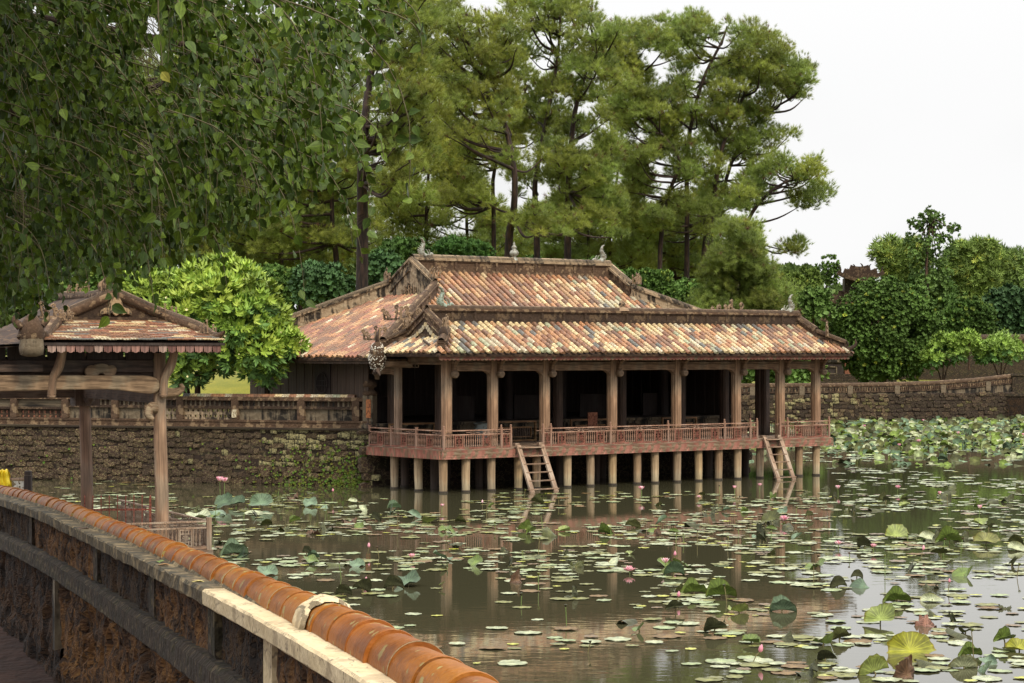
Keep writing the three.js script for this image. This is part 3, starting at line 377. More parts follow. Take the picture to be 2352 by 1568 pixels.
function band(a, b, h, th, posts, matBody, matCap, part, name = 'ridge') {        // built-up ridge: moulded foot, recessed panels between little posts, rounded cap
  const r = part, d = b.clone().sub(a), len = d.length(), up = V(0, 1, 0), y = (p, k) => p.clone().add(V(0, k, 0));
  const m = mesh(name, join([bar(y(a, h * 0.42), y(b, h * 0.42), th * 0.7, h * 0.84), bar(y(a, h * 0.12), y(b, h * 0.12), th * 1.0, h * 0.24), bar(y(a, h * 0.28), y(b, h * 0.28), th * 0.84, h * 0.06), bar(y(a, h * 0.8), y(b, h * 0.8), th * 0.9, h * 0.08)]), matBody, r);
  mesh('ridge_cap', join([bar(y(a, h * 0.92), y(b, h * 0.92), th * 1.15, h * 0.14), tube([y(a, h * 0.99), y(b, h * 0.99)], th * 0.42, 8)]), matCap, m);
  const n = Math.max(1, Math.round(len / posts)); d.normalize();
  for (let i = 0; i <= n; i++) { const p = a.clone().lerp(b, clamp(i / n, 0.01, 0.99)); mesh('ridge_post', join(bar(y(p, h * 0.26), y(p, h * 0.84), th * 0.95, 0.09, d)), matBody, m); }
  return m;
}
function scrolls(n, size, seed, flatness = 0.35) {                               // openwork cloud scroll ornament, rising from y = 0, in the x-y plane
  const r = mulberry(seed), g = [], curl = (x, y, q, s, z, w) => { const p = []; for (let k = 0; k <= 7; k++) { const a = k * 0.85 * s, e = q * (1 - k * 0.1); p.push(V(x + Math.sin(a) * e, y + q * 0.4 - Math.cos(a) * e * 0.8, z)); } return tube(p, [w, w * 0.9, w * 0.5], 5, 10); };
  for (let i = 0; i < n; i++) { const x0 = (i / (n - 1 || 1) - 0.5) * size * 1.7, h = size * (0.35 + 0.5 * r()) * (1 - 0.4 * Math.abs(x0) / size), c = (r() - 0.5) * size * 0.35, s = r() < 0.5 ? -1 : 1, q = size * (0.11 + 0.07 * r()), z = (r() - 0.5) * size * flatness * 0.4, w = size * 0.045;
    g.push(tube([V(x0, 0, z), V(x0 + c * 0.7, h * 0.5, z), V(x0 + c, h, z)], [w * 1.5, w * 1.2, w], 5, 5), curl(x0 + c, h, q, s, z, w), curl(x0 + c * 0.5, h * 0.55, q * 0.8, -s, z, w * 0.9), new THREE.ConeGeometry(w * 1.1, size * 0.2, 5).translate(x0 + c, h + q, z)); }
  g.push(box(size * 1.6, size * 0.1, size * 0.12, 0, size * 0.04, 0)); return join(g);
}
function beast(size) {                                                           // rearing ridge beast: curved scaly body, head with jaws and horns, curled tail, fins
  const g = [tube([V(-0.5, 0.05, 0), V(-0.2, 0.1, 0), V(0.1, 0.28, 0), V(0.12, 0.6, 0), V(-0.02, 0.95, 0), V(0.1, 1.25, 0), V(0.28, 1.35, 0)].map((p) => p.multiplyScalar(size)), [0.12, 0.2, 0.22, 0.17, 0.12, 0.08, 0.03].map((v) => v * size), 8, 18)];
  g.push(tube([V(-0.45, 0.12, 0), V(-0.7, 0.28, 0), V(-0.85, 0.2, 0)].map((p) => p.multiplyScalar(size)), [0.15 * size, 0.11 * size, 0.05 * size], 7, 6), tube([V(-0.45, 0.08, 0), V(-0.75, 0.06, 0)].map((p) => p.multiplyScalar(size)), [0.1 * size, 0.04 * size], 6));
  for (const z of [-1, 1]) g.push(tube([V(-0.5, 0.22, 0.06 * z), V(-0.42, 0.5, 0.14 * z), V(-0.3, 0.6, 0.16 * z)].map((p) => p.multiplyScalar(size)), [0.05 * size, 0.015 * size], 5, 5), new THREE.IcosahedronGeometry(0.04 * size, 0).translate(-0.6 * size, 0.3 * size, 0.1 * size * z));
  for (let i = 0; i < 9; i++) { const t = i / 8, y = lerp(0.3, 1.25, t), x = lerp(0.3, 0.12, t) + 0.12 * Math.sin(t * 6); g.push(new THREE.ConeGeometry(0.07 * size, 0.24 * size, 4).rotateZ(-1.1 + 0.4 * t).translate(x * size + 0.06 * size, y * size, 0)); }
  return join(g);
}
const finialGeo = () => lathe([[0.0, 0.72], [0.02, 0.66], [0.05, 0.62], [0.025, 0.58], [0.08, 0.53], [0.1, 0.47], [0.05, 0.42], [0.12, 0.38], [0.17, 0.3], [0.16, 0.22], [0.09, 0.16], [0.07, 0.12], [0.13, 0.08], [0.15, 0.0]], 14);
function fret(w, h, kind) {                                                      // carved openwork panel: frame with a lattice in it
  const t = 0.03, d = 0.03, g = [box(w, t, d, 0, t / 2, 0), box(w, t, d, 0, h - t / 2, 0), box(t, h - 2 * t, d, -w / 2 + t / 2, h / 2, 0), box(t, h - 2 * t, d, w / 2 - t / 2, h / 2, 0)], a = w - 2 * t, b = h - 2 * t, k = 0.02, dd = 0.022;
  if (kind === 0) { for (const s of [-1, 1]) { g.push(box(a, k, dd, 0, h / 2 + s * b * 0.27, 0), box(k, b * 0.27, dd, s * a * 0.27, h / 2 + b * 0.36, 0.001), box(k, b * 0.27, dd, s * a * 0.27, h / 2 - b * 0.36, 0.001)); } g.push(box(k, b, dd, 0, h / 2, 0.002), box(a * 0.7, k, dd, 0, h / 2, 0.003), box(a * 0.5, k, dd, 0, h / 2 + b * 0.12, 0.001), box(a * 0.5, k, dd, 0, h / 2 - b * 0.12, 0.001)); }
  else { for (let i = -1; i <= 1; i += 2) for (let j = -1; j <= 1; j += 2) g.push(box(k, b * 0.72, dd, i * a * 0.13, h / 2, 0.001 * j, 0, 0, j * i * 0.6), new THREE.TorusGeometry(a * 0.16, k * 0.5, 4, 8).translate(i * a * 0.28, h / 2 + j * b * 0.28, 0)); g.push(new THREE.TorusGeometry(a * 0.17, k * 0.55, 4, 10).translate(0, h / 2, 0), box(a, k, dd, 0, h / 2, -0.001)); }
  return join(g);
}
const rhomb = () => { const g = []; for (const [s, sx] of [[0.085, 1.5], [0.04, 1.5]]) g.push(new THREE.TorusGeometry(s, 0.011, 4, 4).scale(sx, 0.8, 1)); g.push(box(0.16, 0.014, 0.018, -0.19, 0, 0), box(0.16, 0.014, 0.018, 0.19, 0, 0)); return join(g); };
const bowtie = () => { const g = []; for (const s of [-1, 1]) g.push(box(0.17, 0.03, 0.022, s * 0.075, 0.03, 0, 0, 0, s * 0.5), box(0.17, 0.03, 0.022, s * 0.075, -0.03, 0, 0, 0, -s * 0.5), new THREE.TorusGeometry(0.03, 0.01, 4, 8).translate(s * 0.12, 0, 0)); return join(g); };

  function railing(parent, p0, p1, ra = M.rail, rv = M.redV, rh = M.redH) {
    const d = p1.clone().sub(p0), l = d.length(), ry = Math.atan2(-d.z, d.x), r = new THREE.Group(); r.name = 'railing'; r.position.copy(p0); r.rotation.y = ry; parent.add(r);
    mesh('top_rail', join(span(0, l, 0.575, 0.61, 0.03, -0.03)), ra, r); mesh('middle_rail', join(span(0, l, 0.44, 0.475, 0.024, -0.024)), ra, r); mesh('bottom_rail', join(span(0, l, 0.0, 0.05, 0.04, -0.04)), rh, r);
    const bal = SHARED('bal', () => lathe([[0.012, 0], [0.022, 0.02], [0.022, 0.05], [0.011, 0.08], [0.02, 0.16], [0.024, 0.2], [0.02, 0.24], [0.011, 0.31], [0.022, 0.34], [0.022, 0.37], [0.012, 0.39]], 6));
    const pw = 0.29, n = Math.max(1, Math.round(l / 0.98)); let cells = [];
    for (let i = 0; i < n; i++) { const c = (i + 0.5) * l / n; cells.push(c); const f = mesh('fretwork_panel', SHARED('fret' + (i % 2), () => fret(pw, 0.385, i % 2)), rv, r); f.position.set(c, 0.052, 0);
      if (i % 2) mesh('rhomb', SHARED('bow', bowtie), ra, r).position.set(c, 0.525, 0); const o = mesh('rhomb', SHARED('rhomb', rhomb), ra, r); o.position.set(Math.min(l - 0.2, c + l / n / 2 - (i === n - 1 ? 0.3 : 0)), 0.525, 0); }
    for (let x = 0.07; x < l - 0.05; x += 0.088) { if (cells.some((c) => Math.abs(c - x) < pw / 2 + 0.03)) continue; const m = mesh('baluster', bal, ra, r); m.position.set(x, 0.05, 0); }
    for (const c of cells) for (const s of [-1, 1]) { const m = mesh('stile', SHARED('stile', () => box(0.035, 0.392, 0.05, 0, 0.246, 0)), rv, r); m.position.x = c + s * (pw / 2 + 0.018); }
    return r;
  }
const pav = thing('lakeside_pavilion', 'long wooden pavilion with barrel tiled roofs standing on posts over the lotus pond', 'pavilion', PO, 0.6493);
{
  // ---- deck on posts
  const DU0 = -0.1, DU1 = 17.55, DT = 1.39;
  const deck = mesh('deck', join([span(DU0 + 0.06, DU1 - 0.06, 1.3, 1.37, 0.02, -4.32)]), M.grey, pav);
  const boards = []; for (let w = -0.06; w < 4.2; w += 0.2) boards.push(span(DU0 + 0.03, DU1 - 0.03, 1.372, 1.372 + rr(0.014, 0.022), -w, -w - 0.188)); mesh('deck_board', join(boards), M.greyH, deck, 'stuff');
  for (const [a, b] of [[DU0, 2.73], [2.735, 7.9], [7.905, 13.6], [13.605, DU1]]) { const y = rr(-0.008, 0.008); mesh('edge_beam', join(span(a, b, 1.085 + y, 1.365 + y, 0.1, -0.02)), M.redH, deck); }
  for (const [a, b] of [[0.02, 1.4], [1.405, 4.3]]) mesh('edge_beam', join(span(DU0 - 0.06, DU0 + 0.06, 1.085, 1.36, -a, -b)), M.redV, deck);
  mesh('edge_beam', join(span(DU1 - 0.06, DU1 + 0.06, 1.1, 1.36, -0.02, -4.3)), M.redV, deck);
  const pileG = [0, 1, 2].map((s) => { const r = mulberry(s + 5), g = tube([V(0, -1.2, 0), V(0.012 * (r() - 0.5), 0, 0), V(0.02 * (r() - 0.5), 0.6, 0), V(0, 1.1, 0)], [0.135, 0.13, 0.14, 0.145], 12, 9); return triUV(flat(g)); });
  const foot = lathe([[0.15, -0.3], [0.152, 0.02], [0.142, 0.055], [0.13, 0.06]], 12), mud = std({ color: C(0.05, 0.04, 0.03), roughness: 0.9, map: rep(T.tile, 3) });
  const pxU = (px, w = 0.15) => { const k = (px - CX) / F; return ((69.7 + 0.7965 * w) * k + 2.2 + 0.6046 * w) / (0.7965 - 0.6046 * k); };
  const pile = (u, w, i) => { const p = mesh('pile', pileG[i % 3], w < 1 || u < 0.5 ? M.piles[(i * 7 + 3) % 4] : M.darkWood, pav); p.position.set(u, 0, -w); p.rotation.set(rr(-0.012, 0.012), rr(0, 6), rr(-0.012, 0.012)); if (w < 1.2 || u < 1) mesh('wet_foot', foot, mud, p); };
  [1018, 1070, 1129, 1190, 1232, 1303, 1356, 1407, 1463, 1504, 1555, 1604, 1650, 1694, 1745, 1790, 1835, 1874].forEach((px, i) => pile(pxU(px), 0.15, i));
  pile(0.12, 1.55, 1); pile(0.12, 2.95, 2);
  for (let i = 0; i < 10; i++) { pile(1.2 + i * 1.75 + rr(-0.1, 0.1), 2.2, i); pile(0.9 + i * 1.72, 3.5, i); }
  mesh('joist', join([0.15, 2.2, 3.5].map((w) => span(DU0 + 0.1, DU1 - 0.1, 1.1, 1.298, -w + 0.1, -w - 0.1))), M.darkWoodH, deck);

  // ---- columns, lintels
  const cu = [0.33, 2.18, 4.34, 7.26, 10.18, 13.03, 15.2, 17.02];
  const colG = join([bevelBox(0.31, 2.62, 0.31, 0.045), box(0.03, 2.6, 0.33, -0.075, 0, 0), box(0.03, 2.6, 0.33, 0.08, 0, 0), box(0.33, 2.6, 0.03, 0, 0, 0)]).rotateX(0);
  const col = (u, w, top = 4.32, mat = M.column, s = 1) => { const h = top - DT, m = mesh('column', SHARED('col' + h.toFixed(2) + s, () => join([place(vert(0.3 * s, h, 0.05), 0, h / 2, 0), place(box(0.06, h - 0.02, 0.335 * s), -0.06 * s, h / 2, 0), place(box(0.335 * s, h - 0.03, 0.06), 0, h / 2 - 0.002, 0)])), mat, pav); m.position.set(u, DT, -w); m.rotation.y = rr(-0.03, 0.03); return m; };
  function vert(w, h, b) { return bevelBox(w, w, h, b).rotateX(Math.PI / 2); }
  cu.forEach((u, i) => { const c = col(u, 0.28, 4.5);
    const knob = mesh('beam_end', join([lathe([[0, 0], [0.1, 0.01], [0.13, 0.06], [0.12, 0.2]], 10).rotateX(-Math.PI / 2).translate(0, 0, 0.1)]), M.beam, c); mesh('strut', join([box(0.12, 0.36, 0.16, 0.13, 2.7, 0.22), tube([V(0.13, 2.5, 0.2), V(0.13, 2.74, 0.3), V(0.13, 3.0, 0.62)], [0.08, 0.07, 0.06], 6)]), M.beam, c); knob.position.set(0.13, 2.42, 0.28); });
  col(0.33, 3.05, 4.3, M.grey, 0.8);
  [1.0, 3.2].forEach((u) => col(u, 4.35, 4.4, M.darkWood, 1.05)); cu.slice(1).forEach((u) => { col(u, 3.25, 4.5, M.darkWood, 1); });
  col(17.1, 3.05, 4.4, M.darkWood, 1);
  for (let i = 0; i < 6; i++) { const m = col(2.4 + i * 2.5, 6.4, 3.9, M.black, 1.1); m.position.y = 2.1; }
  const lintel = (a, b, w, y0, y1, mat, axis) => { // beam with rounded brackets in the corners of the opening below it
    const l = b - a, s = new THREE.Shape(), r = 0.22, q = 0.12; s.moveTo(0, y1 - y0); s.lineTo(0, -r); s.quadraticCurveTo(0.03, -r * 0.3, q, -0.07); s.quadraticCurveTo(q + 0.02, -0.01, q + 0.16, 0); s.lineTo(l - q - 0.16, 0); s.quadraticCurveTo(l - q - 0.02, -0.01, l - q, -0.07); s.quadraticCurveTo(l - 0.03, -r * 0.3, l, -r); s.lineTo(l, y1 - y0);
    const g = new THREE.ExtrudeGeometry(s, { depth: 0.16, bevelEnabled: true, bevelSize: 0.012, bevelThickness: 0.012, bevelSegments: 1, curveSegments: 6 }).translate(0, 0, -0.08); const m = mesh('lintel', join(g), mat, pav); if (axis) { m.rotation.y = Math.PI / 2; m.position.set(w, y0, -a); } else m.position.set(a, y0, -w); return m;
  };
  for (let i = 1; i < cu.length; i++) { lintel(cu[i - 1] + 0.14, cu[i] - 0.14, 0.28, 3.92, 4.18, M.beam); mesh('upper_beam', join([span(cu[i - 1] + 0.15, cu[i] - 0.15, 4.22, 4.3, -0.2, -0.36)]), M.beam, pav); const n = 4; const bb = []; for (let k = 0; k < n; k++) { const a = lerp(cu[i - 1] + 0.16, cu[i] - 0.16, k / n), b = lerp(cu[i - 1] + 0.16, cu[i] - 0.16, (k + 1) / n); bb.push(span(a + 0.02, b - 0.02, 4.31, 4.62, -0.26, -0.31)); } mesh('frieze_panel', join(bb), M.darkWood, pav); }
  for (const [a, b, y] of [[3.05, 0.42, 3.8], [4.3, 3.18, 3.84]]) lintel(a, b < a ? a + (a - b) - 0.1 : b, 0.33, y, y + 0.24, M.beam, 1).position.z = -a + 0.0;
  mesh('side_beam', join([span(0.25, 0.41, 4.12, 4.2, -0.4, -4.3), span(0.2, 0.3, 4.2, 4.6, -0.4, -4.3)]), M.beam, pav);
  mesh('carved_bracket', scrolls(3, 0.2, 7).rotateY(Math.PI / 2).translate(0.22, 4.02, -1.9), M.beam, pav);
  mesh('side_beam', join([span(16.95, 17.1, 3.95, 4.2, -0.4, -4.3)]), M.darkWoodH, pav);
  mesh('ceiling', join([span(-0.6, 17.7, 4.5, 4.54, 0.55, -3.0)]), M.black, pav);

  // ---- railing
  const newel = (u, w, h = 0.66, knob = true) => { const m = mesh('newel_post', SHARED('newel' + knob, () => join([place(bevelBox(0.075, 0.075, 0.66, 0.01).rotateX(Math.PI / 2), 0, 0.33, 0), knob ? lathe([[0.03, 0.66], [0.045, 0.68], [0.02, 0.695], [0.035, 0.72], [0.03, 0.75], [0.0, 0.765]], 8) : box(0.09, 0.02, 0.09, 0, 0.67, 0)])), M.rail, pav); m.position.set(u, DT + 0.01, -w); };
  const W0 = 0.0, uL = [0.02, 2.32, 2.71], uM = [4.05, 4.38, 6.95, 9.55, 12.2, 13.45, 13.78], uR = [14.92, 15.3, 17.42];
  const run = (us) => { for (let i = 1; i < us.length; i++) railing(pav, L3(us[i - 1] + 0.04, DT + 0.012, W0), L3(us[i] - 0.04, DT + 0.012, W0)); us.forEach((u) => newel(u, W0)); };
  run(uL); run(uM); run(uR);
  const ws = [4.25, 2.95, 1.5, 0.0]; for (let i = 1; i < ws.length; i++) { railing(pav, L3(0, DT + 0.012, ws[i - 1] - 0.04), L3(0, DT + 0.012, ws[i] + 0.04)); newel(0, ws[i - 1], 0.66, false); }
  railing(pav, L3(17.42, DT + 0.012, 0.05), L3(17.42, DT + 0.012, 4.2)); newel(17.42, 4.2);

  // ---- hall behind the porch: plank walls, raised floor, roof frame
  const plankWall = (u0, w0, u1, w1, y0, y1) => { const a = L3(u0, y0, w0), b = L3(u1, y0, w1), l = a.distanceTo(b), wall = new THREE.Group(); wall.name = 'plank_wall'; wall.position.copy(a); wall.rotation.y = Math.atan2(-(b.z - a.z), b.x - a.x); pav.add(wall); const n = Math.round(l / 0.27); for (let i = 0; i < n; i++) { const m = mesh('plank', SHARED('plank' + (i % 2), () => join(box(0.262, 1, 0.05, 0.13, 0.5, (i % 2) * 0.012))), M.darkWood, wall); m.position.x = i * l / n; m.scale.y = y1 - y0; } mesh('wall_rail', join([span(0, l, 0, 0.14, 0.06, -0.06), span(0, l, y1 - y0 - 0.16, y1 - y0, 0.06, -0.06)]), M.darkWoodH, wall); return wall; };
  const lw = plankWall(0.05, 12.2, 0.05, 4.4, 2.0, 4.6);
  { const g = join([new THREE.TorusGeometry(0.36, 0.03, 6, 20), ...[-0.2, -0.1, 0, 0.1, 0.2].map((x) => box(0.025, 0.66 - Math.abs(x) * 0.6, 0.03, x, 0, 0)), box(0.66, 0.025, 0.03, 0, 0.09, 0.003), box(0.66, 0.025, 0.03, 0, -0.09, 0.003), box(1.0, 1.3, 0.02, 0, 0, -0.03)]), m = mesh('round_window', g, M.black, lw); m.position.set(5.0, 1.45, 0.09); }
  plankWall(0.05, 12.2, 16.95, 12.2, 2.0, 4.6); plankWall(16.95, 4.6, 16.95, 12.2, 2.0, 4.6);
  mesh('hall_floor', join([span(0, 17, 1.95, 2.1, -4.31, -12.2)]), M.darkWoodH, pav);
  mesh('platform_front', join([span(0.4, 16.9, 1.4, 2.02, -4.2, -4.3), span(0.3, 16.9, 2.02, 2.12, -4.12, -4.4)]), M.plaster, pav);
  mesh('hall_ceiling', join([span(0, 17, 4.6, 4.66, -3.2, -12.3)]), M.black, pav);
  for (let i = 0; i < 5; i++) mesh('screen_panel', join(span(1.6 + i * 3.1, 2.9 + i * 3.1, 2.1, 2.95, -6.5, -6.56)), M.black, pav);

  // ---- roofs
  const porch = mesh('porch_roof', join([slopeSlab([[-0.75, 4.45, -0.85], [17.8, 4.45, -0.85], [16.84, 4.93, 0.1], [16.84, 5.45, 1.1], [0.21, 5.45, 1.1], [0.21, 4.93, 0.1]]), slopeSlab([[-0.75, 4.45, 3.05], [-0.75, 4.45, -0.85], [0.21, 4.93, 0.1], [0.21, 4.93, 2.1]]), slopeSlab([[17.8, 4.45, -0.85], [17.8, 4.45, 3.05], [16.84, 4.93, 2.1], [16.84, 4.93, 0.1]]), slopeSlab([[17.8, 4.45, 3.05], [-0.75, 4.45, 3.05], [0.21, 4.93, 2.1], [0.21, 5.45, 1.1], [16.84, 5.45, 1.1], [16.84, 4.93, 2.1]])]), M.pan, pav);
  const main = mesh('main_roof', join([slopeSlab([[-1, 4.3, 2.3], [17.98, 4.3, 2.3], [13, 6.55, 6.08], [13, 7.35, 7.43], [3.98, 7.35, 7.43], [3.98, 6.55, 6.08]]), slopeSlab([[-1, 4.3, 12.56], [-1, 4.3, 2.3], [3.98, 6.55, 6.08], [3.98, 6.55, 8.78]]), slopeSlab([[17.98, 4.3, 2.3], [17.98, 4.3, 12.56], [13, 6.55, 8.78], [13, 6.55, 6.08]]), slopeSlab([[17.98, 4.3, 12.56], [-1, 4.3, 12.56], [3.98, 6.55, 8.78], [3.98, 7.35, 7.43], [13, 7.35, 7.43], [13, 6.55, 8.78]])]), M.pan, pav);
  function slopeSlab(pts) { const q = pts.map(([u, y, w]) => L3(u, y, w)), pos = [], f = (a, b, c) => pos.push(a.x, a.y, a.z, b.x, b.y, b.z, c.x, c.y, c.z), dn = V(0, -0.07, 0), c2 = pts.map(([u, , w]) => new THREE.Vector2(u, -w)); for (const [i, j, k] of THREE.ShapeUtils.triangulateShape(c2, [])) { const up = V().crossVectors(q[j].clone().sub(q[i]), q[k].clone().sub(q[i])).y > 0, [m, n] = up ? [j, k] : [k, j]; f(q[i], q[m], q[n]); f(q[i].clone().add(dn), q[n].clone().add(dn), q[m].clone().add(dn)); } for (let i = 0; i < q.length; i++) { const a = q[i], b = q[(i + 1) % q.length]; f(a, a.clone().add(dn), b); f(b, a.clone().add(dn), b.clone().add(dn)); } const g = new THREE.BufferGeometry(); g.setAttribute('position', new THREE.Float32BufferAttribute(pos, 3)); g.computeVertexNormals(); return g; }
  const porchT = [], mainT = [];
  const pitch = 0.252, mixP = ['cream', 'cream', 'pale', 'orange', 'tan', 'rust', 'rust', 'brown', 'slate', 'tan', 'orange', 'brown'], mixM = ['tan', 'tan', 'orange', 'rust', 'rust', 'brown', 'brown', 'orange', 'rust', 'cream', 'pale'];
  const nz = (a, b, s) => noise(a, b, 97, 97, s);
  const colP = [], colM = []; const biasP = (c, r) => { const base = colP[c] ??= pick(mixP); if (R() < 0.25) return base; const k = nz(c * 0.35, r * 0.6, 3); return k > 0.62 && R() < 0.6 ? pick(['cream', 'pale', 'cream', 'cream', 'green']) : R() < 0.25 && k < 0.4 ? pick(['slate', 'green', 'brown']) : pick(mixP); };
  const biasM = (c, r) => { const base = colM[c] ??= pick(mixM); if (R() < 0.32) return base; const k = nz(c * 0.2, r * 0.35, 5); return c > 46 && R() < 0.55 ? pick(['cream', 'pale', 'green', 'cream', 'slate']) : k > 0.6 && R() < 0.5 ? pick(['cream', 'tan', 'tan']) : pick(mixM); };
  const biasL = (c, r) => { const k = nz(c * 0.3, r * 0.3, 8); return R() < 0.07 ? pick(['cream', 'pale']) : k > 0.5 ? pick(['tan', 'orange', 'orange', 'rust', 'red']) : pick(['rust', 'rust', 'red', 'brown', 'orange']); };
  const slope = (a, b) => L3(...b).sub(L3(...a)).normalize();
  // porch: front, left, right; inside() cuts the slopes at the hips
  tilesOn(porchT, L3(-0.75, 4.45, -0.87), V(1, 0, 0), slope([0, 4.45, -0.85], [0, 5.45, 1.1]), 74, pitch, 7, 0.3, (p) => { const w = -p.z, e = Math.min(w + 0.85, 0.95) * 1; return p.x > -0.75 + e * 0.98 - 0.05 && p.x < 17.8 - e * 0.98 + 0.05 && w < 0.98; }, biasP);
  tilesOn(porchT, L3(-0.77, 4.45, 3.05), V(0, 0, 1), slope([-0.75, 4.45, 0], [0.21, 4.93, 0]), 15, pitch, 4, 0.28, (p) => { const e = p.x + 0.75, w = -p.z; return w > -0.85 + e - 0.03 && w < 3.05 && p.x < 0.16; }, biasP);
  tilesOn(porchT, L3(17.82, 4.45, -0.85), V(0, 0, -1), slope([17.8, 4.45, 0], [16.84, 4.93, 0]), 15, pitch, 4, 0.28, (p) => { const e = 17.8 - p.x, w = -p.z; return w > -0.85 + e - 0.03 && w < 3.05 - e; }, biasP);
  tilesOn(mainT, L3(-1, 4.3, 2.28), V(1, 0, 0), slope([0, 4.3, 2.3], [0, 7.35, 7.43]), 76, pitch, 19, 0.31, (p) => { const w = -p.z, e = clamp((w - 2.3) / 3.78) * 4.98; return w > 3.0 && p.x > -1 + e + 0.02 && p.x < 17.98 - e - 0.02 && w < 7.28; }, biasM);
  tilesOn(mainT, L3(-1.02, 4.3, 12.56), V(0, 0, 1), slope([-1, 4.3, 0], [3.98, 6.55, 0]), 41, pitch, 18, 0.31, (p) => { const e = (p.x + 1) / 4.98 * 3.78, w = -p.z; return w > 2.3 + e && w < 12.56 - e && p.x < 3.9; }, biasL);
  putTiles(pav, [{ part: porch, list: porchT }, { part: main, list: mainT }], 300);
  // eave boards: thin board with a scalloped lower edge
  const scallop = (l) => { const s = new THREE.Shape(); s.moveTo(0, 0.07); const n = Math.round(l / 0.16); s.lineTo(0, -0.02); for (let i = 0; i < n; i++) { const x = i * l / n, x1 = (i + 1) * l / n; s.quadraticCurveTo((x + x1) / 2, -0.085, x1, -0.02); } s.lineTo(l, 0.07); return new THREE.ExtrudeGeometry(s, { depth: 0.035, bevelEnabled: false, curveSegments: 3 }); };
  const eave = (p, l, ry, y) => { const m = mesh('eave_board', join(scallop(l)), M.redH, porch); m.position.copy(p); m.position.y = y; m.rotation.y = ry; };
  eave(L3(-0.68, 0, -0.72), 18.4, 0, 4.31); eave(L3(-0.68, 0, 2.95), 3.65, Math.PI / 2, 4.31); eave(L3(17.7, 0, -0.7), 3.65, -Math.PI / 2 + Math.PI, 4.31);
  mesh('eave_board', join(scallop(10)), M.darkWoodH, main).position.set(-0.9, 4.2, -12.4); main.children.at(-1).rotation.y = Math.PI / 2; main.children.at(-1).position.set(-0.9, 4.18, -2.4 - 10 + 10); main.children.at(-1).position.z = -2.4; main.children.at(-1).rotation.y = Math.PI / 2;
  const raft = []; for (let u = -0.5; u < 17.6; u += 0.5) raft.push(bar(L3(u, 4.38, -0.75), L3(u, 4.9, 0.4), 0.07, 0.07)); mesh('rafter', join(raft), M.darkWood, porch, 'stuff');
  // ridges and hips
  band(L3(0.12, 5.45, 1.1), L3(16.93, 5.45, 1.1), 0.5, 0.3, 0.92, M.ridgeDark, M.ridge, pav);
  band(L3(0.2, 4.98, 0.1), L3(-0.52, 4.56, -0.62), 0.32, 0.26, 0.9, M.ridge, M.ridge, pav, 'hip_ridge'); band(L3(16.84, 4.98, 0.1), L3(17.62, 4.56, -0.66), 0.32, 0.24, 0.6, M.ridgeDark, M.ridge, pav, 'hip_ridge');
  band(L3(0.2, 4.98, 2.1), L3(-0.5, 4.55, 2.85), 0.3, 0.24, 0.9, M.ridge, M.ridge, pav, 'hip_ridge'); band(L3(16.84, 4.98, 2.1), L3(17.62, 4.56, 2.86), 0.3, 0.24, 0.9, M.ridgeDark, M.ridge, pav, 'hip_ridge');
  band(L3(0.14, 5.64, 1.1), L3(0.14, 5.02, 0.05), 0.24, 0.24, 0.5, M.ridge, M.ridge, pav, 'gable_rake'); band(L3(0.14, 5.64, 1.1), L3(0.14, 5.02, 2.15), 0.24, 0.24, 0.5, M.ridge, M.ridge, pav, 'gable_rake');
  band(L3(16.9, 5.42, 1.1), L3(16.9, 4.93, 0.12), 0.42, 0.26, 0.5, M.ridge, M.ridge, pav, 'gable_rake');
  const tri = (u, ws, ys) => { const g = new THREE.BufferGeometry(), p = []; const q = [[u, ys[0], ws[0]], [u, ys[1], ws[1]], [u, ys[2], ws[2]]].map((a) => L3(...a)); for (const o of q) p.push(o.x, o.y, o.z); for (const o of [q[0], q[2], q[1]]) p.push(o.x + 0.1, o.y, o.z); g.setAttribute('position', new THREE.Float32BufferAttribute(p, 3)); g.computeVertexNormals(); return triUV(g); };
  const pg = mesh('gable', tri(0.05, [1.1, 2.1, 0.1], [5.7, 4.93, 4.93]), M.ridgeDark, pav);
  const discs = [[0.62, 5.06], [0.74, 5.15], [0.86, 5.24], [0.95, 5.33], [1.05, 5.42], [1.16, 5.33], [1.26, 5.24], [1.36, 5.2], [1.5, 5.12], [1.62, 5.05], [1.75, 5.0], [0.5, 5.0]]; const dg = new THREE.CylinderGeometry(0.075, 0.075, 0.04, 10).rotateZ(Math.PI / 2);
  discs.forEach(([w, y], i) => { const m = mesh('disc', dg, M.tile[i % 4 ? 'pale' : 'cream'], pg); m.position.set(0.04, y, -w); });
  band(L3(3.9, 7.35, 7.43), L3(13.1, 7.35, 7.43), 0.56, 0.34, 0.9, M.ridge, M.ridgeCap, pav);
  band(L3(3.95, 6.6, 6.08), L3(-0.55, 4.56, 2.64), 0.36, 0.3, 1.0, M.ridge, M.ridge, pav, 'hip_ridge'); band(L3(3.95, 6.6, 8.78), L3(-0.75, 4.5, 12.3), 0.5, 0.3, 0.9, M.gable, M.ridgeCap, pav, 'hip_ridge');
  band(L3(13.03, 6.6, 6.08), L3(17.6, 4.5, 2.6), 0.42, 0.3, 0.8, M.gable, M.ridgeCap, pav, 'hip_ridge');
  band(L3(3.9, 7.46, 7.43), L3(3.9, 6.62, 6.0), 0.42, 0.24, 0.5, M.gable, M.ridgeCap, pav, 'gable_rake'); band(L3(3.9, 7.46, 7.43), L3(3.9, 6.62, 8.86), 0.42, 0.24, 0.5, M.gable, M.ridgeCap, pav, 'gable_rake'); band(L3(13.1, 7.3, 7.43), L3(13.1, 6.52, 6.08), 0.55, 0.3, 0.5, M.ridge, M.ridgeCap, pav, 'gable_rake');
  const mg = mesh('gable', tri(3.82, [7.43, 8.85, 6.0], [7.6, 6.48, 6.48]), M.gable, pav);
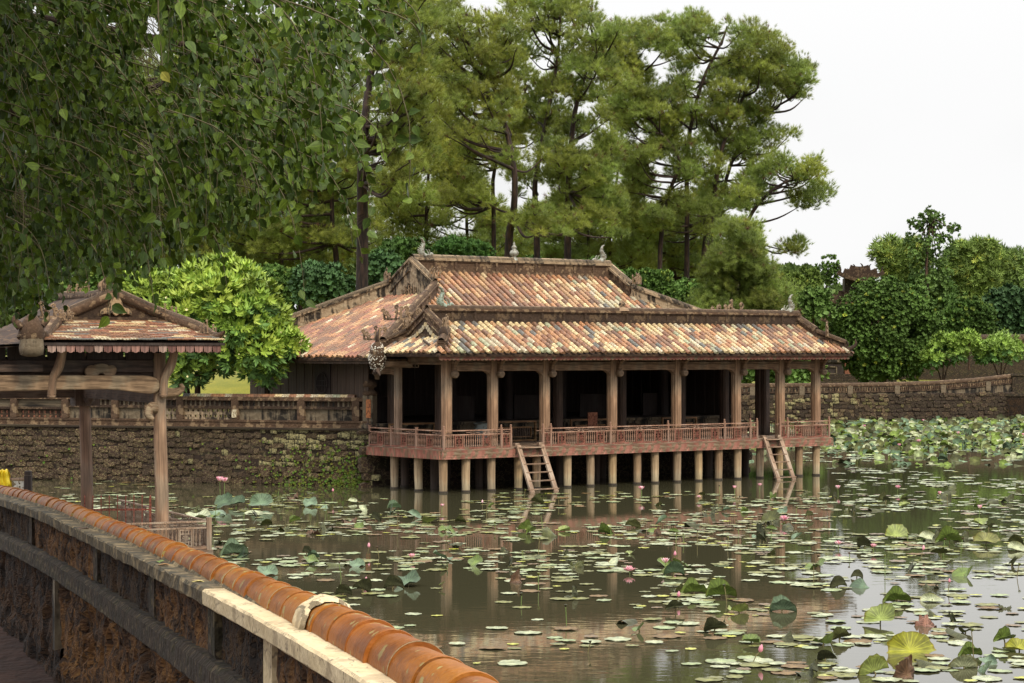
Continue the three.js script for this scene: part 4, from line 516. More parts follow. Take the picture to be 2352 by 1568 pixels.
  mesh('gable_scroll', scrolls(7, 0.5, 21, 0.15).rotateY(-Math.PI / 2).translate(3.78, 6.52, -7.43), M.ornament, mg);
  // ornaments
  const orn = (name, geo, mat, u, y, w, ry, s = 1) => { const m = mesh(name, geo, mat, pav); m.position.copy(L3(u, y, w)); m.rotation.y = ry; m.scale.setScalar(s); return m; };
  const bg = beast(0.52); orn('ridge_beast', bg, M.porcelain, 4.4, 7.92, 7.43, Math.PI); orn('ridge_beast', bg, M.porcelain, 12.7, 7.92, 7.43, 0); orn('ridge_beast', bg, std({ color: C(0.27, 0.34, 0.28), map: rep(T.tile, 2), roughness: 0.5 }), 0.75, 5.95, 1.1, Math.PI); orn('ridge_beast', bg, M.porcelain, 16.5, 5.95, 1.1, 0);
  orn('finial', finialGeo(), M.porcelain, 8.5, 7.92, 7.43, 0); orn('finial', lathe([[0, 0.42], [0.03, 0.38], [0.1, 0.3], [0.13, 0.22], [0.08, 0.15], [0.2, 0.1], [0.26, 0]], 12), M.ornament, 8.4, 5.95, 1.1, 0);
  const sg = [11, 12, 13, 14].map((s) => scrolls(8, 0.6, s));
  orn('cloud_scroll', sg[0], M.ornament, 3.9, 7.15, 6.02, 0.5, 0.8); orn('cloud_scroll', sg[1], M.ornament, 3.85, 7.08, 8.95, 1.2, 1.0); orn('cloud_scroll', sg[2], M.ornament, 13.2, 7.1, 5.9, 0.6, 1.0); orn('cloud_scroll', sg[3], M.ornament, 0.1, 5.32, 0.02, 0.8, 0.85); orn('cloud_scroll', sg[0], M.ornament, 17.1, 5.1, -0.2, 0.78, 1.15);
  orn('cloud_scroll', sg[1], M.ornament, 0.1, 5.3, 2.2, 0.8, 0.9); orn('cloud_scroll', sg[2], M.ornament, -0.4, 4.92, 2.95, -0.4, 1.1); orn('cloud_scroll', sg[2], M.ornament, 0.9, 5.6, 3.6, -0.6, 1.2); orn('cloud_scroll', sg[3], M.ornament, 16.4, 5.7, 4.4, 0.2, 1.7);
  orn('corner_scroll', join([tube([V(0, 0, 0), V(0, 0.05, 0.25), V(0, 0.2, 0.42), V(0, 0.36, 0.4)], [0.09, 0.08, 0.05, 0.02], 7, 9), tube([V(0, 0.04, 0.05), V(0, 0.2, 0.16), V(0, 0.3, 0.1)], [0.05, 0.02], 6, 5)]), M.ridgeDark, 17.55, 4.6, -0.6, 0.8, 1.1);
  orn('corner_mask', join([lathe([[0.2, 0], [0.22, 0.1], [0.15, 0.3], [0.2, 0.5], [0.1, 0.75], [0, 0.8]], 8), tube([V(-0.1, 0.1, 0.15), V(-0.18, -0.1, 0.35), V(-0.1, -0.3, 0.42)], [0.08, 0.06, 0.03], 6), tube([V(0.12, 0.1, 0.15), V(0.16, -0.12, 0.3), V(0.12, -0.3, 0.34)], [0.08, 0.06, 0.03], 6)]), M.ridgeDark, -0.2, 4.72, -0.28, 0.785, 0.8);
  // the shell studded gutter fish at the valley between the roofs, with its spout
  const fish = orn('gutter_fish', lathe([[0.02, -0.5], [0.16, -0.46], [0.26, -0.3], [0.3, 0], [0.27, 0.25], [0.2, 0.45], [0.06, 0.6], [0, 0.62]], 14).rotateX(0.5), M.ridge, -0.9, 4.35, 2.45, -0.6, 0.95);
  { const st = [], r = mulberry(8); for (let i = 0; i < 320; i++) { const a = r() * Math.PI * 2, y = -0.4 + r() * 0.9, q = y < 0 ? lerp(0.3, 0.2, -y * 2) : lerp(0.3, 0.17, y * 2); st.push(new THREE.IcosahedronGeometry(0.03, 0).translate(Math.cos(a) * q, y, Math.sin(a) * q)); } mesh('shell_stud', join(st).rotateX(0.5), M.white, fish, 'stuff'); }
  mesh('jaw', join([tube([V(0, -0.38, -0.12), V(-0.1, -0.55, 0.05), V(-0.12, -0.5, 0.2)], [0.12, 0.07, 0.02], 7, 6), tube([V(0, -0.38, 0.1), V(0.1, -0.62, 0.12)], [0.1, 0.03], 6), tube([V(0, 0.5, 0.2), V(0, 0.75, 0.35), V(0.05, 0.95, 0.32)], [0.08, 0.05, 0.02], 6, 6)]), M.darkWood, fish);
  const sp = orn('gutter_log', join(tube([V(0, 0, 0), V(0.6, -0.02, 0.2), V(1.1, -0.05, 0.4)], [0.17, 0.16, 0.15], 10)), M.greyH, -0.75, 4.2, 2.5, 0.3);
}
// things on the porch
function ladder(label, u0, u1, du, dw, group) {
  const t = thing('wooden_ladder', label, 'ladder', PO, 0.6493), a = [u0, u1].map((u) => [L3(u, 1.46, -0.12), L3(u - du, -0.25, -0.12 - dw)]);
  for (const [p, q] of a) mesh('side_rail', join(bar(p, q, 0.07, 0.17, V(1, 0, 0))), M.grey, t);
  for (let i = 0; i < 6; i++) { const k = 0.04 + i * 0.153, p = a[0][0].clone().lerp(a[0][1], k), q = a[1][0].clone().lerp(a[1][1], k); const e = q.clone().sub(p).normalize().multiplyScalar(i === 5 ? 0.12 : 0.02); mesh('rung', join(bar(p.sub(e), q.add(e), i ? 0.12 : 0.2, 0.035)), M.greyH, t); }
  mesh('head_piece', join([bar(a[0][0].clone().add(V(-0.12, 0.03, -0.06)), a[0][0].clone().add(V(0.05, 0.03, -0.06)), 0.16, 0.1), bar(a[1][0].clone().add(V(-0.12, 0.03, -0.06)), a[1][0].clone().add(V(0.05, 0.03, -0.06)), 0.16, 0.1)]), M.greyH, t);
}
ladder('weathered grey ladder from the left railing gap down into the water, nearer one', 2.92, 3.9, 0.36, 1.35);
ladder('weathered dark ladder near the right end of the deck, farther one', 14.05, 14.8, 0.42, 1.25);
{
  const inPav = (name, label, cat, u, y, w, ry = 0, group) => thing(name, label, cat, PO.clone().addScaledVector(PU, u).addScaledVector(PW, w).add(V(0, y, 0)), 0.6493 + ry, group);
  const gold = woody(C(0.3, 0.17, 0.06), 0.6, true), bench = (t, l) => { mesh('frame', join([span(-l / 2, l / 2, 0.68, 0.74, 0.03, -0.03), span(-l / 2, l / 2, 0.02, 0.08, 0.03, -0.03), span(-l / 2, -l / 2 + 0.06, 0, 0.74, 0.035, -0.035), span(l / 2 - 0.06, l / 2, 0, 0.74, 0.035, -0.035)]), gold, t); mesh('inner_frame', join([span(-l / 2 + 0.2, l / 2 - 0.2, 0.48, 0.53, 0.02, -0.02), span(-l / 2 + 0.2, l / 2 - 0.2, 0.16, 0.2, 0.02, -0.02), span(-l / 2 + 0.2, -l / 2 + 0.24, 0.16, 0.53, 0.025, -0.025), span(l / 2 - 0.24, l / 2 - 0.2, 0.16, 0.53, 0.025, -0.025)]), gold, t); const b = []; for (let x = -l / 2 + 0.3; x < l / 2 - 0.25; x += 0.1) b.push(box(0.03, 0.3, 0.03, x, 0.34, 0)); mesh('slat', join(b), M.darkWood, t, 'stuff'); mesh('seat', join(span(-l / 2, l / 2, 0.36, 0.4, -0.05, -0.5)), M.darkWoodH, t); };
  bench(inPav('carved_bench', 'carved gilded bench seen behind the railing at the left end of the porch', 'bench', 1.35, 1.4, 3.7), 1.9);
  bench(inPav('carved_bench', 'carved bench behind the gap in the railing above the nearer ladder', 'bench', 5.4, 1.4, 3.4), 2.0);
  bench(inPav('carved_bench', 'dark carved bench in the middle bay of the porch', 'bench', 9.0, 1.4, 3.6), 1.8);
  bench(inPav('carved_bench', 'low carved bench in the right hand bays of the porch', 'bench', 13.0, 1.4, 3.3), 1.7);
  const urn = inPav('ceramic_urn', 'blue grey glazed urn standing on the porch behind the second bay railing', 'urn', 3.9, 1.4, 3.2); mesh('pot', lathe([[0.16, 0], [0.2, 0.05], [0.28, 0.3], [0.3, 0.5], [0.24, 0.62], [0.31, 0.68], [0.29, 0.7], [0.2, 0.62], [0.02, 0.5]], 16), std({ color: C(0.2, 0.24, 0.24), roughness: 0.35, map: rep(T.tile, 1) }), urn); mesh('foot_ring', new THREE.TorusGeometry(0.17, 0.025, 6, 16).rotateX(Math.PI / 2).translate(0, 0.025, 0), M.darkWood, urn);
  const sign = inPav('notice_board', 'small dark notice board standing inside the middle of the porch', 'sign', 8.3, 1.4, 2.6); mesh('board', join(box(0.42, 0.5, 0.03, 0, 0.75, 0)), M.terra, sign); mesh('leg', join([box(0.04, 0.6, 0.04, -0.17, 0.28, -0.03), box(0.04, 0.6, 0.04, 0.17, 0.28, -0.03)]), M.darkWood, sign);
}
// ---------------------------------------------------------------- landing pavilion on the left
const GA = 0.4363, GU = V(Math.cos(GA), 0, -Math.sin(GA)), GW = V(-Math.sin(GA), 0, -Math.cos(GA)), GO = V(-7.7, 0, -47.6);
const gate = thing('landing_pavilion', 'small landing pavilion with gabled tile roof and weathered posts behind the foreground wall', 'pavilion', GO, GA);
{
  const post = (u, w, lean, mat) => { const m = mesh('column', join(tube([V(lean, -0.6, 0), V(lean * 0.6, 1.4, 0), V(0, 3.3, 0), V(0, 4.5, 0)], [0.155, 0.15, 0.14, 0.13], 16, 9), false), mat, gate); m.position.copy(L3(u, 0, w)); return m; };
  post(0, 0, 0.08, M.gateCol); const c2 = post(0, 6.68, 0.08, woody(C(0.26, 0.18, 0.13), 0.8)); post(-5.2, 0, 0, M.gateCol); post(-5.2, 6.68, 0, M.gateCol);
  mesh('capital', join([span(-0.3, 0.3, 3.2, 3.7, -6.4, -6.96), tube([V(0, 3.5, -6.6), V(0, 3.35, -6.2), V(0, 3.5, -5.9)], [0.14, 0.12, 0.05], 6)]), M.darkWood, gate);
  // carved beam with a rounded end, board above it, cloud motif
  { const s = new THREE.Shape(), l = 5.1; s.moveTo(-l, 0.02); s.bezierCurveTo(-l + 1, -0.02, -2.2, 0.06, -1.2, 0.04); s.bezierCurveTo(-0.7, 0.02, -0.5, -0.06, -0.28, -0.06); s.bezierCurveTo(-0.1, -0.06, -0.08, 0.06, -0.1, 0.14); s.bezierCurveTo(-0.12, 0.24, -0.25, 0.28, -0.5, 0.28); s.lineTo(-l, 0.31); mesh('beam', join(new THREE.ExtrudeGeometry(s, { depth: 0.2, bevelEnabled: true, bevelSize: 0.03, bevelThickness: 0.03, bevelSegments: 2, curveSegments: 8 })), M.gateBeam, gate).position.set(0, 3.7, 0.02); }
  mesh('beam', join([span(-5.1, -0.12, 4.08, 4.34, -0.02, -0.12), span(-5.1, -2.6, 4.1, 4.25, 0.2, 0.05)]), M.darkWoodH, gate); mesh('board', join(span(-5.1, -0.1, 3.9, 4.42, -0.14, -0.18)), M.darkWoodH, gate); mesh('board', join([-0.35, -1.2, -2.05, -2.9, -3.75, -4.6].map((u) => span(u - 0.4, u + 0.4, 4.36, 4.72, -0.03, -0.09))), M.black, gate);
  { const s = new THREE.Shape(); s.moveTo(-0.31, 0.02); s.bezierCurveTo(-0.4, 0.12, -0.3, 0.25, -0.16, 0.21); s.bezierCurveTo(-0.1, 0.27, 0.1, 0.27, 0.16, 0.21); s.bezierCurveTo(0.28, 0.26, 0.36, 0.16, 0.3, 0.06); s.bezierCurveTo(0.28, -0.01, 0.1, -0.01, 0.08, 0.03); s.bezierCurveTo(0.05, 0.09, -0.05, 0.09, -0.08, 0.03); s.bezierCurveTo(-0.12, -0.02, -0.25, -0.02, -0.31, 0.02); mesh('cloud_motif', join(new THREE.ExtrudeGeometry(s, { depth: 0.07, bevelEnabled: true, bevelSize: 0.015, bevelThickness: 0.015, bevelSegments: 1 })), M.gateBeam, gate).position.set(-1.32, 4.0, 0.04); }
  mesh('beam', join([span(-0.1, 0.1, 3.4, 3.68, -0.1, -6.6), span(-0.08, 0.08, 3.95, 4.3, -0.1, -6.6)]), M.darkWoodH, gate); mesh('beam', join(span(-5.1, 0, 3.4, 3.66, -6.58, -6.78)), M.darkWoodH, gate);
  mesh('beam_end', join(tube([V(0.1, 3.62, 0.02), V(0.35, 3.63, 0.02), V(0.5, 3.72, 0.02), V(0.46, 3.82, 0.02)], [0.12, 0.1, 0.07, 0.04], 8, 8)), M.gateBeam, gate); mesh('carved_scroll', join(tube([V(-0.1, 3.3, 0.08), V(-0.24, 3.3, 0.1), V(-0.28, 3.15, 0.1), V(-0.18, 3.05, 0.1)], [0.13, 0.12, 0.1, 0.05], 8, 8)), M.gateBeam, gate);
  for (const u of [0.02, -2.42]) mesh('bracket', join([tube([V(u, 3.62, 0.2), V(u + 0.02, 3.95, 0.24), V(u + 0.12, 4.2, 0.34), V(u + 0.16, 4.62, 0.6)], [0.1, 0.09, 0.11, 0.09], 8, 10), lathe([[0, 0], [0.07, 0.02], [0.1, 0.09], [0.07, 0.15]], 10).translate(u, 3.5, 0.2)]), M.gateCol, gate);
  // roof: skirt on four sides, gable and ridge running back
  const E = 4.76, u0 = -2.77, u1 = 1.21, w0 = -0.8, w1 = 7.6, gw = 0.85, gb = 5.2, gu0 = -1.95, gu1 = 0.4;
  const quad = (...q) => { const p = q.map((a) => L3(...a)), pos = []; const f = (a, b, c) => pos.push(a.x, a.y, a.z, b.x, b.y, b.z, c.x, c.y, c.z), dn = V(0, -0.06, 0); for (let i = 1; i < p.length - 1; i++) { f(p[0], p[i], p[i + 1]); f(p[0].clone().add(dn), p[i + 1].clone().add(dn), p[i].clone().add(dn)); } const g = new THREE.BufferGeometry(); g.setAttribute('position', new THREE.Float32BufferAttribute(pos, 3)); g.computeVertexNormals(); return g; };
  const roof = mesh('roof', join([quad([u0, E, w0], [u1, E, w0], [gu1, gb, gw], [gu0, gb, gw]), quad([u1, E, w0], [u1, E, w1], [gu1, gb, w1 - 1.6], [gu1, gb, gw]), quad([u0, E, w1], [u0, E, w0], [gu0, gb, gw], [gu0, gb, w1 - 1.6]), quad([gu1, gb, gw], [gu1, gb, w1 - 1.6], [-0.78, 5.82, w1 - 1.6], [-0.78, 5.82, gw]), quad([gu0, gb, w1 - 1.6], [gu0, gb, gw], [-0.78, 5.82, gw], [-0.78, 5.82, w1 - 1.6]), quad([-6.5, 4.5, -0.5], [u0, 4.72, -0.5], [u0, 5.0, 1.2], [-6.5, 4.9, 1.2])]), M.pan, gate);
  mesh('ceiling', join([span(u0 + 0.1, u1 - 0.1, 4.6, 4.66, -w0 - 0.15, -w1)]), M.black, gate);
  const tg = join(bevelBox(0.158, 0.024, 0.2, 0.006)), list = [], S = L3(0, gb - E, gw - w0).normalize(), N = V(0, S.z * -1, S.y).normalize(); const SL = Math.hypot(gb - E, gw - w0);
  for (let r = 0; r * 0.098 < SL - 0.05; r++) { let k = pick(['cream', 'rust', 'brown']), run = 0; for (let c = 0; c < 26; c++) { const u = u0 + 0.06 + c * 0.16 + (r % 2) * 0.07, t = r * 0.098 / SL, lo = lerp(u0, gu0, t), hi = lerp(u1, gu1, t); if (u < lo + 0.02 || u > hi - 0.02) continue; if (run-- <= 0) { k = pick(['cream', 'pale', 'rust', 'red', 'brown', 'brown', 'rust', 'brown', 'slate', 'rust']); run = Math.floor(R() * 3.5); } list.push({ p: L3(u, E, w0).addScaledVector(S, r * 0.098 + 0.04).addScaledVector(N, 0.03), k, r }); } }
  const rest = []; list.forEach((t, i) => { const m = basis(V(1, 0, 0), N.clone().addScaledVector(S, 0.14).normalize(), V().crossVectors(V(1, 0, 0), N.clone().addScaledVector(S, 0.14).normalize()), t.p.clone().add(V(rr(-0.004, 0.004), rr(0, 0.012), 0))); if (i < 300) { const o = mesh('roof_tile', tg, M.tile[t.k], roof); o.applyMatrix4(m); } else { const c = TILE[t.k]; rest.push({ m, c: C(...c) }); } });
  copies('roof_tile', tg, M.tileMany, rest, gate);
  mesh('soffit_edge', join([span(u0, u1, E - 0.1, E - 0.045, -w0 + 0.02, -w0 - 0.04), span(u1 - 0.03, u1 + 0.02, E - 0.1, E - 0.045, -w0, -w1)]), M.black, roof);
  const bs = new THREE.Shape(); bs.moveTo(0, 0); bs.lineTo(0.02, -0.14); bs.lineTo(0.045, -0.13); bs.quadraticCurveTo(0.1, -0.19, 0.155, -0.13); bs.lineTo(0.18, -0.14); bs.lineTo(0.198, 0); const bg = join(new THREE.ExtrudeGeometry(bs, { depth: 0.025, bevelEnabled: false, curveSegments: 5 }));
  const bm = [[0.5, 0.27, 0.22], [0.36, 0.2, 0.17], [0.24, 0.11, 0.09], [0.55, 0.38, 0.32], [0.16, 0.08, 0.06]].map((c) => woody(C(...c), 0.8, false, T.wood));
  for (let i = 0; i < 19; i++) { const m = mesh('eave_board', bg, i < 2 ? bm[3] : i > 17 ? bm[2] : bm[[0, 1, 2, 0, 3, 1, 4][(i * 5) % 7]], gate); m.position.set(u0 + 0.12 + i * 0.2, E - 0.1, -w0 - 0.03); }
  for (let i = 0; i < 14; i++) { const m = mesh('eave_board', bg, bm[i % 5], gate); m.position.set(u1 - 0.06, E - 0.1, -w0 - 0.1 - i * 0.2 * 1); m.rotation.y = -Math.PI / 2 + Math.PI; }
  const moss = M.ridge, rd = (n, pts, r) => mesh(n, join(tube(pts, r, 10, pts.length > 2 ? 10 : 1)), moss, gate);
  rd('ridge', [L3(-0.78, 5.84, gw - 0.1), L3(-0.78, 5.8, 3.2), L3(-0.78, 5.86, w1 - 1.6)], [0.14, 0.12, 0.13]);
  rd('gable_rake', [L3(-0.78, 5.82, gw - 0.02), L3(gu1 - 0.2, gb + 0.2, gw - 0.05), L3(gu1 + 0.05, gb + 0.1, gw - 0.08)], [0.13, 0.13, 0.13]); rd('gable_rake', [L3(-0.78, 5.82, gw - 0.02), L3(gu0 + 0.2, gb + 0.2, gw - 0.05), L3(gu0 - 0.05, gb + 0.1, gw - 0.08)], [0.13, 0.13, 0.13]);
  rd('hip_ridge', [L3(gu1, gb + 0.12, gw - 0.05), L3(lerp(gu1, u1, 0.6), lerp(gb, E, 0.6) + 0.09, lerp(gw, w0, 0.6)), L3(u1 - 0.12, E + 0.08, w0 + 0.2), L3(u1 + 0.02, E + 0.2, w0 + 0.02)], [0.14, 0.14, 0.11, 0.03]); rd('hip_ridge', [L3(gu0, gb + 0.12, gw - 0.05), L3(lerp(gu0, u0, 0.6), lerp(gb, E, 0.6) + 0.1, lerp(gw, w0, 0.6)), L3(u0 + 0.1, E + 0.1, w0 + 0.2), L3(u0 - 0.04, E + 0.24, w0 + 0.02)], [0.14, 0.14, 0.12, 0.05]);
  { const g = new THREE.Shape(); g.moveTo(gu0, gb); g.lineTo(gu1, gb); g.lineTo(-0.78, 5.84); const m = mesh('gable', join([new THREE.ExtrudeGeometry(g, { depth: 0.1, bevelEnabled: false }).translate(0, 0, -gw - 0.05), span(gu0 - 0.1, gu1 + 0.1, gb - 0.05, gb + 0.09, -gw + 0.1, -gw - 0.04)]), M.ridgeDark, gate);
    const s = new THREE.Shape(); s.moveTo(0, 0.5); s.bezierCurveTo(0.07, 0.42, 0.09, 0.36, 0.13, 0.28); s.bezierCurveTo(0.12, 0.2, 0.18, 0.15, 0.24, 0.16); s.bezierCurveTo(0.32, 0.14, 0.36, 0.06, 0.33, 0.01); s.bezierCurveTo(0.28, 0.06, 0.2, 0.05, 0.16, 0.02); s.bezierCurveTo(0.1, 0.1, 0.06, 0.04, 0, 0); s.bezierCurveTo(-0.06, 0.04, -0.1, 0.1, -0.16, 0.02); s.bezierCurveTo(-0.2, 0.05, -0.28, 0.06, -0.33, 0.01); s.bezierCurveTo(-0.36, 0.06, -0.32, 0.14, -0.24, 0.16); s.bezierCurveTo(-0.18, 0.15, -0.12, 0.2, -0.13, 0.28); s.bezierCurveTo(-0.09, 0.36, -0.07, 0.42, 0, 0.5);
    mesh('gable_motif', join(new THREE.ExtrudeGeometry(s, { depth: 0.05, bevelEnabled: true, bevelSize: 0.01, bevelThickness: 0.015, bevelSegments: 1, curveSegments: 6 })), std({ map: rep(T.plaster, 1.3), color: C(0.75, 0.62, 0.46), roughness: 0.9 }), m).position.set(-0.78, gb + 0.12, -gw + 0.08); }
  const orn = (g, u, y, w, ry = 0, s = 1) => { const m = mesh('cloud_scroll', g, M.ornament, gate); m.position.copy(L3(u, y, w)); m.rotation.y = ry; m.scale.setScalar(s); };
  const tall = join([tube([V(-0.15, 0, 0), V(-0.18, 0.2, 0), V(-0.08, 0.4, 0.02), V(-0.02, 0.62, 0)], [0.08, 0.07, 0.05, 0.04], 7, 9), tube([V(0.08, 0, 0), V(0.1, 0.3, 0), V(0.03, 0.55, 0), V(0.05, 0.82, 0)], [0.08, 0.06, 0.035, 0.03], 7, 9), new THREE.IcosahedronGeometry(0.075, 1).scale(0.9, 1.25, 0.9).translate(0.06, 0.86, 0), new THREE.IcosahedronGeometry(0.06, 1).translate(-0.04, 0.6, 0.03), new THREE.IcosahedronGeometry(0.06, 1).translate(0.12, 0.5, 0), new THREE.IcosahedronGeometry(0.055, 1).translate(-0.16, 0.38, 0.02), tube([V(-0.25, 0, 0), V(-0.28, 0.15, 0), V(-0.22, 0.25, 0)], [0.07, 0.06, 0.02], 6, 6)]);
  const tm = mesh('ridge_ornament', tall, M.ornament, gate); tm.position.copy(L3(-0.85, 5.86, gw)); tm.scale.setScalar(0.9);
  orn(scrolls(6, 0.34, 31), -0.78, 5.9, 4.2, 0.3); orn(scrolls(4, 0.34, 32), -2.35, 5.25, 0.2, 0.2, 1.5); orn(scrolls(4, 0.28, 33), gu1, gb + 0.16, gw - 0.1, 0.4); orn(scrolls(5, 0.3, 34), 0.95, 4.93, -0.5, 0.5); orn(scrolls(6, 0.34, 35), -2.2, 5.2, 0.3, -0.5, 1.1);
  const gh = mesh('gutter_head', join([lathe([[0, -0.05], [0.24, 0], [0.3, 0.12], [0.27, 0.3], [0.2, 0.45], [0.1, 0.58], [0, 0.6]], 12).rotateX(0.2), tube([V(-0.25, 0.3, 0.1), V(-0.38, 0.45, 0.1), V(-0.3, 0.62, 0.1)], [0.1, 0.08, 0.03], 7), tube([V(0.2, 0.35, 0.12), V(0.34, 0.5, 0.1), V(0.28, 0.7, 0.1)], [0.1, 0.07, 0.03], 7), new THREE.TorusGeometry(0.27, 0.05, 6, 14).rotateX(1.4).translate(0, 0.1, 0)]), M.ridge, gate); gh.position.copy(L3(-2.98, 4.75, -0.75)); gh.scale.setScalar(0.95);
  mesh('gutter_bowl', join(lathe([[0.24, 0.3], [0.26, 0.1], [0.24, -0.04], [0.1, -0.08], [0, -0.08]], 14)), M.plaster, gate).position.copy(L3(-2.98, 4.5, -0.8));
  // landing
  mesh('dock_floor', join([span(-6, 1.0, 0.12, 0.22, 0.7, -8)]), M.greyH, gate);
  for (const [u, w] of [[0.9, -0.6], [-2, -0.6], [0.9, 3], [0.9, 7]]) mesh('pile', join(tube([L3(u, -1.4, w), L3(u, 0.12, w)], 0.12, 10)), M.pile, gate);
  railing(gate, L3(-1.9, 0.24, -0.62), L3(0.86, 0.24, -0.62), M.grey, M.grey, M.greyH); railing(gate, L3(0.92, 0.24, -0.56), L3(0.92, 0.24, 6.9), M.grey, M.grey, M.greyH); mesh('newel_post', join(place(bevelBox(0.11, 0.11, 0.72, 0.012).rotateX(Math.PI / 2), 0, 0.36, 0)), M.grey, gate).position.copy(L3(0.92, 0.2, -0.62));
}
{
  const t = thing('iron_gate', 'rusty red iron bar gate on the landing between the two posts', 'gate', V(-9.85, 0, -50.2), 0.1), b = [];
  for (let i = 0; i < 9; i++) { const x = i * 0.187; mesh('bar', SHARED(i === 8 ? 'ib8' : 'ib', () => join([box(i === 8 ? 0.05 : 0.022, 0.95, 0.022, 0, 0.7, 0), new THREE.ConeGeometry(0.02, 0.06, 4).translate(0, 1.2, 0)])), M.iron, t).position.x = x; }
  mesh('cross_bar', join([span(0, 1.5, 0.86, 0.9, 0.02, -0.02), span(0, 1.5, 0.35, 0.39, 0.02, -0.02)]), M.iron, t);
  const p = thing('dock_rail', 'dark post and pale rail with a white fretwork corner at the left edge', 'railing', V(-14.6, 0, -56.4));
  mesh('post', join([span(1.98, 2.16, -0.8, 1.32, 0.09, -0.09), span(1.99, 2.15, 1.335, 1.44, 0.08, -0.08)]), M.black, p); mesh('rail', join(span(-0.6, 1.98, 1.2, 1.26, 0.04, -0.04)), M.grey, p); mesh('rail', join(span(-0.6, 1.98, 0.62, 0.68, 0.04, -0.04)), M.grey, p);
  const s = new THREE.Shape(); s.moveTo(0, 0); s.lineTo(-0.3, 0.06); s.lineTo(-0.2, 0.14); s.lineTo(-0.3, 0.22); s.lineTo(0, 0.22); for (const y of [0.07, 0.16]) { const h = new THREE.Path(); h.absarc(-0.12, y, 0.026, 0, Math.PI * 2); s.holes.push(h); } mesh('fretwork_corner', join(new THREE.ExtrudeGeometry(s, { depth: 0.03, bevelEnabled: false })), M.white, p).position.set(1.97, 0.96, -0.01);
  // cloth hung over the rail
  const pos = [], idx = [], nu = 26, nv = 30, prof = [[-0.07, 0.86], [-0.085, 1.05], [-0.07, 1.24], [-0.02, 1.4], [0.05, 1.46], [0.09, 1.38], [0.075, 1.24], [0.09, 1.1], [0.085, 1.02]]; const pc = new THREE.CatmullRomCurve3(prof.map(([z, y]) => V(0, y, z)));
  for (let i = 0; i <= nu; i++) for (let j = 0; j <= nv; j++) { const q = pc.getPoint(j / nv), x = (i / nu - 0.5) * 0.42, f = Math.sin(i * 0.9 + 2 * fbm(i / 26, j / 30, 4, 4, 2, 3)) * 0.03, a = 1 - 0.45 * smooth(0.3, 0.5, j / nv) * smooth(0.75, 0.52, j / nv); pos.push(x * a + 0.02 * Math.sin(j * 0.5), q.y + 0.035 * Math.sin(i * 0.55 + 1) * (j / nv), q.z + f * (q.z > 0 ? 1 : -1) + 0.02); if (i && j) { const c = (i - 1) * (nv + 1) + j - 1, d = c + nv + 1; idx.push(c, c + 1, d, d, c + 1, d + 1); } }
  const g = new THREE.BufferGeometry(); g.setAttribute('position', new THREE.Float32BufferAttribute(pos, 3)); g.setIndex(idx); g.computeVertexNormals(); const cl = tag(mesh('yellow_cloth', g, M.yellow), 'bright yellow cloth bunched over the rail at the left edge', 'cloth'); M.yellow.side = THREE.DoubleSide; cl.position.set(-13.19, 0.02, -56.4);
}

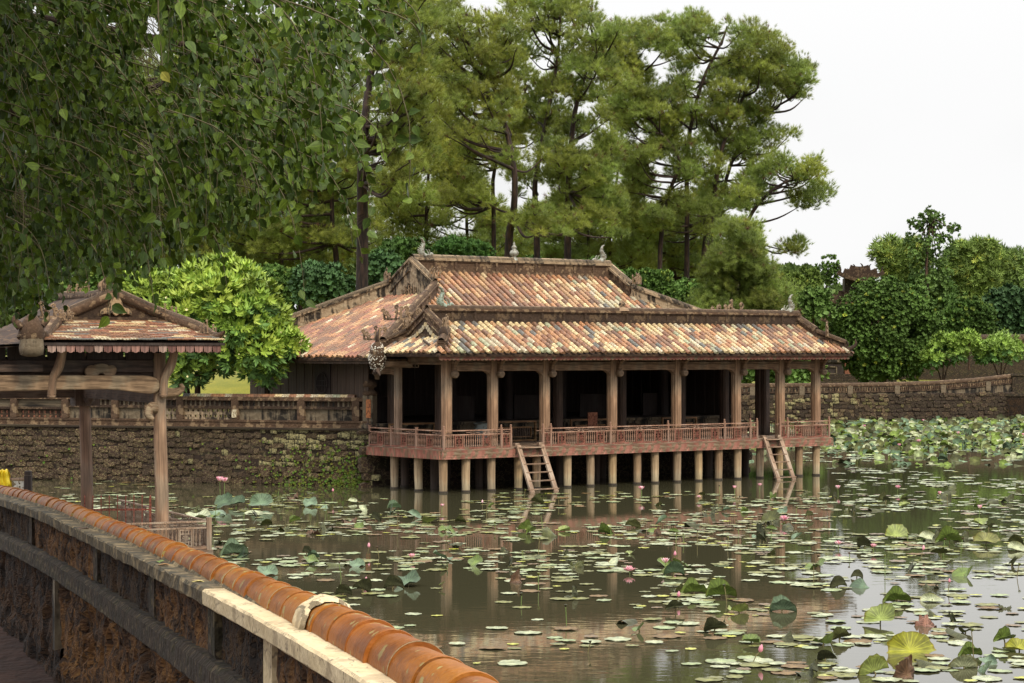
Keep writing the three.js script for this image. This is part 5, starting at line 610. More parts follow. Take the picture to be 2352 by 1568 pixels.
// ---------------------------------------------------------------- gatehouse, stairs and dark enclosure wall on the right
{
  const g = thing('gatehouse', 'dark old gatehouse with upturned tiled roofs half hidden behind the round tree', 'building', V(28.3, -0.75, -172), -0.1);
  mesh('wall', join([span(-3.2, 1.4, 2.4, 9.0, 0, -4), span(-2.0, 0.4, 9.0, 11.2, -0.5, -3.5), span(-3.4, 1.6, 6.8, 7.0, 0.15, -4.1)]), M.dark, g);
  mesh('red_wall', join([span(-2.0, -0.9, 2.9, 4.6, 0.16, 0.02), span(-4.6, -4.2, 2.9, 4.6, 0.16, 0.02)]), M.terra, g);
  mesh('doorway', join([span(-4.1, -2.1, 2.9, 4.5, 0.04, -0.1)]), M.black, g); mesh('door_frame', join([span(-4.25, -1.95, 4.5, 4.7, 0.2, 0), span(-3.6, -2.6, 3.55, 3.65, 0.14, 0.06), span(-3.6, -2.6, 4.1, 4.2, 0.14, 0.06), span(-3.6, -3.5, 3.55, 4.2, 0.14, 0.06), span(-2.7, -2.6, 3.55, 4.2, 0.14, 0.06)]), M.plaster, g);
  const roofAt = (y, x0, x1, d, name) => { const s = [], n = 14, pr = (t) => 0.55 * Math.pow(Math.abs(2 * t - 1), 2.2); for (let i = 0; i < n; i++) { const a = i / n, b = (i + 1) / n; s.push(bar(V(lerp(x0, x1, a), y + pr(a), d), V(lerp(x0, x1, b), y + pr(b), d), 0.9, 0.3), bar(V(lerp(x0 + 0.5, x1 - 0.5, a), y + 0.35 + pr(a) * 0.5, d - 0.7), V(lerp(x0 + 0.5, x1 - 0.5, b), y + 0.35 + pr(b) * 0.5, d - 0.7), 0.8, 0.55), bar(V(lerp(x0 + 1, x1 - 1, a), y + 0.75 + pr(a) * 0.3, d - 1.4), V(lerp(x0 + 1, x1 - 1, b), y + 0.75 + pr(b) * 0.3, d - 1.4), 0.3, 0.6)); } return mesh(name, join(s), M.ridgeDark, g); };
  roofAt(11.05, -2.6, 1.0, 0.6, 'roof'); roofAt(9.0, -3.5, 1.9, 0.9, 'roof'); roofAt(7.4, -3.9, 2.3, 1.2, 'roof');
  const sp = SHARED('spike', () => join([tube([V(0, 0, 0), V(0.05, 0.3, 0), V(-0.06, 0.55, 0), V(-0.2, 0.62, 0)], [0.12, 0.1, 0.06, 0.02], 6, 8)]));
  for (const [x, y, z, s] of [[-2.4, 11.6, 0.6, 0.8], [-1.7, 11.55, -0.1, 0.6], [-1.2, 11.85, -0.8, 0.7], [-0.6, 11.85, -0.8, 0.8], [0.0, 11.85, -0.8, -0.7], [0.5, 11.6, -0.1, -0.6], [0.9, 11.6, 0.6, -0.7], [-3.3, 9.5, 0.9, 0.8], [-3.7, 7.9, 1.2, 0.8], [-2.4, 9.4, 0.2, 0.7]]) { const m = mesh('roof_spike', sp, M.dark, g); m.position.set(x, y, z); m.scale.set(s, Math.abs(s), Math.abs(s)); }
  const st = thing('stone_stairs', 'flight of dark stone stairs climbing to the gatehouse', 'stairs', V(24.2, 1.2, -160.5)); for (let i = 0; i < 9; i++) mesh('step', join(span(-1.2, 4.6, i * 0.19, i * 0.19 + 0.185, -i * 0.42, -i * 0.42 - 0.6)), M.dark, st);
  const w = thing('enclosure_wall', 'long dark stained wall with thick rounded coping behind the small trees on the right', 'wall', V(34, 0, -176), 0.02); mesh('face', join(span(-3, 42, 1, 5.35, 0, -0.6)), M.dark, w); mesh('coping', join([tube([V(-3, 5.55, -0.3), V(8, 5.6, -0.3), V(20, 5.66, -0.3), V(42, 5.6, -0.3)], 0.42, 10, 24), span(-3, 42, 5.2, 5.36, 0.12, -0.7)]), M.ridgeDark, w);
  const lo = thing('terrace_wall', 'low dark stone terrace wall under the enclosure wall at the right', 'wall', V(40, 0, -165)); const { e } = stoneFace(lo, V(-2, 1, 0), V(22, 1, 0), 1.9, 0.5, 0.25, 60, () => pick(M.stones), 0.2); mesh('mortar', join(span(-2, 22, 0, 2.85, 0, -0.8)), M.mortar, lo);
}
// ---------------------------------------------------------------- pines
function needleTuft(seed, n = 24, len = 0.3) {                                  // brush of long needles on a twig end
  const r = mulberry(seed), pos = []; const tw = 0.16;
  for (let i = 0; i < n; i++) { const a = r() * 6.283, e = 0.25 + 1.15 * r(), b = V(0, tw * r(), 0), d = V(Math.cos(a) * Math.sin(e), Math.cos(e) * 0.9 + 0.1, Math.sin(a) * Math.sin(e)).multiplyScalar(len * (0.7 + 0.5 * r())), s = V(-Math.sin(a), 0.3 * (r() - 0.5), Math.cos(a)).normalize().multiplyScalar(0.012); const t = b.clone().add(d); pos.push(b.x - s.x, b.y - s.y, b.z - s.z, b.x + s.x, b.y + s.y, b.z + s.z, t.x, t.y - 0.02, t.z); }
  const g = new THREE.BufferGeometry(); g.setAttribute('position', new THREE.Float32BufferAttribute(pos, 3)); g.computeVertexNormals(); return g;
}
const TUFT = [1, 2, 3, 4].map((s) => needleTuft(s));
M.needle.side = THREE.DoubleSide; M.leafy.side = THREE.DoubleSide;
function pine(label, group, trunk, rad, clumps, hue = 0, dens = 1, twigs = true) {  // trunk: world points from the foot up; clumps: [world point, radius]
  const o = trunk[0].clone(), t = thing('pine_tree', label, 'tree', o, 0, group), rel = (p) => p.clone().sub(o);
  const tr = trunk.map(rel); mesh('trunk', tube([tr[0].clone().add(V(0, -2, 0)), ...tr], [rad * 1.25, rad * 1.05, ...tr.slice(1).map((_, i) => lerp(rad, rad * 0.28, (i + 1) / (tr.length - 1)))], 10, tr.length * 4), M.bark, t);
  const curve = new THREE.CatmullRomCurve3(tr), limbs = [], list = [];
  for (const [wp, r] of clumps) {
    const p = rel(wp); let best = 1, bd = 1e9; for (let k = 0.3; k <= 1; k += 0.05) { const q = curve.getPoint(k), dd = Math.abs(p.y - (q.y + 0.35 * Math.hypot(p.x - q.x, p.z - q.z))); if (dd < bd) { bd = dd; best = k; } }
    const q = curve.getPoint(best), far = q.distanceTo(p), mid = q.clone().lerp(p, 0.55).add(V(rr(-0.3, 0.3), -0.12 * far + rr(-0.3, 0.3), rr(-0.3, 0.3))); const lr = clamp(0.018 * far + 0.03, 0.04, rad * 0.5);
    if (far < 14 && R() < (twigs ? 0.42 : 0.3)) limbs.push(tube([q, mid, p.clone().add(V(0, -0.2 * r, 0))], [lr, lr * 0.7, 0.02], 5, 8));
    if (twigs) for (let i = 0; i < 2; i++) { const d = V(rr(-1, 1), rr(-0.2, 0.6), rr(-1, 1)).multiplyScalar(r * 0.8); limbs.push(tube([p.clone().add(V(0, -0.25 * r, 0)), p.clone().addScaledVector(d, 0.5), p.clone().add(d)], [0.03, 0.02, 0.008], 4, 4)); }
    const n = Math.round(lerp(145, 185, clamp(1.2 - r)) * r * r * dens), tone = rr(0.75, 1.2), yel = clamp(hue + rr(-0.4, 0.5)), sh = V(rr(-0.3, 0.3), 0, rr(-0.3, 0.3));
    for (let i = 0; i < n; i++) { const a = R() * 6.283, z = rr(-0.55, 1), rad2 = Math.sqrt(1 - z * z), k = Math.pow(R(), 0.45) * rr(0.8, 1.4); const d = V(Math.cos(a) * rad2, z * 0.85, Math.sin(a) * rad2), c = p.clone().addScaledVector(d, r * k).addScaledVector(sh, r); const bn = rr(0.75, 1.25) * tone, dead = R() < 0.02;
      list.push({ m: aim(c, d.clone().add(V(0, 0.75, 0)), R() * 6, rr(0.7, 1.15)), c: dead ? C(0.16, 0.08, 0.03) : C(lerp(0.25, 0.36, yel) * bn, lerp(0.325, 0.375, yel) * bn, lerp(0.068, 0.062, yel) * bn) }); }
  }
  if (limbs.length) mesh('branch', mergeGeometries(limbs), M.bark, t);
  copies('crown', TUFT[Math.floor(R() * 4)], M.needle, list, t, 'stuff');
  return t;
}
{
  // the outline of the tall pine crowns as seen from here, and the gaps of sky in it
  const edge = [[840, -60], [1075, -20], [1085, 25], [1150, 32], [1168, -50], [1352, -50], [1366, 30], [1400, 52], [1470, 45], [1540, 35], [1600, 30], [1680, 45], [1762, 60], [1802, 88], [1830, 132], [1876, 142], [1896, 220], [1882, 275], [1838, 288], [1850, 330], [1888, 370], [1914, 440], [1898, 476], [1862, 488], [1850, 540], [1866, 560], [1852, 600], [1800, 588], [1700, 520], [1600, 560], [1400, 560], [1180, 540], [1100, 480], [860, 470]];
  const inside = (x, y) => { let c = false; for (let i = 0, j = edge.length - 1; i < edge.length; j = i++) { const [a, b] = edge[i], [p, q] = edge[j]; if ((b > y) !== (q > y) && x < (p - a) * (y - b) / (q - b) + a) c = !c; } return c; };
  const gaps = [[1246, 100, 18], [1250, 158, 30], [1346, 256, 16], [1497, 139, 22], [1524, 172, 24], [1640, 122, 26], [1660, 100, 18], [1602, 211, 22], [1620, 160, 14], [1808, 262, 34], [1860, 262, 24], [1770, 285, 18], [1825, 355, 24], [1800, 340, 18], [1803, 430, 26], [1780, 470, 20], [1691, 390, 20], [1670, 420, 14], [1463, 323, 20], [1470, 300, 12], [1524, 390, 26], [1530, 430, 20], [1500, 460, 14], [1151, 428, 24], [1218, 362, 20], [1246, 445, 28], [1200, 470, 18], [1130, 400, 16], [1073, 523, 22], [1580, 300, 18], [1340, 330, 16], [1380, 290, 12], [1590, 440, 16], [1690, 505, 24], [1740, 515, 30], [1790, 525, 34], [1830, 500, 24], [1420, 420, 14], [880, 190, 14], [980, 420, 14], [870, 380, 12], [930, 350, 10], [1110, 380, 16]];
  const clear = (x, y, r) => gaps.every(([a, b, q]) => Math.hypot((x - a), (y - b)) > q * 0.85 + r * 0.55);
  const trees = [ // foot pixel track of the trunk, distance, trunk radius, hue, label
    { d: 96, r: 0.29, pts: [[829, 662], [833, 520], [832, 400], [838, 290], [850, 180], [880, 60], [900, -60]], hue: 0.35, label: 'tall pine with a thick straight dark trunk just left of the main roof' },
    { d: 112, r: 0.23, pts: [[1160, 610], [1170, 540], [1180, 480], [1181, 390], [1150, 250], [1110, 120], [1090, 20]], hue: 0.45, label: 'pine whose leaning trunk rises behind the finial of the main ridge' },
    { d: 122, r: 0.2, pts: [[1236, 600], [1232, 500], [1229, 423], [1260, 250], [1282, 120], [1290, -40]], hue: 0.2, label: 'tallest middle pine whose top leaves the frame' },
    { d: 118, r: 0.22, pts: [[1301, 610], [1305, 500], [1308, 390], [1320, 260], [1350, 150], [1370, 80]], hue: 0.25, label: 'pine with a dark upright trunk behind the right half of the main ridge' },
    { d: 126, r: 0.16, pts: [[1136, 610], [1134, 500], [1136, 390], [1180, 300], [1210, 200]], hue: 0.5, label: 'slender pine standing just left of the finial' },
    { d: 141, r: 0.17, pts: [[1514, 620], [1522, 500], [1545, 420], [1562, 370], [1470, 240], [1440, 120]], hue: 0.3, label: 'slim leaning pine behind the left part of the open right hand gap' },
    { d: 144, r: 0.19, pts: [[1576, 625], [1578, 500], [1580, 334], [1612, 190], [1660, 90], [1670, 60]], hue: 0.25, label: 'upright pine with a forked pale upper trunk seen against the sky' },
    { d: 146, r: 0.24, pts: [[1606, 628], [1620, 560], [1637, 480], [1648, 390], [1668, 310], [1720, 200], [1780, 120]], hue: 0.3, label: 'pine with a curved dark trunk leaning right, left one of the close pair' },
    { d: 150, r: 0.2, pts: [[1622, 628], [1632, 560], [1650, 480], [1690, 350], [1760, 260], [1830, 220]], hue: 0.2, label: 'pine leaning far right, right one of the close pair' },
    { d: 138, r: 0.17, pts: [[1690, 628], [1700, 560], [1740, 470], [1800, 420], [1860, 410]], hue: 0.2, label: 'outermost pine on the right with drooping branches over the gatehouse side' },
  ];
  const track = trees.map((t) => t.pts.map(([x, y], i) => { const p = at(x, y, t.d + Math.sin(i * 1.7) * 0.8); if (i === 0) p.y = Math.min(p.y, 3.5); return p; })), claims = trees.map(() => []);
  const pts = []; let tries = 0; while (pts.length < 1050 && tries++ < 60000) { const x = rr(840, 1910), y = rr(-50, 600), r = rr(13, 33); if (!inside(x, y) || !clear(x, y, r)) continue; const eIn = [[1, 0], [-1, 0], [0, 1], [0, -1]].every(([a, b]) => inside(x + a * r * 0.75, y + b * r * 0.5)); if (!eIn) continue; if (pts.filter((p) => Math.hypot(p[0] - x, p[1] - y) < 11).length > 0) continue; pts.push([x, y, r]); }
  for (const [x, y, r] of pts) { // each clump belongs to the tree whose upper trunk is nearest
    let b = 0, bd = 1e9; trees.forEach((t, i) => { t.pts.slice(2).forEach(([a, c]) => { const e = Math.hypot(a - x, (c - y) * 1.3) * rr(0.85, 1.15); if (e < bd) { bd = e; b = i; } }); });
    const d = trees[b].d + rr(-3.6, 3.6); claims[b].push([at(x, y, d), r / F * d]);
  }
  trees.forEach((t, i) => pine(t.label, 'pines behind the pavilion', track[i], t.r, claims[i], t.hue, 1));
  // pines farther back and to the left, behind the overhanging branches
  const back = [[770, 640, 128, 0.2, 'pine with a bent dark lower trunk left of the thick straight pine', [[773, 601], [764, 520], [760, 400], [740, 260], [760, 120]], [560, 880, 60, 600]], [642, 640, 134, 0.2, 'dark pine trunk behind the top of the bright green tree', [[645, 570], [640, 490], [645, 380], [620, 240]], [480, 760, 80, 620]], [690, 660, 142, 0.17, 'thin pine between the bright green tree and the thick trunk', [[690, 640], [688, 560], [700, 450], [690, 300]], [560, 820, 250, 640]], [480, 650, 138, 0.2, 'pine behind the hanging branches over the landing pavilion', [[484, 600], [480, 480], [470, 340], [480, 200]], [330, 620, 120, 560]], [300, 650, 132, 0.2, 'pine behind the roof of the landing pavilion', [[290, 620], [300, 480], [310, 300], [300, 160]], [120, 470, 120, 600]], [90, 650, 140, 0.2, 'pine at the far left behind the hanging branches', [[92, 620], [95, 480], [90, 300], [100, 160]], [-60, 260, 120, 620]], [979, 640, 136, 0.19, 'pine with a straight trunk behind the left end of the main ridge', [[979, 590], [979, 518], [985, 390], [1000, 280]], [860, 1110, 300, 590]], [1075, 640, 150, 0.16, 'thin pine deep in the grove left of the finial', [[1075, 580], [1072, 500], [1080, 400], [1060, 300]], [1000, 1180, 330, 600]], [1400, 640, 156, 0.17, 'pine deep in the grove behind the right end of the main ridge', [[1402, 600], [1400, 500], [1420, 380], [1400, 280]], [1260, 1540, 330, 620]], [1150, 640, 146, 0.16, 'shaded pine low behind the left half of the main ridge', [[1110, 600], [1108, 500], [1090, 420]], [860, 1240, 440, 625]], [1330, 640, 150, 0.16, 'shaded pine low behind the right half of the main ridge', [[1352, 600], [1350, 500], [1360, 430]], [1200, 1520, 440, 625]], [1600, 640, 156, 0.16, 'shaded pine low behind the right hip of the main roof', [[1548, 620], [1550, 540], [1560, 450]], [1440, 1720, 450, 650]], [1470, 640, 160, 0.15, 'farthest thin pine of the right group', [[1468, 610], [1470, 500], [1490, 400], [1480, 330]], [1420, 1680, 400, 640]]];
  for (const [x, y, d, r, label, tr, [xa, xb, ya, yb]] of back) { const cl = [], n = Math.round((xb - xa) * (yb - ya) / 700); for (let i = 0; i < n; i++) { const px = rr(xa, xb), py = rr(ya, yb), q = rr(15, 32), dd = d + rr(-3, 3); if (gaps.some(([a, b, g]) => Math.hypot(px - a, py - b) < g + q * 0.5) || (xa < 900 && [[1100, 320, 999]].length < 0)) continue; if (px > 840 && px < 1900 && py < 330 && !inside(px, py)) continue; cl.push([at(px, py, dd), q / F * dd]); } const foot = at(x, 700, d); foot.y = 3.4; pine(label, 'pines behind the pavilion', [foot, ...tr.map(([a, b]) => at(a, b, d))], r, cl, 0.3, 0.85, false); }
  // young pine with upright shoots right of the main roof
  const yp = []; for (let i = 0; i < 90; i++) { const t = R(), px = 1700 + rr(-1, 1) * lerp(105, 28, Math.pow(1 - t, 1.2)) * 1, py = lerp(525, 735, t), dd = 122 + rr(-2.5, 2.5); yp.push([at(px, py, dd), rr(0.55, 0.95)]); }
  const yt = pine('bushy young pine with upright shoots beside the right slope of the main roof', null, [at(1700, 790, 122), at(1700, 650, 122), at(1698, 535, 122)], 0.12, yp, 0.12, 1.1, false);
}

// ---------------------------------------------------------------- broad leaved trees and bushes
function sprig(n, len, wid, tilt, seed, droop = 0.25) {                           // whorl of pointed leaves round a twig end
  const r = mulberry(seed), g = [];
  for (let i = 0; i < n; i++) { const a = i / n * 6.283 + r() * 0.7, e = tilt + (r() - 0.5) * 0.5, l = len * (0.75 + 0.5 * r()); const q = new THREE.BufferGeometry(); const w = wid * (0.8 + 0.4 * r()), P = [[0, 0, 0], [w * 0.5, 0.35, 0.05], [0, 0.4, -0.03], [-w * 0.5, 0.35, 0.05], [w * 0.42, 0.7, -0.02], [0, 0.75, -0.1], [-w * 0.42, 0.7, -0.02], [0, 1, -droop]].map(([x, y, z]) => [x * l, y * l, z * l]); const I = [0, 1, 2, 0, 2, 3, 1, 4, 2, 4, 5, 2, 3, 2, 6, 2, 5, 6, 4, 7, 5, 5, 7, 6]; q.setAttribute('position', new THREE.Float32BufferAttribute(P.flat(), 3)); q.setIndex(I); q.computeVertexNormals(); q.rotateX(e).rotateY(a); g.push(q.toNonIndexed()); }
  return mergeGeometries(g);
}
function lobes(n, rx, ry, rz, rl, seed) { const r = mulberry(seed), l = []; for (let i = 0; i < n; i++) { const a = r() * 6.283, z = r() * 1.7 - 0.7, q = Math.sqrt(Math.max(0, 1 - z * z)), k = 0.55 + 0.3 * r(); l.push([V(Math.cos(a) * q * rx * k, z * ry * k, Math.sin(a) * q * rz * k), rl * (0.7 + 0.6 * r())]); } return l; }
// crown made of leaf sprigs on the shells of many lobes; stems: world tracks from the ground
function leafTree(name, label, cat, foot, stems, center, lb, geo, mat, dens, col, size, group, inner = 0.25) {
  const t = thing(name, label, cat, foot, 0, group), rel = (p) => p.clone().sub(foot), list = [], limbs = [];
  for (const [pts, r] of stems) limbs.push(tube(pts.map(rel), pts.map((_, i) => lerp(r, r * 0.4, i / (pts.length - 1))), 8));
  const c0 = rel(center); if (stems.length) for (const [p] of lb.length > 100 ? [] : lb) { const s = rel(pick(stems)[0].at(-1)); limbs.push(tube([s, s.clone().lerp(c0.clone().add(p), 0.5).add(V(0, -0.1, 0)), c0.clone().add(p)], [0.05, 0.035, 0.015], 5, 4)); }
  for (const [p, r] of lb) { const n = Math.round(1.25 * dens * r * r), tone = rr(0.8, 1.2); for (let i = 0; i < n; i++) { const a = R() * 6.283, z = rr(-0.8, 1), q = Math.sqrt(1 - z * z), d = V(Math.cos(a) * q, z, Math.sin(a) * q), k = R() < inner ? rr(0.3, 0.85) : rr(0.85, 1.08); const w = c0.clone().add(p).addScaledVector(d, r * k); const up = d.clone().add(V(rr(-0.4, 0.4), 0.45 + rr(-0.3, 0.3), rr(-0.4, 0.4))); const v = tone * rr(0.75, 1.25), c = col(R(), z); list.push({ m: aim(w, up, R() * 6.28, size * rr(0.75, 1.25)), c: C(c[0] * v, c[1] * v, c[2] * v), w }); } }
  if (limbs.length) mesh('trunk', mergeGeometries(limbs), stems[0][2] ?? M.barkPale, t);
  return { t, list, done: (kind = 'stuff', nm = 'crown') => copies(nm, geo, mat, list, t, kind) };
}
const leafMat = phys({ color: C(1, 1, 1), roughness: 0.5, transmission: 0.12, thickness: 0, specularIntensity: 0.5, side: THREE.DoubleSide });
const SP = { frangi: sprig(10, 0.26, 0.3, 1.1, 3, 0.35), round: sprig(8, 0.26, 0.55, 1.0, 4), fine: sprig(8, 0.24, 0.5, 0.9, 5), bamboo: sprig(8, 0.36, 0.2, 1.3, 6, 0.5) };
{ // bright frangipani tree behind the left bank
  const d = 75.6, P = (px, py, q = 0) => at(px, py, d + q), foot = V(P(430, 900).x, 2.0, -(d + 2)), lb = [];
  for (const [x, y, r, q] of [[500, 635, 45, 1], [450, 650, 45, 0], [400, 665, 42, 0.5], [550, 650, 50, 0.4], [590, 690, 52, -0.2], [340, 665, 42, 0.5], [285, 660, 34, 1], [610, 740, 50, 0], [500, 690, 55, -0.8], [430, 710, 55, -0.8], [360, 715, 45, 0], [550, 740, 55, -1], [640, 790, 42, -0.4], [675, 795, 30, -0.6], [600, 800, 48, -1], [540, 810, 45, -0.8], [480, 780, 55, -0.6], [430, 800, 45, 0], [400, 850, 30, 0.2], [440, 850, 36, -0.2], [500, 835, 36, 0], [585, 845, 30, -0.4], [625, 840, 28, -0.4], [610, 868, 20, -0.3], [420, 872, 22, -0.3], [520, 605, 24, 0.8], [640, 760, 34, 0]]) lb.push([P(x, y, q).sub(P(470, 740)), r / F * d]);
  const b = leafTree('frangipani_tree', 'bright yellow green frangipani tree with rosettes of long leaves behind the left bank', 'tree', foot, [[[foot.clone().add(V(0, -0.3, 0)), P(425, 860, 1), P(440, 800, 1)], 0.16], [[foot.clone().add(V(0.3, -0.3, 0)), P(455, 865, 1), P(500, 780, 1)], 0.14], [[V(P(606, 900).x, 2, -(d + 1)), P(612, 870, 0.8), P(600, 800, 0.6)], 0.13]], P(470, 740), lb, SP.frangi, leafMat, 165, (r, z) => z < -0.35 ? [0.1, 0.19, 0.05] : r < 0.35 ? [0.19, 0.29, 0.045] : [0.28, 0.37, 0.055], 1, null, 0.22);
  const { t } = b; b.list.sort((p, q) => t.localToWorld(p.w.clone()).distanceTo(camera.position) - t.localToWorld(q.w.clone()).distanceTo(camera.position));
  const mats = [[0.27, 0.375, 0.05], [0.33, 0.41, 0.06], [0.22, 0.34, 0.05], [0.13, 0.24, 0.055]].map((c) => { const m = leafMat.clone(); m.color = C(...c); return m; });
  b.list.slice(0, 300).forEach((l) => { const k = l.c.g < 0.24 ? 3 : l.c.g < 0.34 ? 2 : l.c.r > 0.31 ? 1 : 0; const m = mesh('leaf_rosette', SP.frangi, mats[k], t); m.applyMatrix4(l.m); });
  copies('leaf_rosette', SP.frangi, leafMat, b.list.slice(300), t);
  const fl = []; for (let i = 0; i < 60; i++) { const l = pick(b.list); fl.push({ m: l.m.clone().multiply(new THREE.Matrix4().makeTranslation(0, 0.16, 0)) }); } copies('blossom', join([0, 1, 2, 3, 4].map((k) => new THREE.CircleGeometry(0.03, 5).translate(0, 0.03, 0).rotateX(-0.6).rotateY(k * 1.26))), std({ color: C(0.8, 0.75, 0.45), side: THREE.DoubleSide }), fl, t);
}
const bush = (label, name, px, py, rx, ry, d, n, rl, geo, dens, col, size, seed, cat = 'tree', group, stem = true) => { const k = d / F, c = at(px, py, d), foot = V(c.x, Math.max(1.2, c.y - ry * k * 1.3), -d); const b = leafTree(name, label, cat, foot, stem ? [[[foot.clone().add(V(0, -1, 0)), foot.clone().lerp(c, 0.5), c], 0.02 * rx * k + 0.05]] : [], c, lobes(n, rx * k, ry * k, rx * k * 0.8, rl * k, seed), geo, M.leafy, dens, col, size, group, 0.3); return b.done(); };
const dk = (r) => r < 0.06 ? [0.18, 0.24, 0.05] : [0.075, 0.135, 0.03], md = (r) => [0.1, 0.165, 0.04], lt = (r) => r < 0.1 ? [0.3, 0.34, 0.06] : [0.16, 0.23, 0.05], bl = (r) => [0.05, 0.1, 0.035];
{ // round tree: even dome of leaf clumps down to the ground
  const d = 152, k = d / F, c = at(2030, 756, d), foot = V(c.x, 2, -d), lb = [], r = mulberry(5); for (let i = 0; i < 95; i++) { const a = r() * 6.283, z = r() * 1.85 - 0.92, q = Math.sqrt(1 - z * z) * (z < 0 ? 1 + 0.12 * z : 1) , m = 0.66 + 0.22 * r(); lb.push([V(Math.cos(a) * q * 124 * k * m, z * 128 * k * m, Math.sin(a) * q * 100 * k * m), k * (20 + 16 * r())]); }
  leafTree('round_tree', 'large round dark green tree between the pavilion and the enclosure wall', 'tree', foot, [[[foot.clone().add(V(0, -1, 0)), c.clone().add(V(0, -1.5, 0)), c], 0.22]], c, lb, SP.round, M.leafy, 150, (r, z) => r < 0.02 ? [0.3, 0.34, 0.05] : [0.085, 0.15, 0.03], 0.72, null, 0.3).done();
  const c2 = at(2138, 560, 186), f2 = V(c2.x, 3, -186), k2 = 186 / F, l2 = []; for (const [x, y, q] of [[2138, 488, 13], [2125, 500, 15], [2152, 505, 16], [2100, 515, 15], [2120, 522, 16], [2150, 530, 18], [2180, 522, 15], [2195, 530, 12], [2090, 548, 13], [2110, 552, 17], [2145, 558, 18], [2172, 555, 16], [2100, 580, 15], [2128, 585, 18], [2160, 590, 20], [2185, 578, 12], [2110, 615, 18], [2145, 620, 20], [2172, 625, 16], [2125, 650, 20], [2160, 660, 20]]) l2.push([at(x, y, 186 + rr(-1, 1)).sub(c2), q * k2]);
  leafTree('layered_tree', 'tall slender tree with layered crown rising above the right hand trees', 'tree', f2, [[[f2.clone().add(V(0, -1, 0)), at(2128, 640, 186), at(2130, 560, 186), at(2138, 495, 186)], 0.18]], c2, l2, SP.round, M.leafy, 70, md, 0.9, null, 0.3).done();
}
const plumes = (label, name, px, py, rx, ry, d, n, rl, geo, dens, col, size, seed, cat) => { // clump of arching culms with feathery drooping tips
  const k = d / F, c = at(px, py, d), foot = V(c.x, 3, -d), r = mulberry(seed), lb = [], stems = []; for (let i = 0; i < 20; i++) { const a = (r() - 0.5) * 2, t = 0.7 + 0.5 * r(), z = (r() - 0.5) * rx * k, top = V(a * rx * k * 0.9, ry * k * (t - 0.25 * a * a), z), tip = V(a * rx * k * 1.25, ry * k * (t - 0.3 - 0.3 * a * a), z); for (let j = 0; j < 9; j++) { const q = j / 8, p = V(0, -ry * k, 0).lerp(top, Math.min(1, q * 1.25)); if (q > 0.8) p.lerp(tip, (q - 0.8) * 5); lb.push([p.add(V((r() - 0.5) * 0.6, (r() - 0.5) * 0.5, (r() - 0.5) * 0.6)), k * lerp(rl, rl * 0.28, q)]); } if (i < 8) stems.push([[foot.clone().add(V(0, -1, 0)), c.clone().add(V(a * rx * k * 0.3, -ry * k * 0.4, z)), c.clone().add(top)], 0.06]); }
  return leafTree(name, label, cat, foot, stems, c, lb, geo, M.leafy, dens, col, size, null, 0.3).done(); };
plumes('feathery bamboo clump left of the tall layered tree', 'bamboo', 2060, 610, 70, 50, 192, 16, 26, SP.bamboo, 60, lt, 1.2, 9, 'bamboo');
plumes('pale green bamboo clump right of the tall layered tree', 'bamboo', 2240, 640, 75, 80, 196, 26, 30, SP.bamboo, 60, lt, 1.2, 10, 'bamboo');
plumes('arching bamboo clump near the right edge', 'bamboo', 2310, 650, 60, 70, 200, 18, 28, SP.bamboo, 60, (r) => [0.12, 0.18, 0.045], 1.2, 11, 'bamboo');
bush('dark bush in front of the bamboo above the enclosure wall', 'bush', 2210, 735, 75, 50, 184, 24, 24, SP.fine, 70, dk, 1.2, 12, 'bush');
bush('dark shrub above the enclosure wall at the right edge', 'bush', 2320, 730, 60, 60, 186, 20, 26, SP.round, 60, bl, 1.3, 13, 'bush');
bush('dark tree directly behind the tall layered tree', 'broadleaf_tree', 2140, 690, 60, 70, 190, 20, 28, SP.fine, 60, dk, 1.3, 14);
bush('small tiered conifer like tree left of the gatehouse roof', 'conifer', 1898, 630, 26, 36, 178, 12, 14, SP.fine, 90, md, 0.9, 15);
bush('light green shrub between the young pine and the gatehouse', 'bush', 1835, 665, 50, 45, 150, 16, 24, SP.fine, 70, lt, 1.1, 16, 'bush');
bush('leafy shrub above the right end of the porch ridge', 'bush', 1868, 700, 44, 34, 146, 14, 20, SP.round, 70, (r) => [0.12, 0.2, 0.05], 1.1, 17, 'bush');
bush('green shrub low behind the right slope of the roofs', 'bush', 1800, 720, 48, 40, 148, 14, 22, SP.fine, 70, lt, 1.1, 18, 'bush');
bush('shrub seen through the open right bays of the porch', 'bush', 1760, 850, 75, 38, 150, 20, 22, SP.round, 80, (r) => [0.11, 0.19, 0.045], 1.2, 19, 'bush');
bush('shrub seen through the last bay of the porch', 'bush', 1850, 850, 40, 30, 151, 12, 18, SP.round, 80, (r) => [0.13, 0.2, 0.045], 1.2, 20, 'bush');
for (const [px, py, rx, ry, sd, l] of [[2165, 812, 62, 42, 30, 'young frangipani tree beside the round dark tree'], [2298, 808, 58, 32, 31, 'young frangipani tree with a bare forked stem near the right edge']]) { const d = 151, k = d / F, c = at(px, py, d), foot = V(c.x, 2.0, -d), st = [[-0.5, 0.3], [0.4, 0.4], [0.05, 0.5]].map(([x, y]) => [[foot.clone(), foot.clone().lerp(c, 0.5).add(V(x * 0.6, 0, 0)), c.clone().add(V(x * 1.6, y - 0.6, 0))], 0.07]); leafTree('frangipani_tree', l, 'tree', foot, st, c, lobes(16, rx * k, ry * k, rx * k, 0.62, sd), SP.frangi, leafMat, 78, (r, z) => z < -0.3 ? [0.1, 0.2, 0.05] : [0.22, 0.33, 0.06], 1.05, null, 0.2).done(); }
bush('yellow green branch of leaves joining the two young frangipani trees', 'shrub', 2225, 790, 38, 20, 150, 8, 16, SP.frangi, 60, (r) => [0.24, 0.36, 0.06], 1, 33, 'shrub');
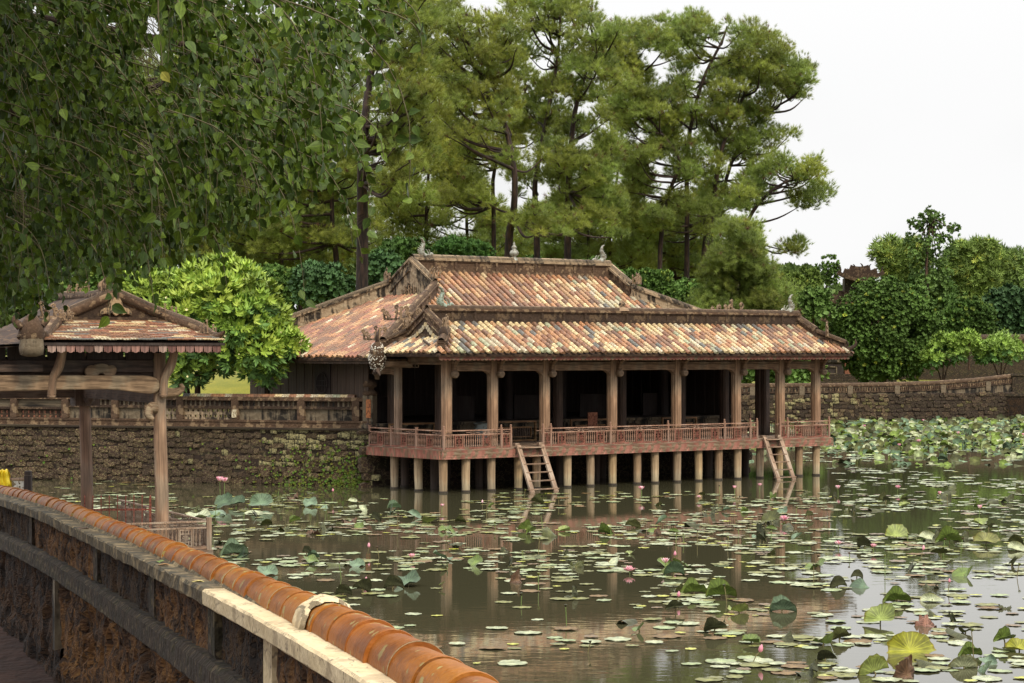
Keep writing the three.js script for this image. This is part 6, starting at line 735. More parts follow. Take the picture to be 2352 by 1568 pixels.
// undergrowth behind the pavilion
let bi = 40; for (const [px, py, rx, ry, d, c, l] of [[930, 600, 70, 36, 118, dk, 'dark broad leaved bush behind the left gable of the main roof'], [1050, 590, 70, 30, 121, (r) => [0.075, 0.15, 0.04], 'glossy green bush behind the left half of the main ridge'], [740, 655, 75, 48, 116, bl, 'dark bluish bush left of the thick pine trunk'], [640, 665, 80, 44, 124, dk, 'dark bush behind the top of the bright frangipani'], [880, 632, 45, 40, 112, bl, 'dark bush right of the thick pine trunk'], [1480, 668, 90, 30, 132, dk, 'dark bush behind the right gable'], [1580, 690, 80, 34, 134, dk, 'dark bush behind the right hip of the main roof'], [1350, 635, 80, 20, 130, dk, 'low dark bush behind the right end of the ridge'], [1220, 635, 70, 20, 130, dk, 'low dark bush behind the middle of the ridge'], [300, 640, 120, 55, 122, dk, 'dark bush behind the landing pavilion roof'], [120, 660, 120, 70, 120, dk, 'dark bush at the far left behind the landing pavilion']]) bush(l, 'bush', px, py, rx, ry, d, 30, 24, bi % 2 ? SP.fine : SP.round, 110, (r) => c(r).map((v) => v * 1.25), 0.85, bi++, 'bush');
{ // far wood closing the view
  const list = []; for (let i = 0; i < 26000; i++) { const px = rr(-200, 2560), d = rr(205, 260), left = px < 1880, top = left ? 600 - 40 * fbm((px + 300) / 3000, 0.3, 40, 3, 4, 9) + (px < 840 ? -190 : 0) + (px > 1750 ? 40 : 0) : 700 - 60 * fbm((px + 300) / 3000, 0.3, 40, 3, 4, 9); const y = lerp(top, 870, Math.pow(R(), 1.2)); const v = rr(0.6, 1.3); list.push({ m: aim(at(px, y, d), V(rr(-1, 1), rr(0.2, 1), rr(-0.2, 1)), R() * 6, rr(2.2, 3.8)), c: C(0.1 * v, 0.15 * v, 0.04 * v) }); }
  tag(copies('far_wood', SP.fine, M.leafy, list), 'dense dark far wood closing the view behind the pines and bushes', 'wood', null, 'stuff');
}
// ---------------------------------------------------------------- branches hanging in from the upper left
{
  const t = thing('overhanging_tree', 'large leafy tree whose drooping branches hang into the upper left of the view', 'tree', V(-12.5, 1.2, -20));
  const rel = (p) => p.clone().sub(t.position);
  const limbs = [[[at(-900, 1800, 20.5), at(-800, 900, 20.5), at(-700, 200, 20), at(-450, -300, 19)], 0.34], [[at(-700, 200, 20), at(-300, -150, 19), at(150, -260, 18), at(560, -220, 18)], 0.16], [[at(-450, -300, 19), at(0, -420, 17), at(450, -420, 16), at(850, -330, 16)], 0.15], [[at(-740, 450, 20.4), at(-350, 200, 21), at(50, 260, 22), at(420, 330, 22.5)], 0.1], [[at(-720, 300, 20), at(-300, 30, 22), at(200, 60, 24), at(640, 150, 24.5)], 0.1]];
  mesh('trunk', mergeGeometries(limbs.map(([p, r]) => tube(p.map(rel), [r, r * 0.75, r * 0.5, r * 0.25], 10, 14))), M.bark, t);
  // leaf: ovate with a drip tip, folded along its midrib, hanging from y = 0 downwards
  const leaf = (() => { const rows = [[0, 0.02], [0.12, 0.24], [0.3, 0.34], [0.5, 0.31], [0.68, 0.2], [0.82, 0.09], [1, 0]], pos = [], uv = [], idx = []; rows.forEach(([y, w], i) => { const bend = -0.18 * y * y; for (const s of [-1, 0, 1]) { pos.push(s * w, -y, bend + (s ? 0.3 * w : 0)); uv.push(0.5 + s * 0.5, y); } if (i) for (const k of [0, 1]) { const a = (i - 1) * 3 + k; idx.push(a, a + 3, a + 1, a + 1, a + 3, a + 4); } }); const g = new THREE.BufferGeometry(); g.setAttribute('position', new THREE.Float32BufferAttribute(pos, 3)); g.setAttribute('uv', new THREE.Float32BufferAttribute(uv, 2)); g.setIndex(idx); g.computeVertexNormals(); return g; })();
  const lm = (c) => phys({ color: c, map: T.leaf, roughness: 0.5, specularIntensity: 0.35, transmission: 0.3, thickness: 0, side: THREE.DoubleSide });
  const list = [], twigs = [];
  // lower outline of the foliage in the picture, and how thick it is
  const low = [[-80, 750], [40, 725], [90, 675], [140, 640], [240, 632], [310, 625], [380, 585], [450, 560], [520, 530], [600, 500], [660, 470], [720, 430], [780, 380], [830, 320], [848, 250], [862, 160], [890, 90], [940, 20], [965, -20]];
  const bottom = (x) => { for (let i = 1; i < low.length; i++) if (x <= low[i][0]) return lerp(low[i - 1][1], low[i][1], (x - low[i - 1][0]) / (low[i][0] - low[i - 1][0])); return -60; };
  const holes = [[345, 130, 34], [350, 60, 20], [355, 190, 24], [60, 480, 26], [40, 440, 20], [330, 330, 22], [300, 430, 18], [370, 480, 18], [200, 470, 14], [260, 60, 14], [560, 420, 22], [180, 330, 14], [390, 300, 12]];
  const ok = (x, y) => holes.every(([a, b, r]) => Math.hypot(x - a, (y - b) * 0.8) > r * (0.8 + 0.4 * R()));
  const addLeaf = (p, dir, size, c) => { const m = new THREE.Matrix4().compose(p, new THREE.Quaternion().setFromEuler(new THREE.Euler(rr(-0.75, 0.75), rr(0, 6.28), rr(-0.7, 0.7) + dir)), V(size, size * rr(0.9, 1.15), size)); list.push({ m, p, c, s: size }); };
  const twig = (px, py, d, len, lean, size, thick = 1) => { // hanging twig with alternate leaves
    const a = rel(at(px, py, d)), sway = rr(-0.25, 0.25), q = (k) => a.clone().add(V(lean * len * (1 - (1 - k) * (1 - k)) * 0.9 + sway * len * 0.3 * Math.sin(k * 3), -len * (0.35 * k + 0.65 * k * k), rr(-0.02, 0.02))); const pts = [0, 0.25, 0.5, 0.75, 1].map(q); twigs.push(tube(pts, [0.006, 0.0045, 0.002], 4, 8)); const cv = new THREE.CatmullRomCurve3(pts), n = Math.round(len * thick / 0.062);
    for (let i = 1; i <= n; i++) { const k = i / n, p = cv.getPoint(k); if (!ok((p.x + t.position.x) / -(p.z + t.position.z) * F + CX, HY + (EYE - p.y - t.position.y) / -(p.z + t.position.z) * F)) continue; addLeaf(p.add(V(rr(-0.03, 0.03), 0, rr(-0.05, 0.05))), (i % 2 ? 0.5 : -0.5) + lean * 0.5, size * rr(0.75, 1.2), null); }
  };
  // outer curtain, dense on the left and thinning to the right
  for (let i = 0; i < 130; i++) { const px = lerp(-120, 960, Math.pow(R(), 0.95)), b = bottom(px), d = rr(17, 25), len = rr(0.6, 1.7), s = F / d; if (px + 0.6 * len * s > 900) continue; const py = b - len * s - Math.pow(R(), 1.3) * Math.max(0, b + 60); if (px > 560 && R() < lerp(0.35, 0.8, smooth(560, 900, px))) continue; twig(px - 0.3 * len * s * 0.6, py, d, len, rr(0.1, 1.0), rr(0.085, 0.12)); }
  for (const [x, y, d, l, lean] of [[620, -10, 14, 1.3, 0.75], [560, -40, 13.5, 1.1, 0.5], [365, -20, 13, 0.44, 0.06], [690, 380, 20, 0.85, 0.75], [640, 330, 19, 0.9, 0.8], [800, 80, 17, 0.8, 0.5], [860, 20, 16, 0.35, 1.1], [540, 330, 18, 1.3, 0.5], [380, -60, 13, 0.5, 0.25], [700, 250, 18, 1.0, 0.6], [770, 240, 18, 0.5, 0.9], [210, 560, 18, 0.6, 0.3], [330, 560, 18, 0.5, 0.2], [490, 540, 19, 0.45, 0.3], [880, -20, 15, 0.3, 1.0]]) twig(x, y, d, l, lean, rr(0.095, 0.12));
  // the mass behind it: short leafy sprays in layers, leaning out to the right
  for (let i = 0, n = 0; n < 1500 && i < 9000; i++) { const px = lerp(-130, 900, Math.pow(R(), 1.2)), b = bottom(px) - 8, len = rr(0.3, 0.75), d = rr(18, 31), py = lerp(-90, b - len * F / d * 0.8, Math.pow(R(), 0.95)), clump = fbm((px + 200) / 1300, (py + 100) / 900, 14, 10, 3, 77), thin = smooth(820, 380, px); const ex = px + 0.8 * len * F / d, ey = py + 0.7 * len * F / d; if (py > b - 20 || ey > bottom(ex) || clump < lerp(0.58, 0.4, thin)) continue; n++; twig(px - 30, py, d, len, rr(0.2, 1.5), rr(0.075, 0.11), 2.2); }
  for (let i = 0; i < 7000; i++) { const px = lerp(-120, 700, Math.pow(R(), 1.3)), b = bottom(px) - 30, py = lerp(-70, b, R()), clump = fbm((px + 200) / 1300, (py + 100) / 900, 12, 9, 3, 77); if (clump < 0.42 || !ok(px, py)) continue; addLeaf(rel(at(px, py, rr(24, 34))), rr(-0.3, 0.3), rr(0.08, 0.125), null); }
  for (let i = 0; i < 9000; i++) { const px = rr(-900, 900), py = rr(-900, -60); if (px > 500 && py < -200) continue; if (px > 250 && R() < 0.6) continue; addLeaf(rel(at(px, py, rr(13, 27))), rr(-0.3, 0.3), rr(0.16, 0.26), null); }
  for (let i = 0; i < 7000; i++) { const a = rr(0, 6.283), z = rr(-1, 1), q = Math.sqrt(1 - z * z) * Math.cbrt(R()); addLeaf(rel(V(-9 + Math.cos(a) * q * 8, 12.5 + z * 3, -17 + Math.sin(a) * q * 9)), rr(-0.3, 0.3), rr(0.24, 0.36), null); }
  mesh('twig', mergeGeometries(twigs), std({ color: C(0.1, 0.085, 0.04), roughness: 0.9 }), t, 'stuff');
  const cols = [[0.1, 0.17, 0.02], [0.135, 0.215, 0.025], [0.18, 0.27, 0.03], [0.06, 0.11, 0.015]], mats = cols.map((c) => lm(C(...c))), many = lm(C(1, 1, 1));
  list.forEach((l) => { l.k = Math.floor(R() * 4); l.d = l.p.clone().add(t.position).distanceTo(camera.position); }); list.sort((a, b) => a.d / a.s - b.d / b.s);
  const seen = (l) => { const w = l.p.clone().add(t.position), x = w.x / -w.z * F + CX, y = HY + (EYE - w.y) / -w.z * F; return x > -20 && y > -20; };
  let n = 0; const rest = []; for (const l of list) if (n < 299 && seen(l)) { n++; mesh('leaf', leaf, mats[l.k], t).applyMatrix4(l.m); } else { const c = cols[l.k], v = rr(0.8, 1.2); rest.push({ m: l.m, c: C(c[0] * v, c[1] * v, c[2] * v) }); }
  const yl = mesh('leaf', leaf, lm(C(0.62, 0.6, 0.14)), t); yl.position.copy(rel(at(372, 165, 12.9))); yl.rotation.set(0.3, 0.2, 0.6); yl.scale.setScalar(0.085); yl.userData.label = 'single pale yellow leaf at the tip of a twig';
  copies('leaf', leaf, many, rest, t);
}

// ---------------------------------------------------------------- lotus and water lilies
const onWater = (px, py) => { const d = EYE * F / (py - HY); return V((px - CX) / F * d, 0, -d); };
function inPond(p) { let c = false; for (let i = 0, j = pond.length - 1; i < pond.length; j = i++) { const [a, b] = pond[i], [x, y] = pond[j]; if ((b > -p.z) !== (y > -p.z) && p.x < (x - a) * (-p.z - b) / (y - b) + a) c = !c; } return c; }
const open = (p) => { if (!inPond(p)) return false; const [u, w] = toPav(p.x, -p.z); if (u > -0.8 && u < 18.2 && w > -1.0) return w > 60; const dx = p.x + 7.7, dd = -p.z - 47.6, gu = dx * GU.x - dd * GU.z, gw = dx * GW.x - dd * GW.z; if (gu > -6.5 && gu < 1.3 && gw > -1 && gw < 8.5) return false; return true; };
function disc(o, seed) { // leaf of radius 1 with its stalk at the centre; o: cup, wave, fold, tear, curl
  const r = mulberry(seed), nr = o.nr ?? 5, na = o.na ?? 26, pos = [], uv = [], idx = [], ph = r() * 6, ph2 = r() * 6, fr = []; for (let j = 0; j < na; j++) fr.push(r());
  for (let i = 0; i <= nr; i++) for (let j = 0; j <= na; j++) {
    const q = i / nr, a = j / na * Math.PI * 2, jag = 1 + (i === nr ? (o.jag ?? 0.04) * (fr[j % na] - 0.5) * 2 : 0), rad = q * jag * (1 + 0.07 * Math.sin(2 * a + ph) * q); let x = Math.cos(a) * rad, z = Math.sin(a) * rad, y = (o.cup ?? 0) * q * q + (o.wave ?? 0) * q * q * (Math.sin(3 * a + ph) * 0.6 + Math.sin(5 * a + ph2) * 0.4);
    if (o.rim) y += o.rim * smooth(0.82, 1, q) * (0.6 + 0.4 * Math.sin(7 * a + ph));
    if (o.hinge && z > 0.05) { const l = z - 0.05; z = 0.05 + l * Math.cos(o.hinge); y += l * Math.sin(o.hinge); }
    if (o.fold) { const b = o.fold, s = Math.sign(z), l = Math.abs(z), k = smooth(0, 0.35, l); const h = l * Math.sin(b * k); z = s * l * Math.cos(b * k); y += h; }
    if (o.droop) { const l = Math.abs(x); y -= o.droop * l * l; x *= 1 - 0.25 * o.droop * l; }
    if (o.curl && x > 0.1) { const l = x - 0.1, c = o.curl; x = 0.1 + Math.sin(l * c) / c; y += (1 - Math.cos(l * c)) / c; }
    if (o.ruff) y += o.ruff * q * Math.sin(13 * a + 2 * Math.sin(3 * a));
    if (o.crumple) { y += o.crumple * (noise(x * 3 + 5, z * 3 + 5, 99, 99, seed) - 0.5) * q; x *= 1 - 0.2 * o.crumple * noise(z * 4 + 9, 3, 99, 99, seed + 1); }
    pos.push(x, y, z); uv.push(0.5 + Math.cos(a) * q * 0.49, 0.5 + Math.sin(a) * q * 0.49); if (i && j) { const c = (i - 1) * (na + 1) + j - 1, d = c + na + 1; if (i === 1) idx.push(c, d + 1, d); else idx.push(c, c + 1, d, d, c + 1, d + 1); }
  }
  const g = new THREE.BufferGeometry(); g.setAttribute('position', new THREE.Float32BufferAttribute(pos, 3)); g.setAttribute('uv', new THREE.Float32BufferAttribute(uv, 2)); g.setIndex(idx); g.computeVertexNormals(); return g;
}
const leafSkin = (c, rough = 0.5, tr = 0.15) => phys({ color: C(...c), map: T.leafVein, roughness: rough, specularIntensity: 0.6, transmission: tr, thickness: 0, side: THREE.DoubleSide });
const SK = { pad: leafSkin([0.42, 0.5, 0.24], 0.4, 0), padPale: leafSkin([0.56, 0.6, 0.36], 0.4, 0), padOlive: leafSkin([0.28, 0.28, 0.08], 0.5, 0), padYellow: leafSkin([0.62, 0.62, 0.08], 0.45, 0), padBrown: leafSkin([0.26, 0.16, 0.06], 0.6, 0), blue: leafSkin([0.22, 0.32, 0.19], 0.65), blueDark: leafSkin([0.12, 0.19, 0.1], 0.65), green: leafSkin([0.22, 0.31, 0.06], 0.55, 0.25), olive: leafSkin([0.13, 0.14, 0.04], 0.65), under: leafSkin([0.11, 0.115, 0.05], 0.75), yellow: leafSkin([0.5, 0.5, 0.05], 0.5, 0.25), lime: leafSkin([0.42, 0.5, 0.13], 0.5, 0.25), brown: leafSkin([0.2, 0.11, 0.06], 0.8), rust: leafSkin([0.4, 0.2, 0.14], 0.8) };
const PADS = [0, 1, 2, 3, 4].map((s) => disc({ nr: 3, na: 22, rim: 0.06, wave: 0.015, jag: 0.05 }, s + 60));
const LEAF = { dish: [1, 2, 3].map((s) => disc({ cup: 0.24, wave: 0.24, jag: 0.06 }, s)), flop: [4, 5, 6].map((s) => disc({ droop: 0.6, wave: 0.2, cup: -0.05, jag: 0.07 }, s)), fold: [7, 8, 9].map((s) => disc({ fold: 1.15, wave: 0.15, droop: 0.2, jag: 0.08 }, s)), taco: [10, 11].map((s) => disc({ fold: 1.42, wave: 0.06, droop: 0.35, jag: 0.07 }, s)), fan: [12, 13].map((s) => disc({ wave: 0.17, cup: 0.12, jag: 0.1, hinge: 1.0, na: 34 }, s)), crump: [14, 15].map((s) => disc({ crumple: 0.9, fold: 0.5, droop: 0.7, jag: 0.2, ruff: 0.09, na: 44, nr: 7 }, s)), curl: [16, 17].map((s) => disc({ curl: 2.6, wave: 0.08 }, s)), tube: [18].map((s) => disc({ fold: 1.5, droop: 0.12, wave: 0.03, jag: 0.08 }, s)) };
const zone = (px, py) => py < 1065 && px > 1850 ? 'in the far right lotus bed' : py < 1130 ? (px < 800 ? 'close under the left bank wall' : 'on the dark water right of the posts') : py < 1200 ? (px < 480 ? 'beside the landing pavilion' : px < 900 ? 'before the left bank' : px < 1300 ? 'before the nearer ladder' : px < 1720 ? 'before the middle posts' : px < 2000 ? 'before the farther ladder' : 'in the thick band at the right') : py < 1310 ? (px < 700 ? 'just behind the orange tiles' : px < 1150 ? 'left of the pond centre' : px < 1550 ? 'at the pond centre' : px < 1900 ? 'right of the pond centre' : 'near the right edge') : py < 1430 ? (px < 1150 ? 'right of the orange tiles' : px < 1600 ? 'in the lower centre' : px < 1900 ? 'right of the lower centre' : 'on the mirrored sky') : (px < 1500 ? 'beside the roof reflection' : px < 1900 ? 'right of the roof reflection' : 'in the lower right corner');
const ORD = ['leftmost', 'second from left', 'third from left', 'fourth from left', 'fifth from left', 'sixth from left', 'seventh from left', 'eighth from left'], sets = {};
const count = (o, one, many, px) => { (sets[many] ??= []).push({ o, one, px }); };
function nameSets() { for (const many in sets) { const l = sets[many].sort((a, b) => a.px - b.px), n = l.length; l.forEach((e, i) => { const d = n - 1 - i; e.o.userData.label = n === 1 ? e.one : (i < 8 && i <= d ? ORD[i] : d < 8 ? (d ? ORD[d].replace('left', 'right') : 'rightmost') : `number ${i + 1}`) + ' of the ' + many; if (n > 1) e.o.userData.group = many; }); } }
const sizeAt = (py) => (py - HY) / EYE;
const S2 = mulberry(99), s2 = (a, b) => a + (b - a) * S2(), p2 = (a) => a[Math.floor(S2() * a.length)];
// how thickly pads float at a place in the picture
const density = (px, py) => {
  const n = fbm((px + 100) / 2600, (py - 900) / 700, 14, 22, 3, 301); let k = 0;
  if (py < 1062) k = px > 1830 ? 0.55 : px > 1700 && py < 1010 ? 0.3 : 0;
  else if (py < 1125) k = px > 1900 ? 0.14 + 0.3 * smooth(1085, 1125, py) * smooth(1950, 2250, px) : px < 420 ? 0.2 : 0;
  else if (py < 1300) k = 0.75 * smooth(1122, 1150, py) * (px < 480 ? 0.8 : 1); else if (py < 1420) k = lerp(0.5, 0.9, smooth(1150, 1700, px)) * (px < 1150 ? 0.35 : 1) * (px > 1950 ? 0.55 : 1); else k = 0.42 * smooth(1400, 1850, px) + 0.08; if (px > 1950 && py > 1330) k *= 0.6;
  return k * smooth(0.36, 0.6, n) * 1.5;
};
const placed = [];
function free(p, r, f = 0.75) { for (const q of placed) if (Math.hypot(q.x - p.x, q.z - p.z) < (q.r + r) * f) return false; placed.push({ x: p.x, z: p.z, r }); return true; }

// leaves that stand out, each with its own description
function stalk(t, h, lean = V(0, 0, 0), r = 0.011, mat = M.stalk) { mesh('stalk', tube([V(-lean.x, -0.6, -lean.z), V(-lean.x * 0.3, h * 0.4, -lean.z * 0.3), V(0, h, 0)], r, 5, 5), mat, t); }
function lotusLeaf(label, group, p, rad, h, form, skin, tilt, yaw, roll = 0) {
  const t = thing('lotus_leaf', label, 'lotus leaf', p, 0, group), b = mesh('blade', form, skin, t); b.position.y = h; b.scale.setScalar(rad); b.rotation.set(tilt, yaw, roll, 'YXZ'); stalk(t, Math.max(0.03, h), V(s2(-0.08, 0.08), 0, s2(-0.08, 0.08)), 0.012); placed.push({ x: p.x, z: p.z, r: rad * 0.9 }); return t;
}
{
  const W = (px, py) => onWater(px, py), H = Math.PI / 2, Q = (px, py, w, h, form, skin, tilt, yaw, roll, label) => lotusLeaf(label, null, W(px, py), w / 2 / sizeAt(py), 0.55 * h / sizeAt(py), form, skin, tilt, yaw, roll);
  Q(2090, 1498, 100, 9, LEAF.fan[0], SK.yellow, 1.2, 0.1, 0.1, 'large bright yellow upright lotus leaf with a brown edge spot at the lower right');
  Q(2022, 1434, 80, 22, LEAF.fan[1], SK.lime, 1.05, -0.3, 0.25, 'big pale lime square lotus leaf standing above the yellow upright one');
  Q(2082, 1556, 80, 12, LEAF.crump[0], SK.brown, 0.9, 0.2, 0, 'crumpled brown lotus leaf with yellow veins at the bottom edge');
  Q(2006, 1548, 84, 12, LEAF.tube[0], SK.lime, 0.2, 0.45, 0.25, 'pale rolled up withered lotus leaf left of the crumpled brown one');
  Q(2128, 1437, 66, 5, LEAF.crump[1], SK.rust, 0.4, 0.3, 0, 'reddish brown crumpled lotus leaf on the mirrored sky');
  Q(2212, 1533, 70, 4, LEAF.tube[0], SK.padPale, 0.5, 0.1, 0, 'pale curled lotus leaf lying flat near the lower right corner');
  Q(2340, 1495, 66, 8, LEAF.fan[0], SK.yellow, 0.8, -0.5, 0, 'yellow green lotus leaf cut by the right edge of the view');
  Q(2305, 1478, 60, 22, LEAF.fold[0], SK.green, 0.7, 0.6, 0.1, 'green folded lotus leaf just left of the yellow one at the right edge');
  Q(2228, 1507, 56, 10, LEAF.fold[1], SK.green, 0.3, 0.2, 0, 'low green lotus leaf with a raised dark side in the lower right');
  Q(2058, 1238, 64, 14, LEAF.fan[1], SK.lime, 1.0, 0.25, -0.15, 'square yellow green lotus leaf standing in the right middle of the pond');
  Q(2265, 1252, 58, 14, LEAF.fan[0], SK.padOlive, 0.9, -0.2, 0, 'yellowing fringed lotus leaf near the right edge');
  Q(2180, 1250, 66, 20, LEAF.fold[2], SK.green, 0.6, 0.3, 0, 'arched green lotus leaf left of the fringed yellowing one');
  Q(1770, 1205, 46, 22, LEAF.fan[1], SK.olive, 1.0, 0.3, 0.3, 'tilted olive lotus leaf below the farther ladder');
  Q(1655, 1372, 74, 14, LEAF.fold[0], SK.green, 0.35, 0.1, 0, 'wide bright green lotus leaf right of the lower centre');
  Q(1592, 1362, 62, 8, LEAF.fold[1], SK.green, 0.3, 0.3, 0, 'green lotus leaf overlapping the wide bright one on its left');
  Q(1548, 1322, 56, 16, LEAF.taco[0], SK.blueDark, 0.3, 0.2, 0, 'dark folded lotus leaf above the two wide green leaves');
  Q(1550, 1408, 44, 26, LEAF.fold[2], SK.under, 1.0, 0.4, 0.2, 'brown backed lotus leaf standing on edge in the lower centre');
  Q(1642, 1452, 58, 18, LEAF.fold[1], SK.under, 0.8, -0.2, 0.3, 'dark oval lotus leaf at the edge of the roof reflection');
  Q(1930, 1470, 52, 14, LEAF.fold[2], SK.olive, 0.6, 0.5, 0.2, 'dark lotus leaf with its stalk end hanging left of the mirrored sky');
  Q(1797, 1404, 66, 8, LEAF.fold[0], SK.blue, 0.2, -0.1, 0, 'blue green lotus leaf with a turned up front right of the lower centre');
  Q(2060, 1382, 64, 10, LEAF.fold[1], SK.green, 0.5, 0.1, 0, 'curved green lotus leaf on the left of the mirrored sky');
  Q(1985, 1350, 70, 8, LEAF.flop[0], SK.blueDark, 0.35, 0.3, 0, 'large dark green lotus leaf where the sky reflection begins');
  Q(1188, 1338, 44, 12, LEAF.crump[0], SK.brown, 0.8, 0.4, 0, 'small crumpled brown lotus leaf left of the lower centre');
  Q(1015, 1350, 20, 20, LEAF.taco[1], SK.lime, 1.1, 1.3, 0.3, 'narrow upright lime lotus leaf alone on the dark water');
  Q(935, 1345, 66, 16, LEAF.dish[0], SK.blueDark, 0.3, 0.2, 0.2, 'open dark green lotus leaf on the water right of the orange tiles');
  Q(905, 1352, 52, 14, LEAF.taco[0], SK.under, 0.3, -0.2, 0, 'dark folded lotus leaf in front of the open dark green one');
  Q(832, 1360, 56, 18, LEAF.taco[1], SK.under, 0.5, 0.5, -0.4, 'dark leaning lotus leaf just right of the orange tiles');
  Q(790, 1366, 44, 10, LEAF.taco[0], SK.under, 0.4, -0.2, 0, 'small dark lotus leaf between the tiles and the leaning dark one');
  Q(756, 1392, 54, 10, LEAF.fold[2], SK.green, 0.9, -0.3, -0.4, 'half hidden green lotus leaf rising behind the orange tiles');
  Q(820, 1300, 40, 6, LEAF.dish[1], SK.blue, 0.4, 0.2, 0, 'ribbed blue green lotus leaf on the open water left of centre');
  Q(538, 1272, 66, 6, LEAF.fold[1], SK.blue, 0.2, 0.4, 0, 'pointed pale lotus leaf right of the landing railing');
  // the big blue green leaves under the bank wall
  Q(600, 1165, 54, 18, LEAF.fan[0], SK.blue, 1.15, 0.15, 0.2, 'largest blue green lotus leaf standing upright before the bank wall');
  Q(545, 1163, 42, 14, LEAF.fan[1], SK.blueDark, 0.9, 0.3, 0.3, 'blue green lotus leaf under the double pink blossom');
  Q(515, 1168, 44, 30, LEAF.dish[1], SK.blueDark, 0.8, -0.3, 0, 'dull blue green lotus leaf left of the double pink blossom');
  Q(580, 1178, 84, 10, LEAF.flop[1], SK.padPale, 0.05, 0.1, 0, 'wide pale lotus leaf spread flat below the largest upright one');
  Q(500, 1182, 70, 12, LEAF.flop[2], SK.blue, 0.2, 0.4, 0.1, 'grey green drooping lotus leaf left of the wide pale one');
  Q(455, 1190, 60, 6, LEAF.dish[2], SK.padPale, 0.15, 0.1, 0, 'pale lotus leaf lying just right of the landing post');
  Q(712, 1163, 36, 14, LEAF.dish[0], SK.blue, 0.5, 0.2, 0, 'rounded pale blue lotus leaf below the mossy end of the bank wall');
  Q(745, 1167, 36, 6, LEAF.flop[0], SK.blue, 0.1, 0.1, 0, 'flat pointed lotus leaf right of the rounded pale blue one');
  Q(905, 1172, 34, 14, LEAF.fold[0], SK.blue, 0.4, 0.3, 0, 'fresh blue green lotus leaf left of the nearer ladder');
  Q(640, 1158, 26, 20, LEAF.crump[1], SK.olive, 0.6, 0.2, 0, 'withered olive lotus leaf on tall stalks right of the largest blue green one');
}
// scattered raised leaves
{
  const kinds = [['dish', ['blue', 'green', 'green'], 'open green'], ['flop', ['under', 'under', 'olive'], 'drooping dark'], ['fold', ['green', 'olive', 'blueDark'], 'folded green'], ['taco', ['under', 'olive', 'under'], 'dark tightly folded'], ['fan', ['olive', 'lime', 'green'], 'tilted yellow green'], ['crump', ['brown', 'olive', 'under'], 'withered crumpled'], ['curl', ['blue', 'green', 'padPale'], 'curled pale backed']];
  let n = 0, tries = 0; const far = [];
  while (n < 135 && tries++ < 9000) { const px = s2(380, 2350), py = 1120 + 440 * Math.pow(S2(), 1.35); let k = density(px, py) * (px > 1450 ? 1 : 0.5) * (py > 1310 ? 0.55 : 1); if (S2() > k) continue; const p = onWater(px, py); if (!open(p)) continue; const r = s2(0.12, 0.25); if (!free(p, r, 0.8)) continue; const [f, sk, l] = p2(py > 1330 ? kinds.filter((k) => k[0] !== 'fold' && k[0] !== 'dish') : kinds); const h = f === 'crump' ? s2(0.01, 0.06) : f === 'taco' || f === 'flop' ? s2(0.02, 0.12) * (py > 1330 ? 0.5 : 1) : s2(0.01, 0.09) * (py > 1330 ? 0.5 : 1); count(lotusLeaf('', null, p, r, h, p2(LEAF[f]), SK[p2(sk)], s2(-0.1, 0.75), s2(-1.6, 1.6), s2(-0.35, 0.35)), `${l} lotus leaf ${zone(px, py)}`, `${l} lotus leaves ${zone(px, py)}`, px); n++; }
  // the dense bed by the far bank
  const gs = [...LEAF.dish, ...LEAF.flop, ...LEAF.fold.slice(0, 1)].map((g) => g.clone()), bed = [], cols = [SK.blue, SK.blueDark, SK.green, SK.green, SK.pad, SK.padPale, SK.olive, SK.under];
  for (let i = 0; i < 2600; i++) { const py = 962 + 108 * Math.pow(S2(), 1.5), px = s2(1700, 2420); if (py > 1000 && px < 1900 && S2() < 0.75) continue; const edgeN = 1040 + 40 * (fbm(px / 900, 0.5, 9, 3, 3, 5) - 0.5); if (py > edgeN && S2() < 0.8) continue; const p = onWater(px, py); if (!open(p)) continue; const h = s2(0.02, 0.27) * S2() * smooth(1080, 975, py), c = p2(cols).color, v = s2(0.75, 1.2); bed.push({ g: p2(gs), m: trs(V(p.x, h + 0.02, p.z), new THREE.Euler(s2(-0.1, 0.9), s2(-2, 2), s2(-0.5, 0.5)), s2(0.12, 0.27)), c: C(c.r * v, c.g * v, c.b * v) }); }
  const many = phys({ color: C(1, 1, 1), map: T.leafVein, roughness: 0.75, specularIntensity: 0.4, side: THREE.DoubleSide }), root = new THREE.Group(); root.name = 'lotus_bed'; scene.add(root); tag(root, 'dense bed of lotus leaves covering the water along the far right bank', 'lotus bed', null, 'stuff');
  gs.forEach((g) => { const l = bed.filter((b) => b.g === g); if (l.length) copies('blade', g, many, l, root); });
}
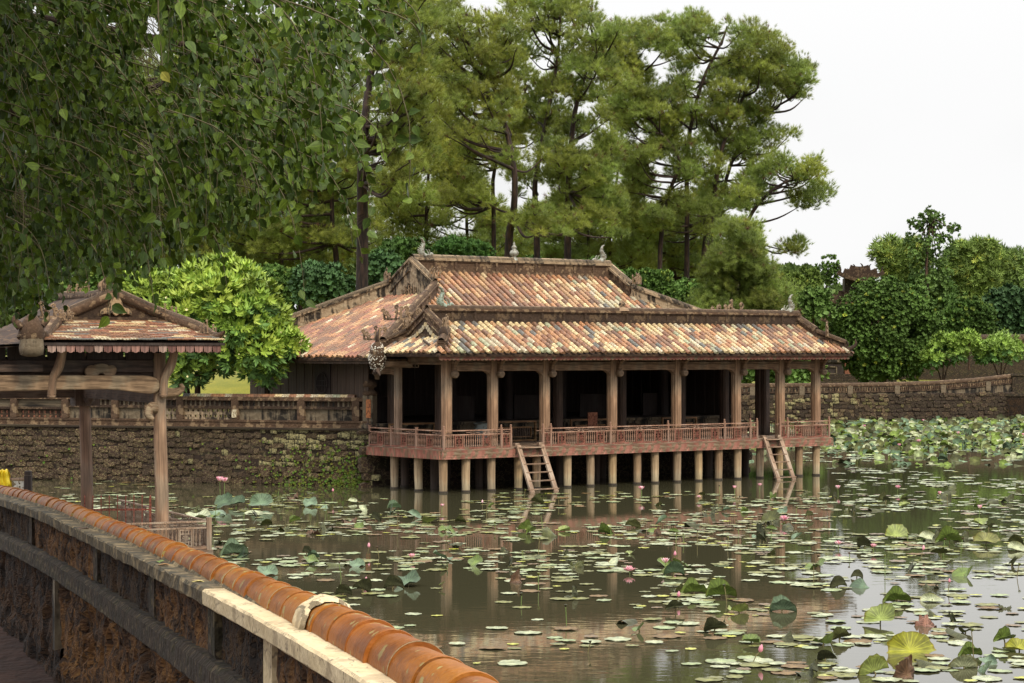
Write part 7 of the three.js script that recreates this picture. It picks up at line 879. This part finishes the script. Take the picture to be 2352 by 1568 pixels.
// floating pads
{
  const kinds = [['pad', 'pale green'], ['pad', 'pale green'], ['padPale', 'whitish'], ['padPale', 'whitish'], ['padOlive', 'olive'], ['padOlive', 'olive'], ['padYellow', 'yellow'], ['padOlive', 'olive'], ['padBrown', 'brownish']];
  const rest = []; let n = 0, tries = 0; const all = [];
  while (all.length < 2000 && tries++ < 90000) { const px = s2(120, 2380), py = 1075 + 490 * Math.pow(S2(), 1.5); if (S2() > density(px, py)) continue; const p = onWater(px, py); if (!open(p)) continue; const near = smooth(1150, 1500, py), r = s2(0.09, 0.235); if (!free(p, r, 0.6)) continue; const k = p2(kinds); all.push({ p, r: k[0] === 'padYellow' ? r * 0.6 : r, k, px, py }); }
  all.sort((a, b) => b.r * sizeAt(b.py) - a.r * sizeAt(a.py));
  all.forEach((o, i) => { const m4 = trs(V(o.p.x, s2(0.004, 0.016), o.p.z), new THREE.Euler(s2(-0.02, 0.02), s2(0, 6), s2(-0.02, 0.02)), V(o.r, o.r, o.r * s2(0.85, 1.1))), g = p2(PADS); if (i < 300) { const m = mesh('lily_pad', g, SK[o.k[0]]); m.applyMatrix4(m4); tag(m, '', 'lily pad'); count(m, `flat ${o.k[1]} lily pad floating ${zone(o.px, o.py)}`, `${o.k[1]} lily pads ${zone(o.px, o.py)}`, o.px); } else { const c = SK[o.k[0]].color, v = s2(0.8, 1.15); rest.push({ m: m4, c: C(c.r * v, c.g * v, c.b * v) }); } });
  for (let i = 0; i < 900; i++) { const px = s2(1700, 2420), py = 966 + 150 * Math.pow(S2(), 0.8); if (S2() > density(px, py) * 1.2) continue; const p = onWater(px, py); if (!open(p)) continue; const c = SK[p2(['pad', 'padPale', 'padOlive'])].color; rest.push({ m: trs(V(p.x, 0.01, p.z), new THREE.Euler(0, s2(0, 6), 0), s2(0.15, 0.3)), c: C(c.r, c.g, c.b) }); }
  tag(copies('small_lily_pads', PADS[0], phys({ color: C(1, 1, 1), map: T.leafVein, roughness: 0.36, side: THREE.DoubleSide }), rest), 'countless small lily pads scattered far out on the pond', 'lily pads', null, 'stuff');
}
// blossoms, buds and seed heads
{
  const petal = (() => { const g = new THREE.SphereGeometry(1, 7, 6, 0, Math.PI).scale(0.42, 1, 0.28).translate(0, 0.9, 0); return g; })();
  const pink = ['#e8a3b2', '#f0bfca', '#dd8fa3', '#f3d6da'].map((c) => phys({ color: new THREE.Color(c), roughness: 0.5, transmission: 0.2, thickness: 0, side: THREE.DoubleSide }));
  const bloom = (label, p, h, s, openness, m = 0) => { const t = thing('lotus_flower', label, 'lotus flower', p); stalk(t, h, V(s2(-0.05, 0.05), 0, 0), 0.009, M.stalkGreen); for (let i = 0; i < 11; i++) { const ring = i < 5 ? 0 : 1, q = mesh('petal', petal, pink[(m + (i % 3 === 0 ? 1 : 0)) % 4], t); q.position.y = h; q.scale.setScalar(s * (ring ? 1 : 0.85)); q.rotation.set((ring ? openness : openness * 0.45), i * (ring ? 1.05 : 1.26) + ring * 0.4, 0, 'YXZ'); } mesh('heart', lathe([[0, 0.1], [0.5, 0.15], [0.55, 0.9], [0, 0.95]], 8).scale(s, s, s).translate(0, h, 0), SK.padYellow, t); return t; };
  const budG = lathe([[0, 0], [0.28, 0.12], [0.42, 0.45], [0.36, 0.9], [0.15, 1.3], [0, 1.5]], 9), podG = lathe([[0, 0], [0.2, 0.05], [0.5, 0.6], [0.62, 0.85], [0.55, 0.92], [0, 0.88]], 10);
  const bud = (label, p, h, s, m, lean = 0) => { const t = thing('lotus_bud', label, 'lotus bud', p); stalk(t, h, V(lean, 0, 0), 0.008); const b = mesh('bud', budG, pink[m], t); b.position.y = h - 0.01; b.scale.setScalar(s); b.rotation.z = -lean; };
  const B = [[505, 1150, 44, 22, 'left half of the double pink lotus blossom before the bank wall', 0.55], [516, 1151, 44, 20, 'right half of the double pink lotus blossom before the bank wall', 0.6], [1473, 1142, 18, 16, 'pink lotus blossom in front of the middle posts', 0.7], [1924, 1134, 12, 15, 'pink lotus blossom right of the last posts of the deck', 0.6], [1687, 1136, 14, 13, 'pink lotus blossom left of the farther ladder', 0.5], [2062, 1131, 10, 14, 'pale pink lotus blossom far out on the right', 0.8], [2158, 1148, 12, 14, 'pale pink round lotus blossom on the right', 0.4], [2250, 1190, 22, 16, 'deep pink lotus blossom on a tall stalk near the right edge', 0.5], [946, 1288, 8, 18, 'pink lotus blossom lying low left of the centre', 0.7], [950, 1188, 6, 14, 'pink lotus blossom below the first posts', 0.5], [1016, 1175, 12, 12, 'pink lotus blossom beside the corner post reflection', 0.6], [1528, 1310, 18, 22, 'pink lotus blossom with parted petals at the lower centre', 0.7], [1445, 1318, 8, 24, 'open pale pink lotus blossom left of the parted one', 1.1], [1800, 1205, 10, 24, 'faded pink lotus blossom low on the water at the right', 0.9], [455, 1222, 5, 14, 'small pink lotus blossom right of the landing post', 0.5], [1605, 1150, 8, 10, 'small pale lotus blossom among the pads before the middle posts', 0.9], [1745, 1130, 14, 12, 'pink blossom on the leaf at the foot of the farther ladder', 0.6], [2065, 1030, 6, 11, 'pink lotus blossom at the front of the far lotus bed', 0.6], [2110, 1022, 8, 12, 'paler pink lotus blossom at the front of the far lotus bed', 0.9], [2200, 1004, 8, 10, 'pink blossom in the right half of the far lotus bed', 0.6], [2350, 1010, 10, 10, 'pink blossom in the far lotus bed at the right edge', 0.6], [1985, 990, 10, 9, 'pink blossom in the left half of the far lotus bed', 0.6], [2120, 975, 8, 8, 'pink blossom at the back of the far lotus bed', 0.6], [1925, 1260, 10, 18, 'pale pink blossom half hidden by pads on the right', 0.9], [2006, 1268, 12, 16, 'pink tinted blossom in front of the square yellow green leaf', 0.8]];
  B.forEach(([px, py, h, w, l, o], i) => { const k = sizeAt(py); bloom(l, onWater(px, py), h / k, w / k / 2.9, o, i % 4); });
  const D = [[847, 1272, 16, 12, 'pink lotus bud on a thin stalk left of the centre', 0, 0.05], [838, 1346, 10, 14, 'leaning pink lotus bud near the leaning dark leaf', 0, 0.3], [1690, 1475, 0, 0, '', 0, 0], [1558, 1385, 16, 14, 'dull pink bud in front of the brown backed leaf', 2, 0.1], [1670, 1365, 14, 16, 'pale pink bud behind the wide bright green leaf', 1, 0], [2559, 1, 0, 0, '', 0, 0], [1730, 1415, 0, 0, '', 0, 0], [1742, 1540, 0, 0, '', 0, 0], [2561, 1, 0, 0, '', 0, 0], [1550, 1295, 20, 12, 'closed pink bud behind the loose lower centre group', 2, 0.05], [2120, 1280, 18, 12, 'slim pink bud on the right among tall leaves', 0, 0.1], [765, 1150, 22, 8, 'small dark pink bud on a tall stalk under the mossy wall', 2, 0], [1108, 1162, 8, 8, 'tiny pink bud before the first bays', 1, 0], [2180, 1360, 24, 10, 'dull bud on a straight stalk over the mirrored sky', 2, 0.05], [1745, 1520, 24, 20, 'pink bud on a long stalk at the bottom right of the roof reflection', 2, 0.25]];
  D.filter((e) => e[3]).forEach(([px, py, h, w, l, m, lean]) => { const k = sizeAt(py); bud(l, onWater(px, py), h / k, w / k / 1.5, m, lean); });
  let n = 0, tries = 0; while (n < 55 && tries++ < 4000) { const px = s2(430, 2340), py = 1130 + 420 * Math.pow(S2(), 1.3); if (S2() > density(px, py) * 0.9 + (py > 1400 && px > 1700 ? 0.12 : 0)) continue; const p = onWater(px, py); if (!open(p)) continue; const t = thing('seed_pod', '', 'seed pod', p), h = s2(0.12, 0.42), q = V(s2(-0.1, 0.1), 0, s2(-0.05, 0.05)); stalk(t, h, q, 0.008, p2([M.stalk, M.stalkGreen])); const m = mesh('pod', podG, p2([SK.lime, SK.lime, SK.under, SK.brown]), t); m.position.y = h; m.scale.setScalar(s2(0.04, 0.06)); m.rotation.z = s2(-0.5, 0.5); count(t, `thin stalked lotus seed pod ${zone(px, py)}`, `thin stalked seed pods ${zone(px, py)}`, px); n++; }
}
nameSets();
shade(scene);
renderer.render(scene, camera);
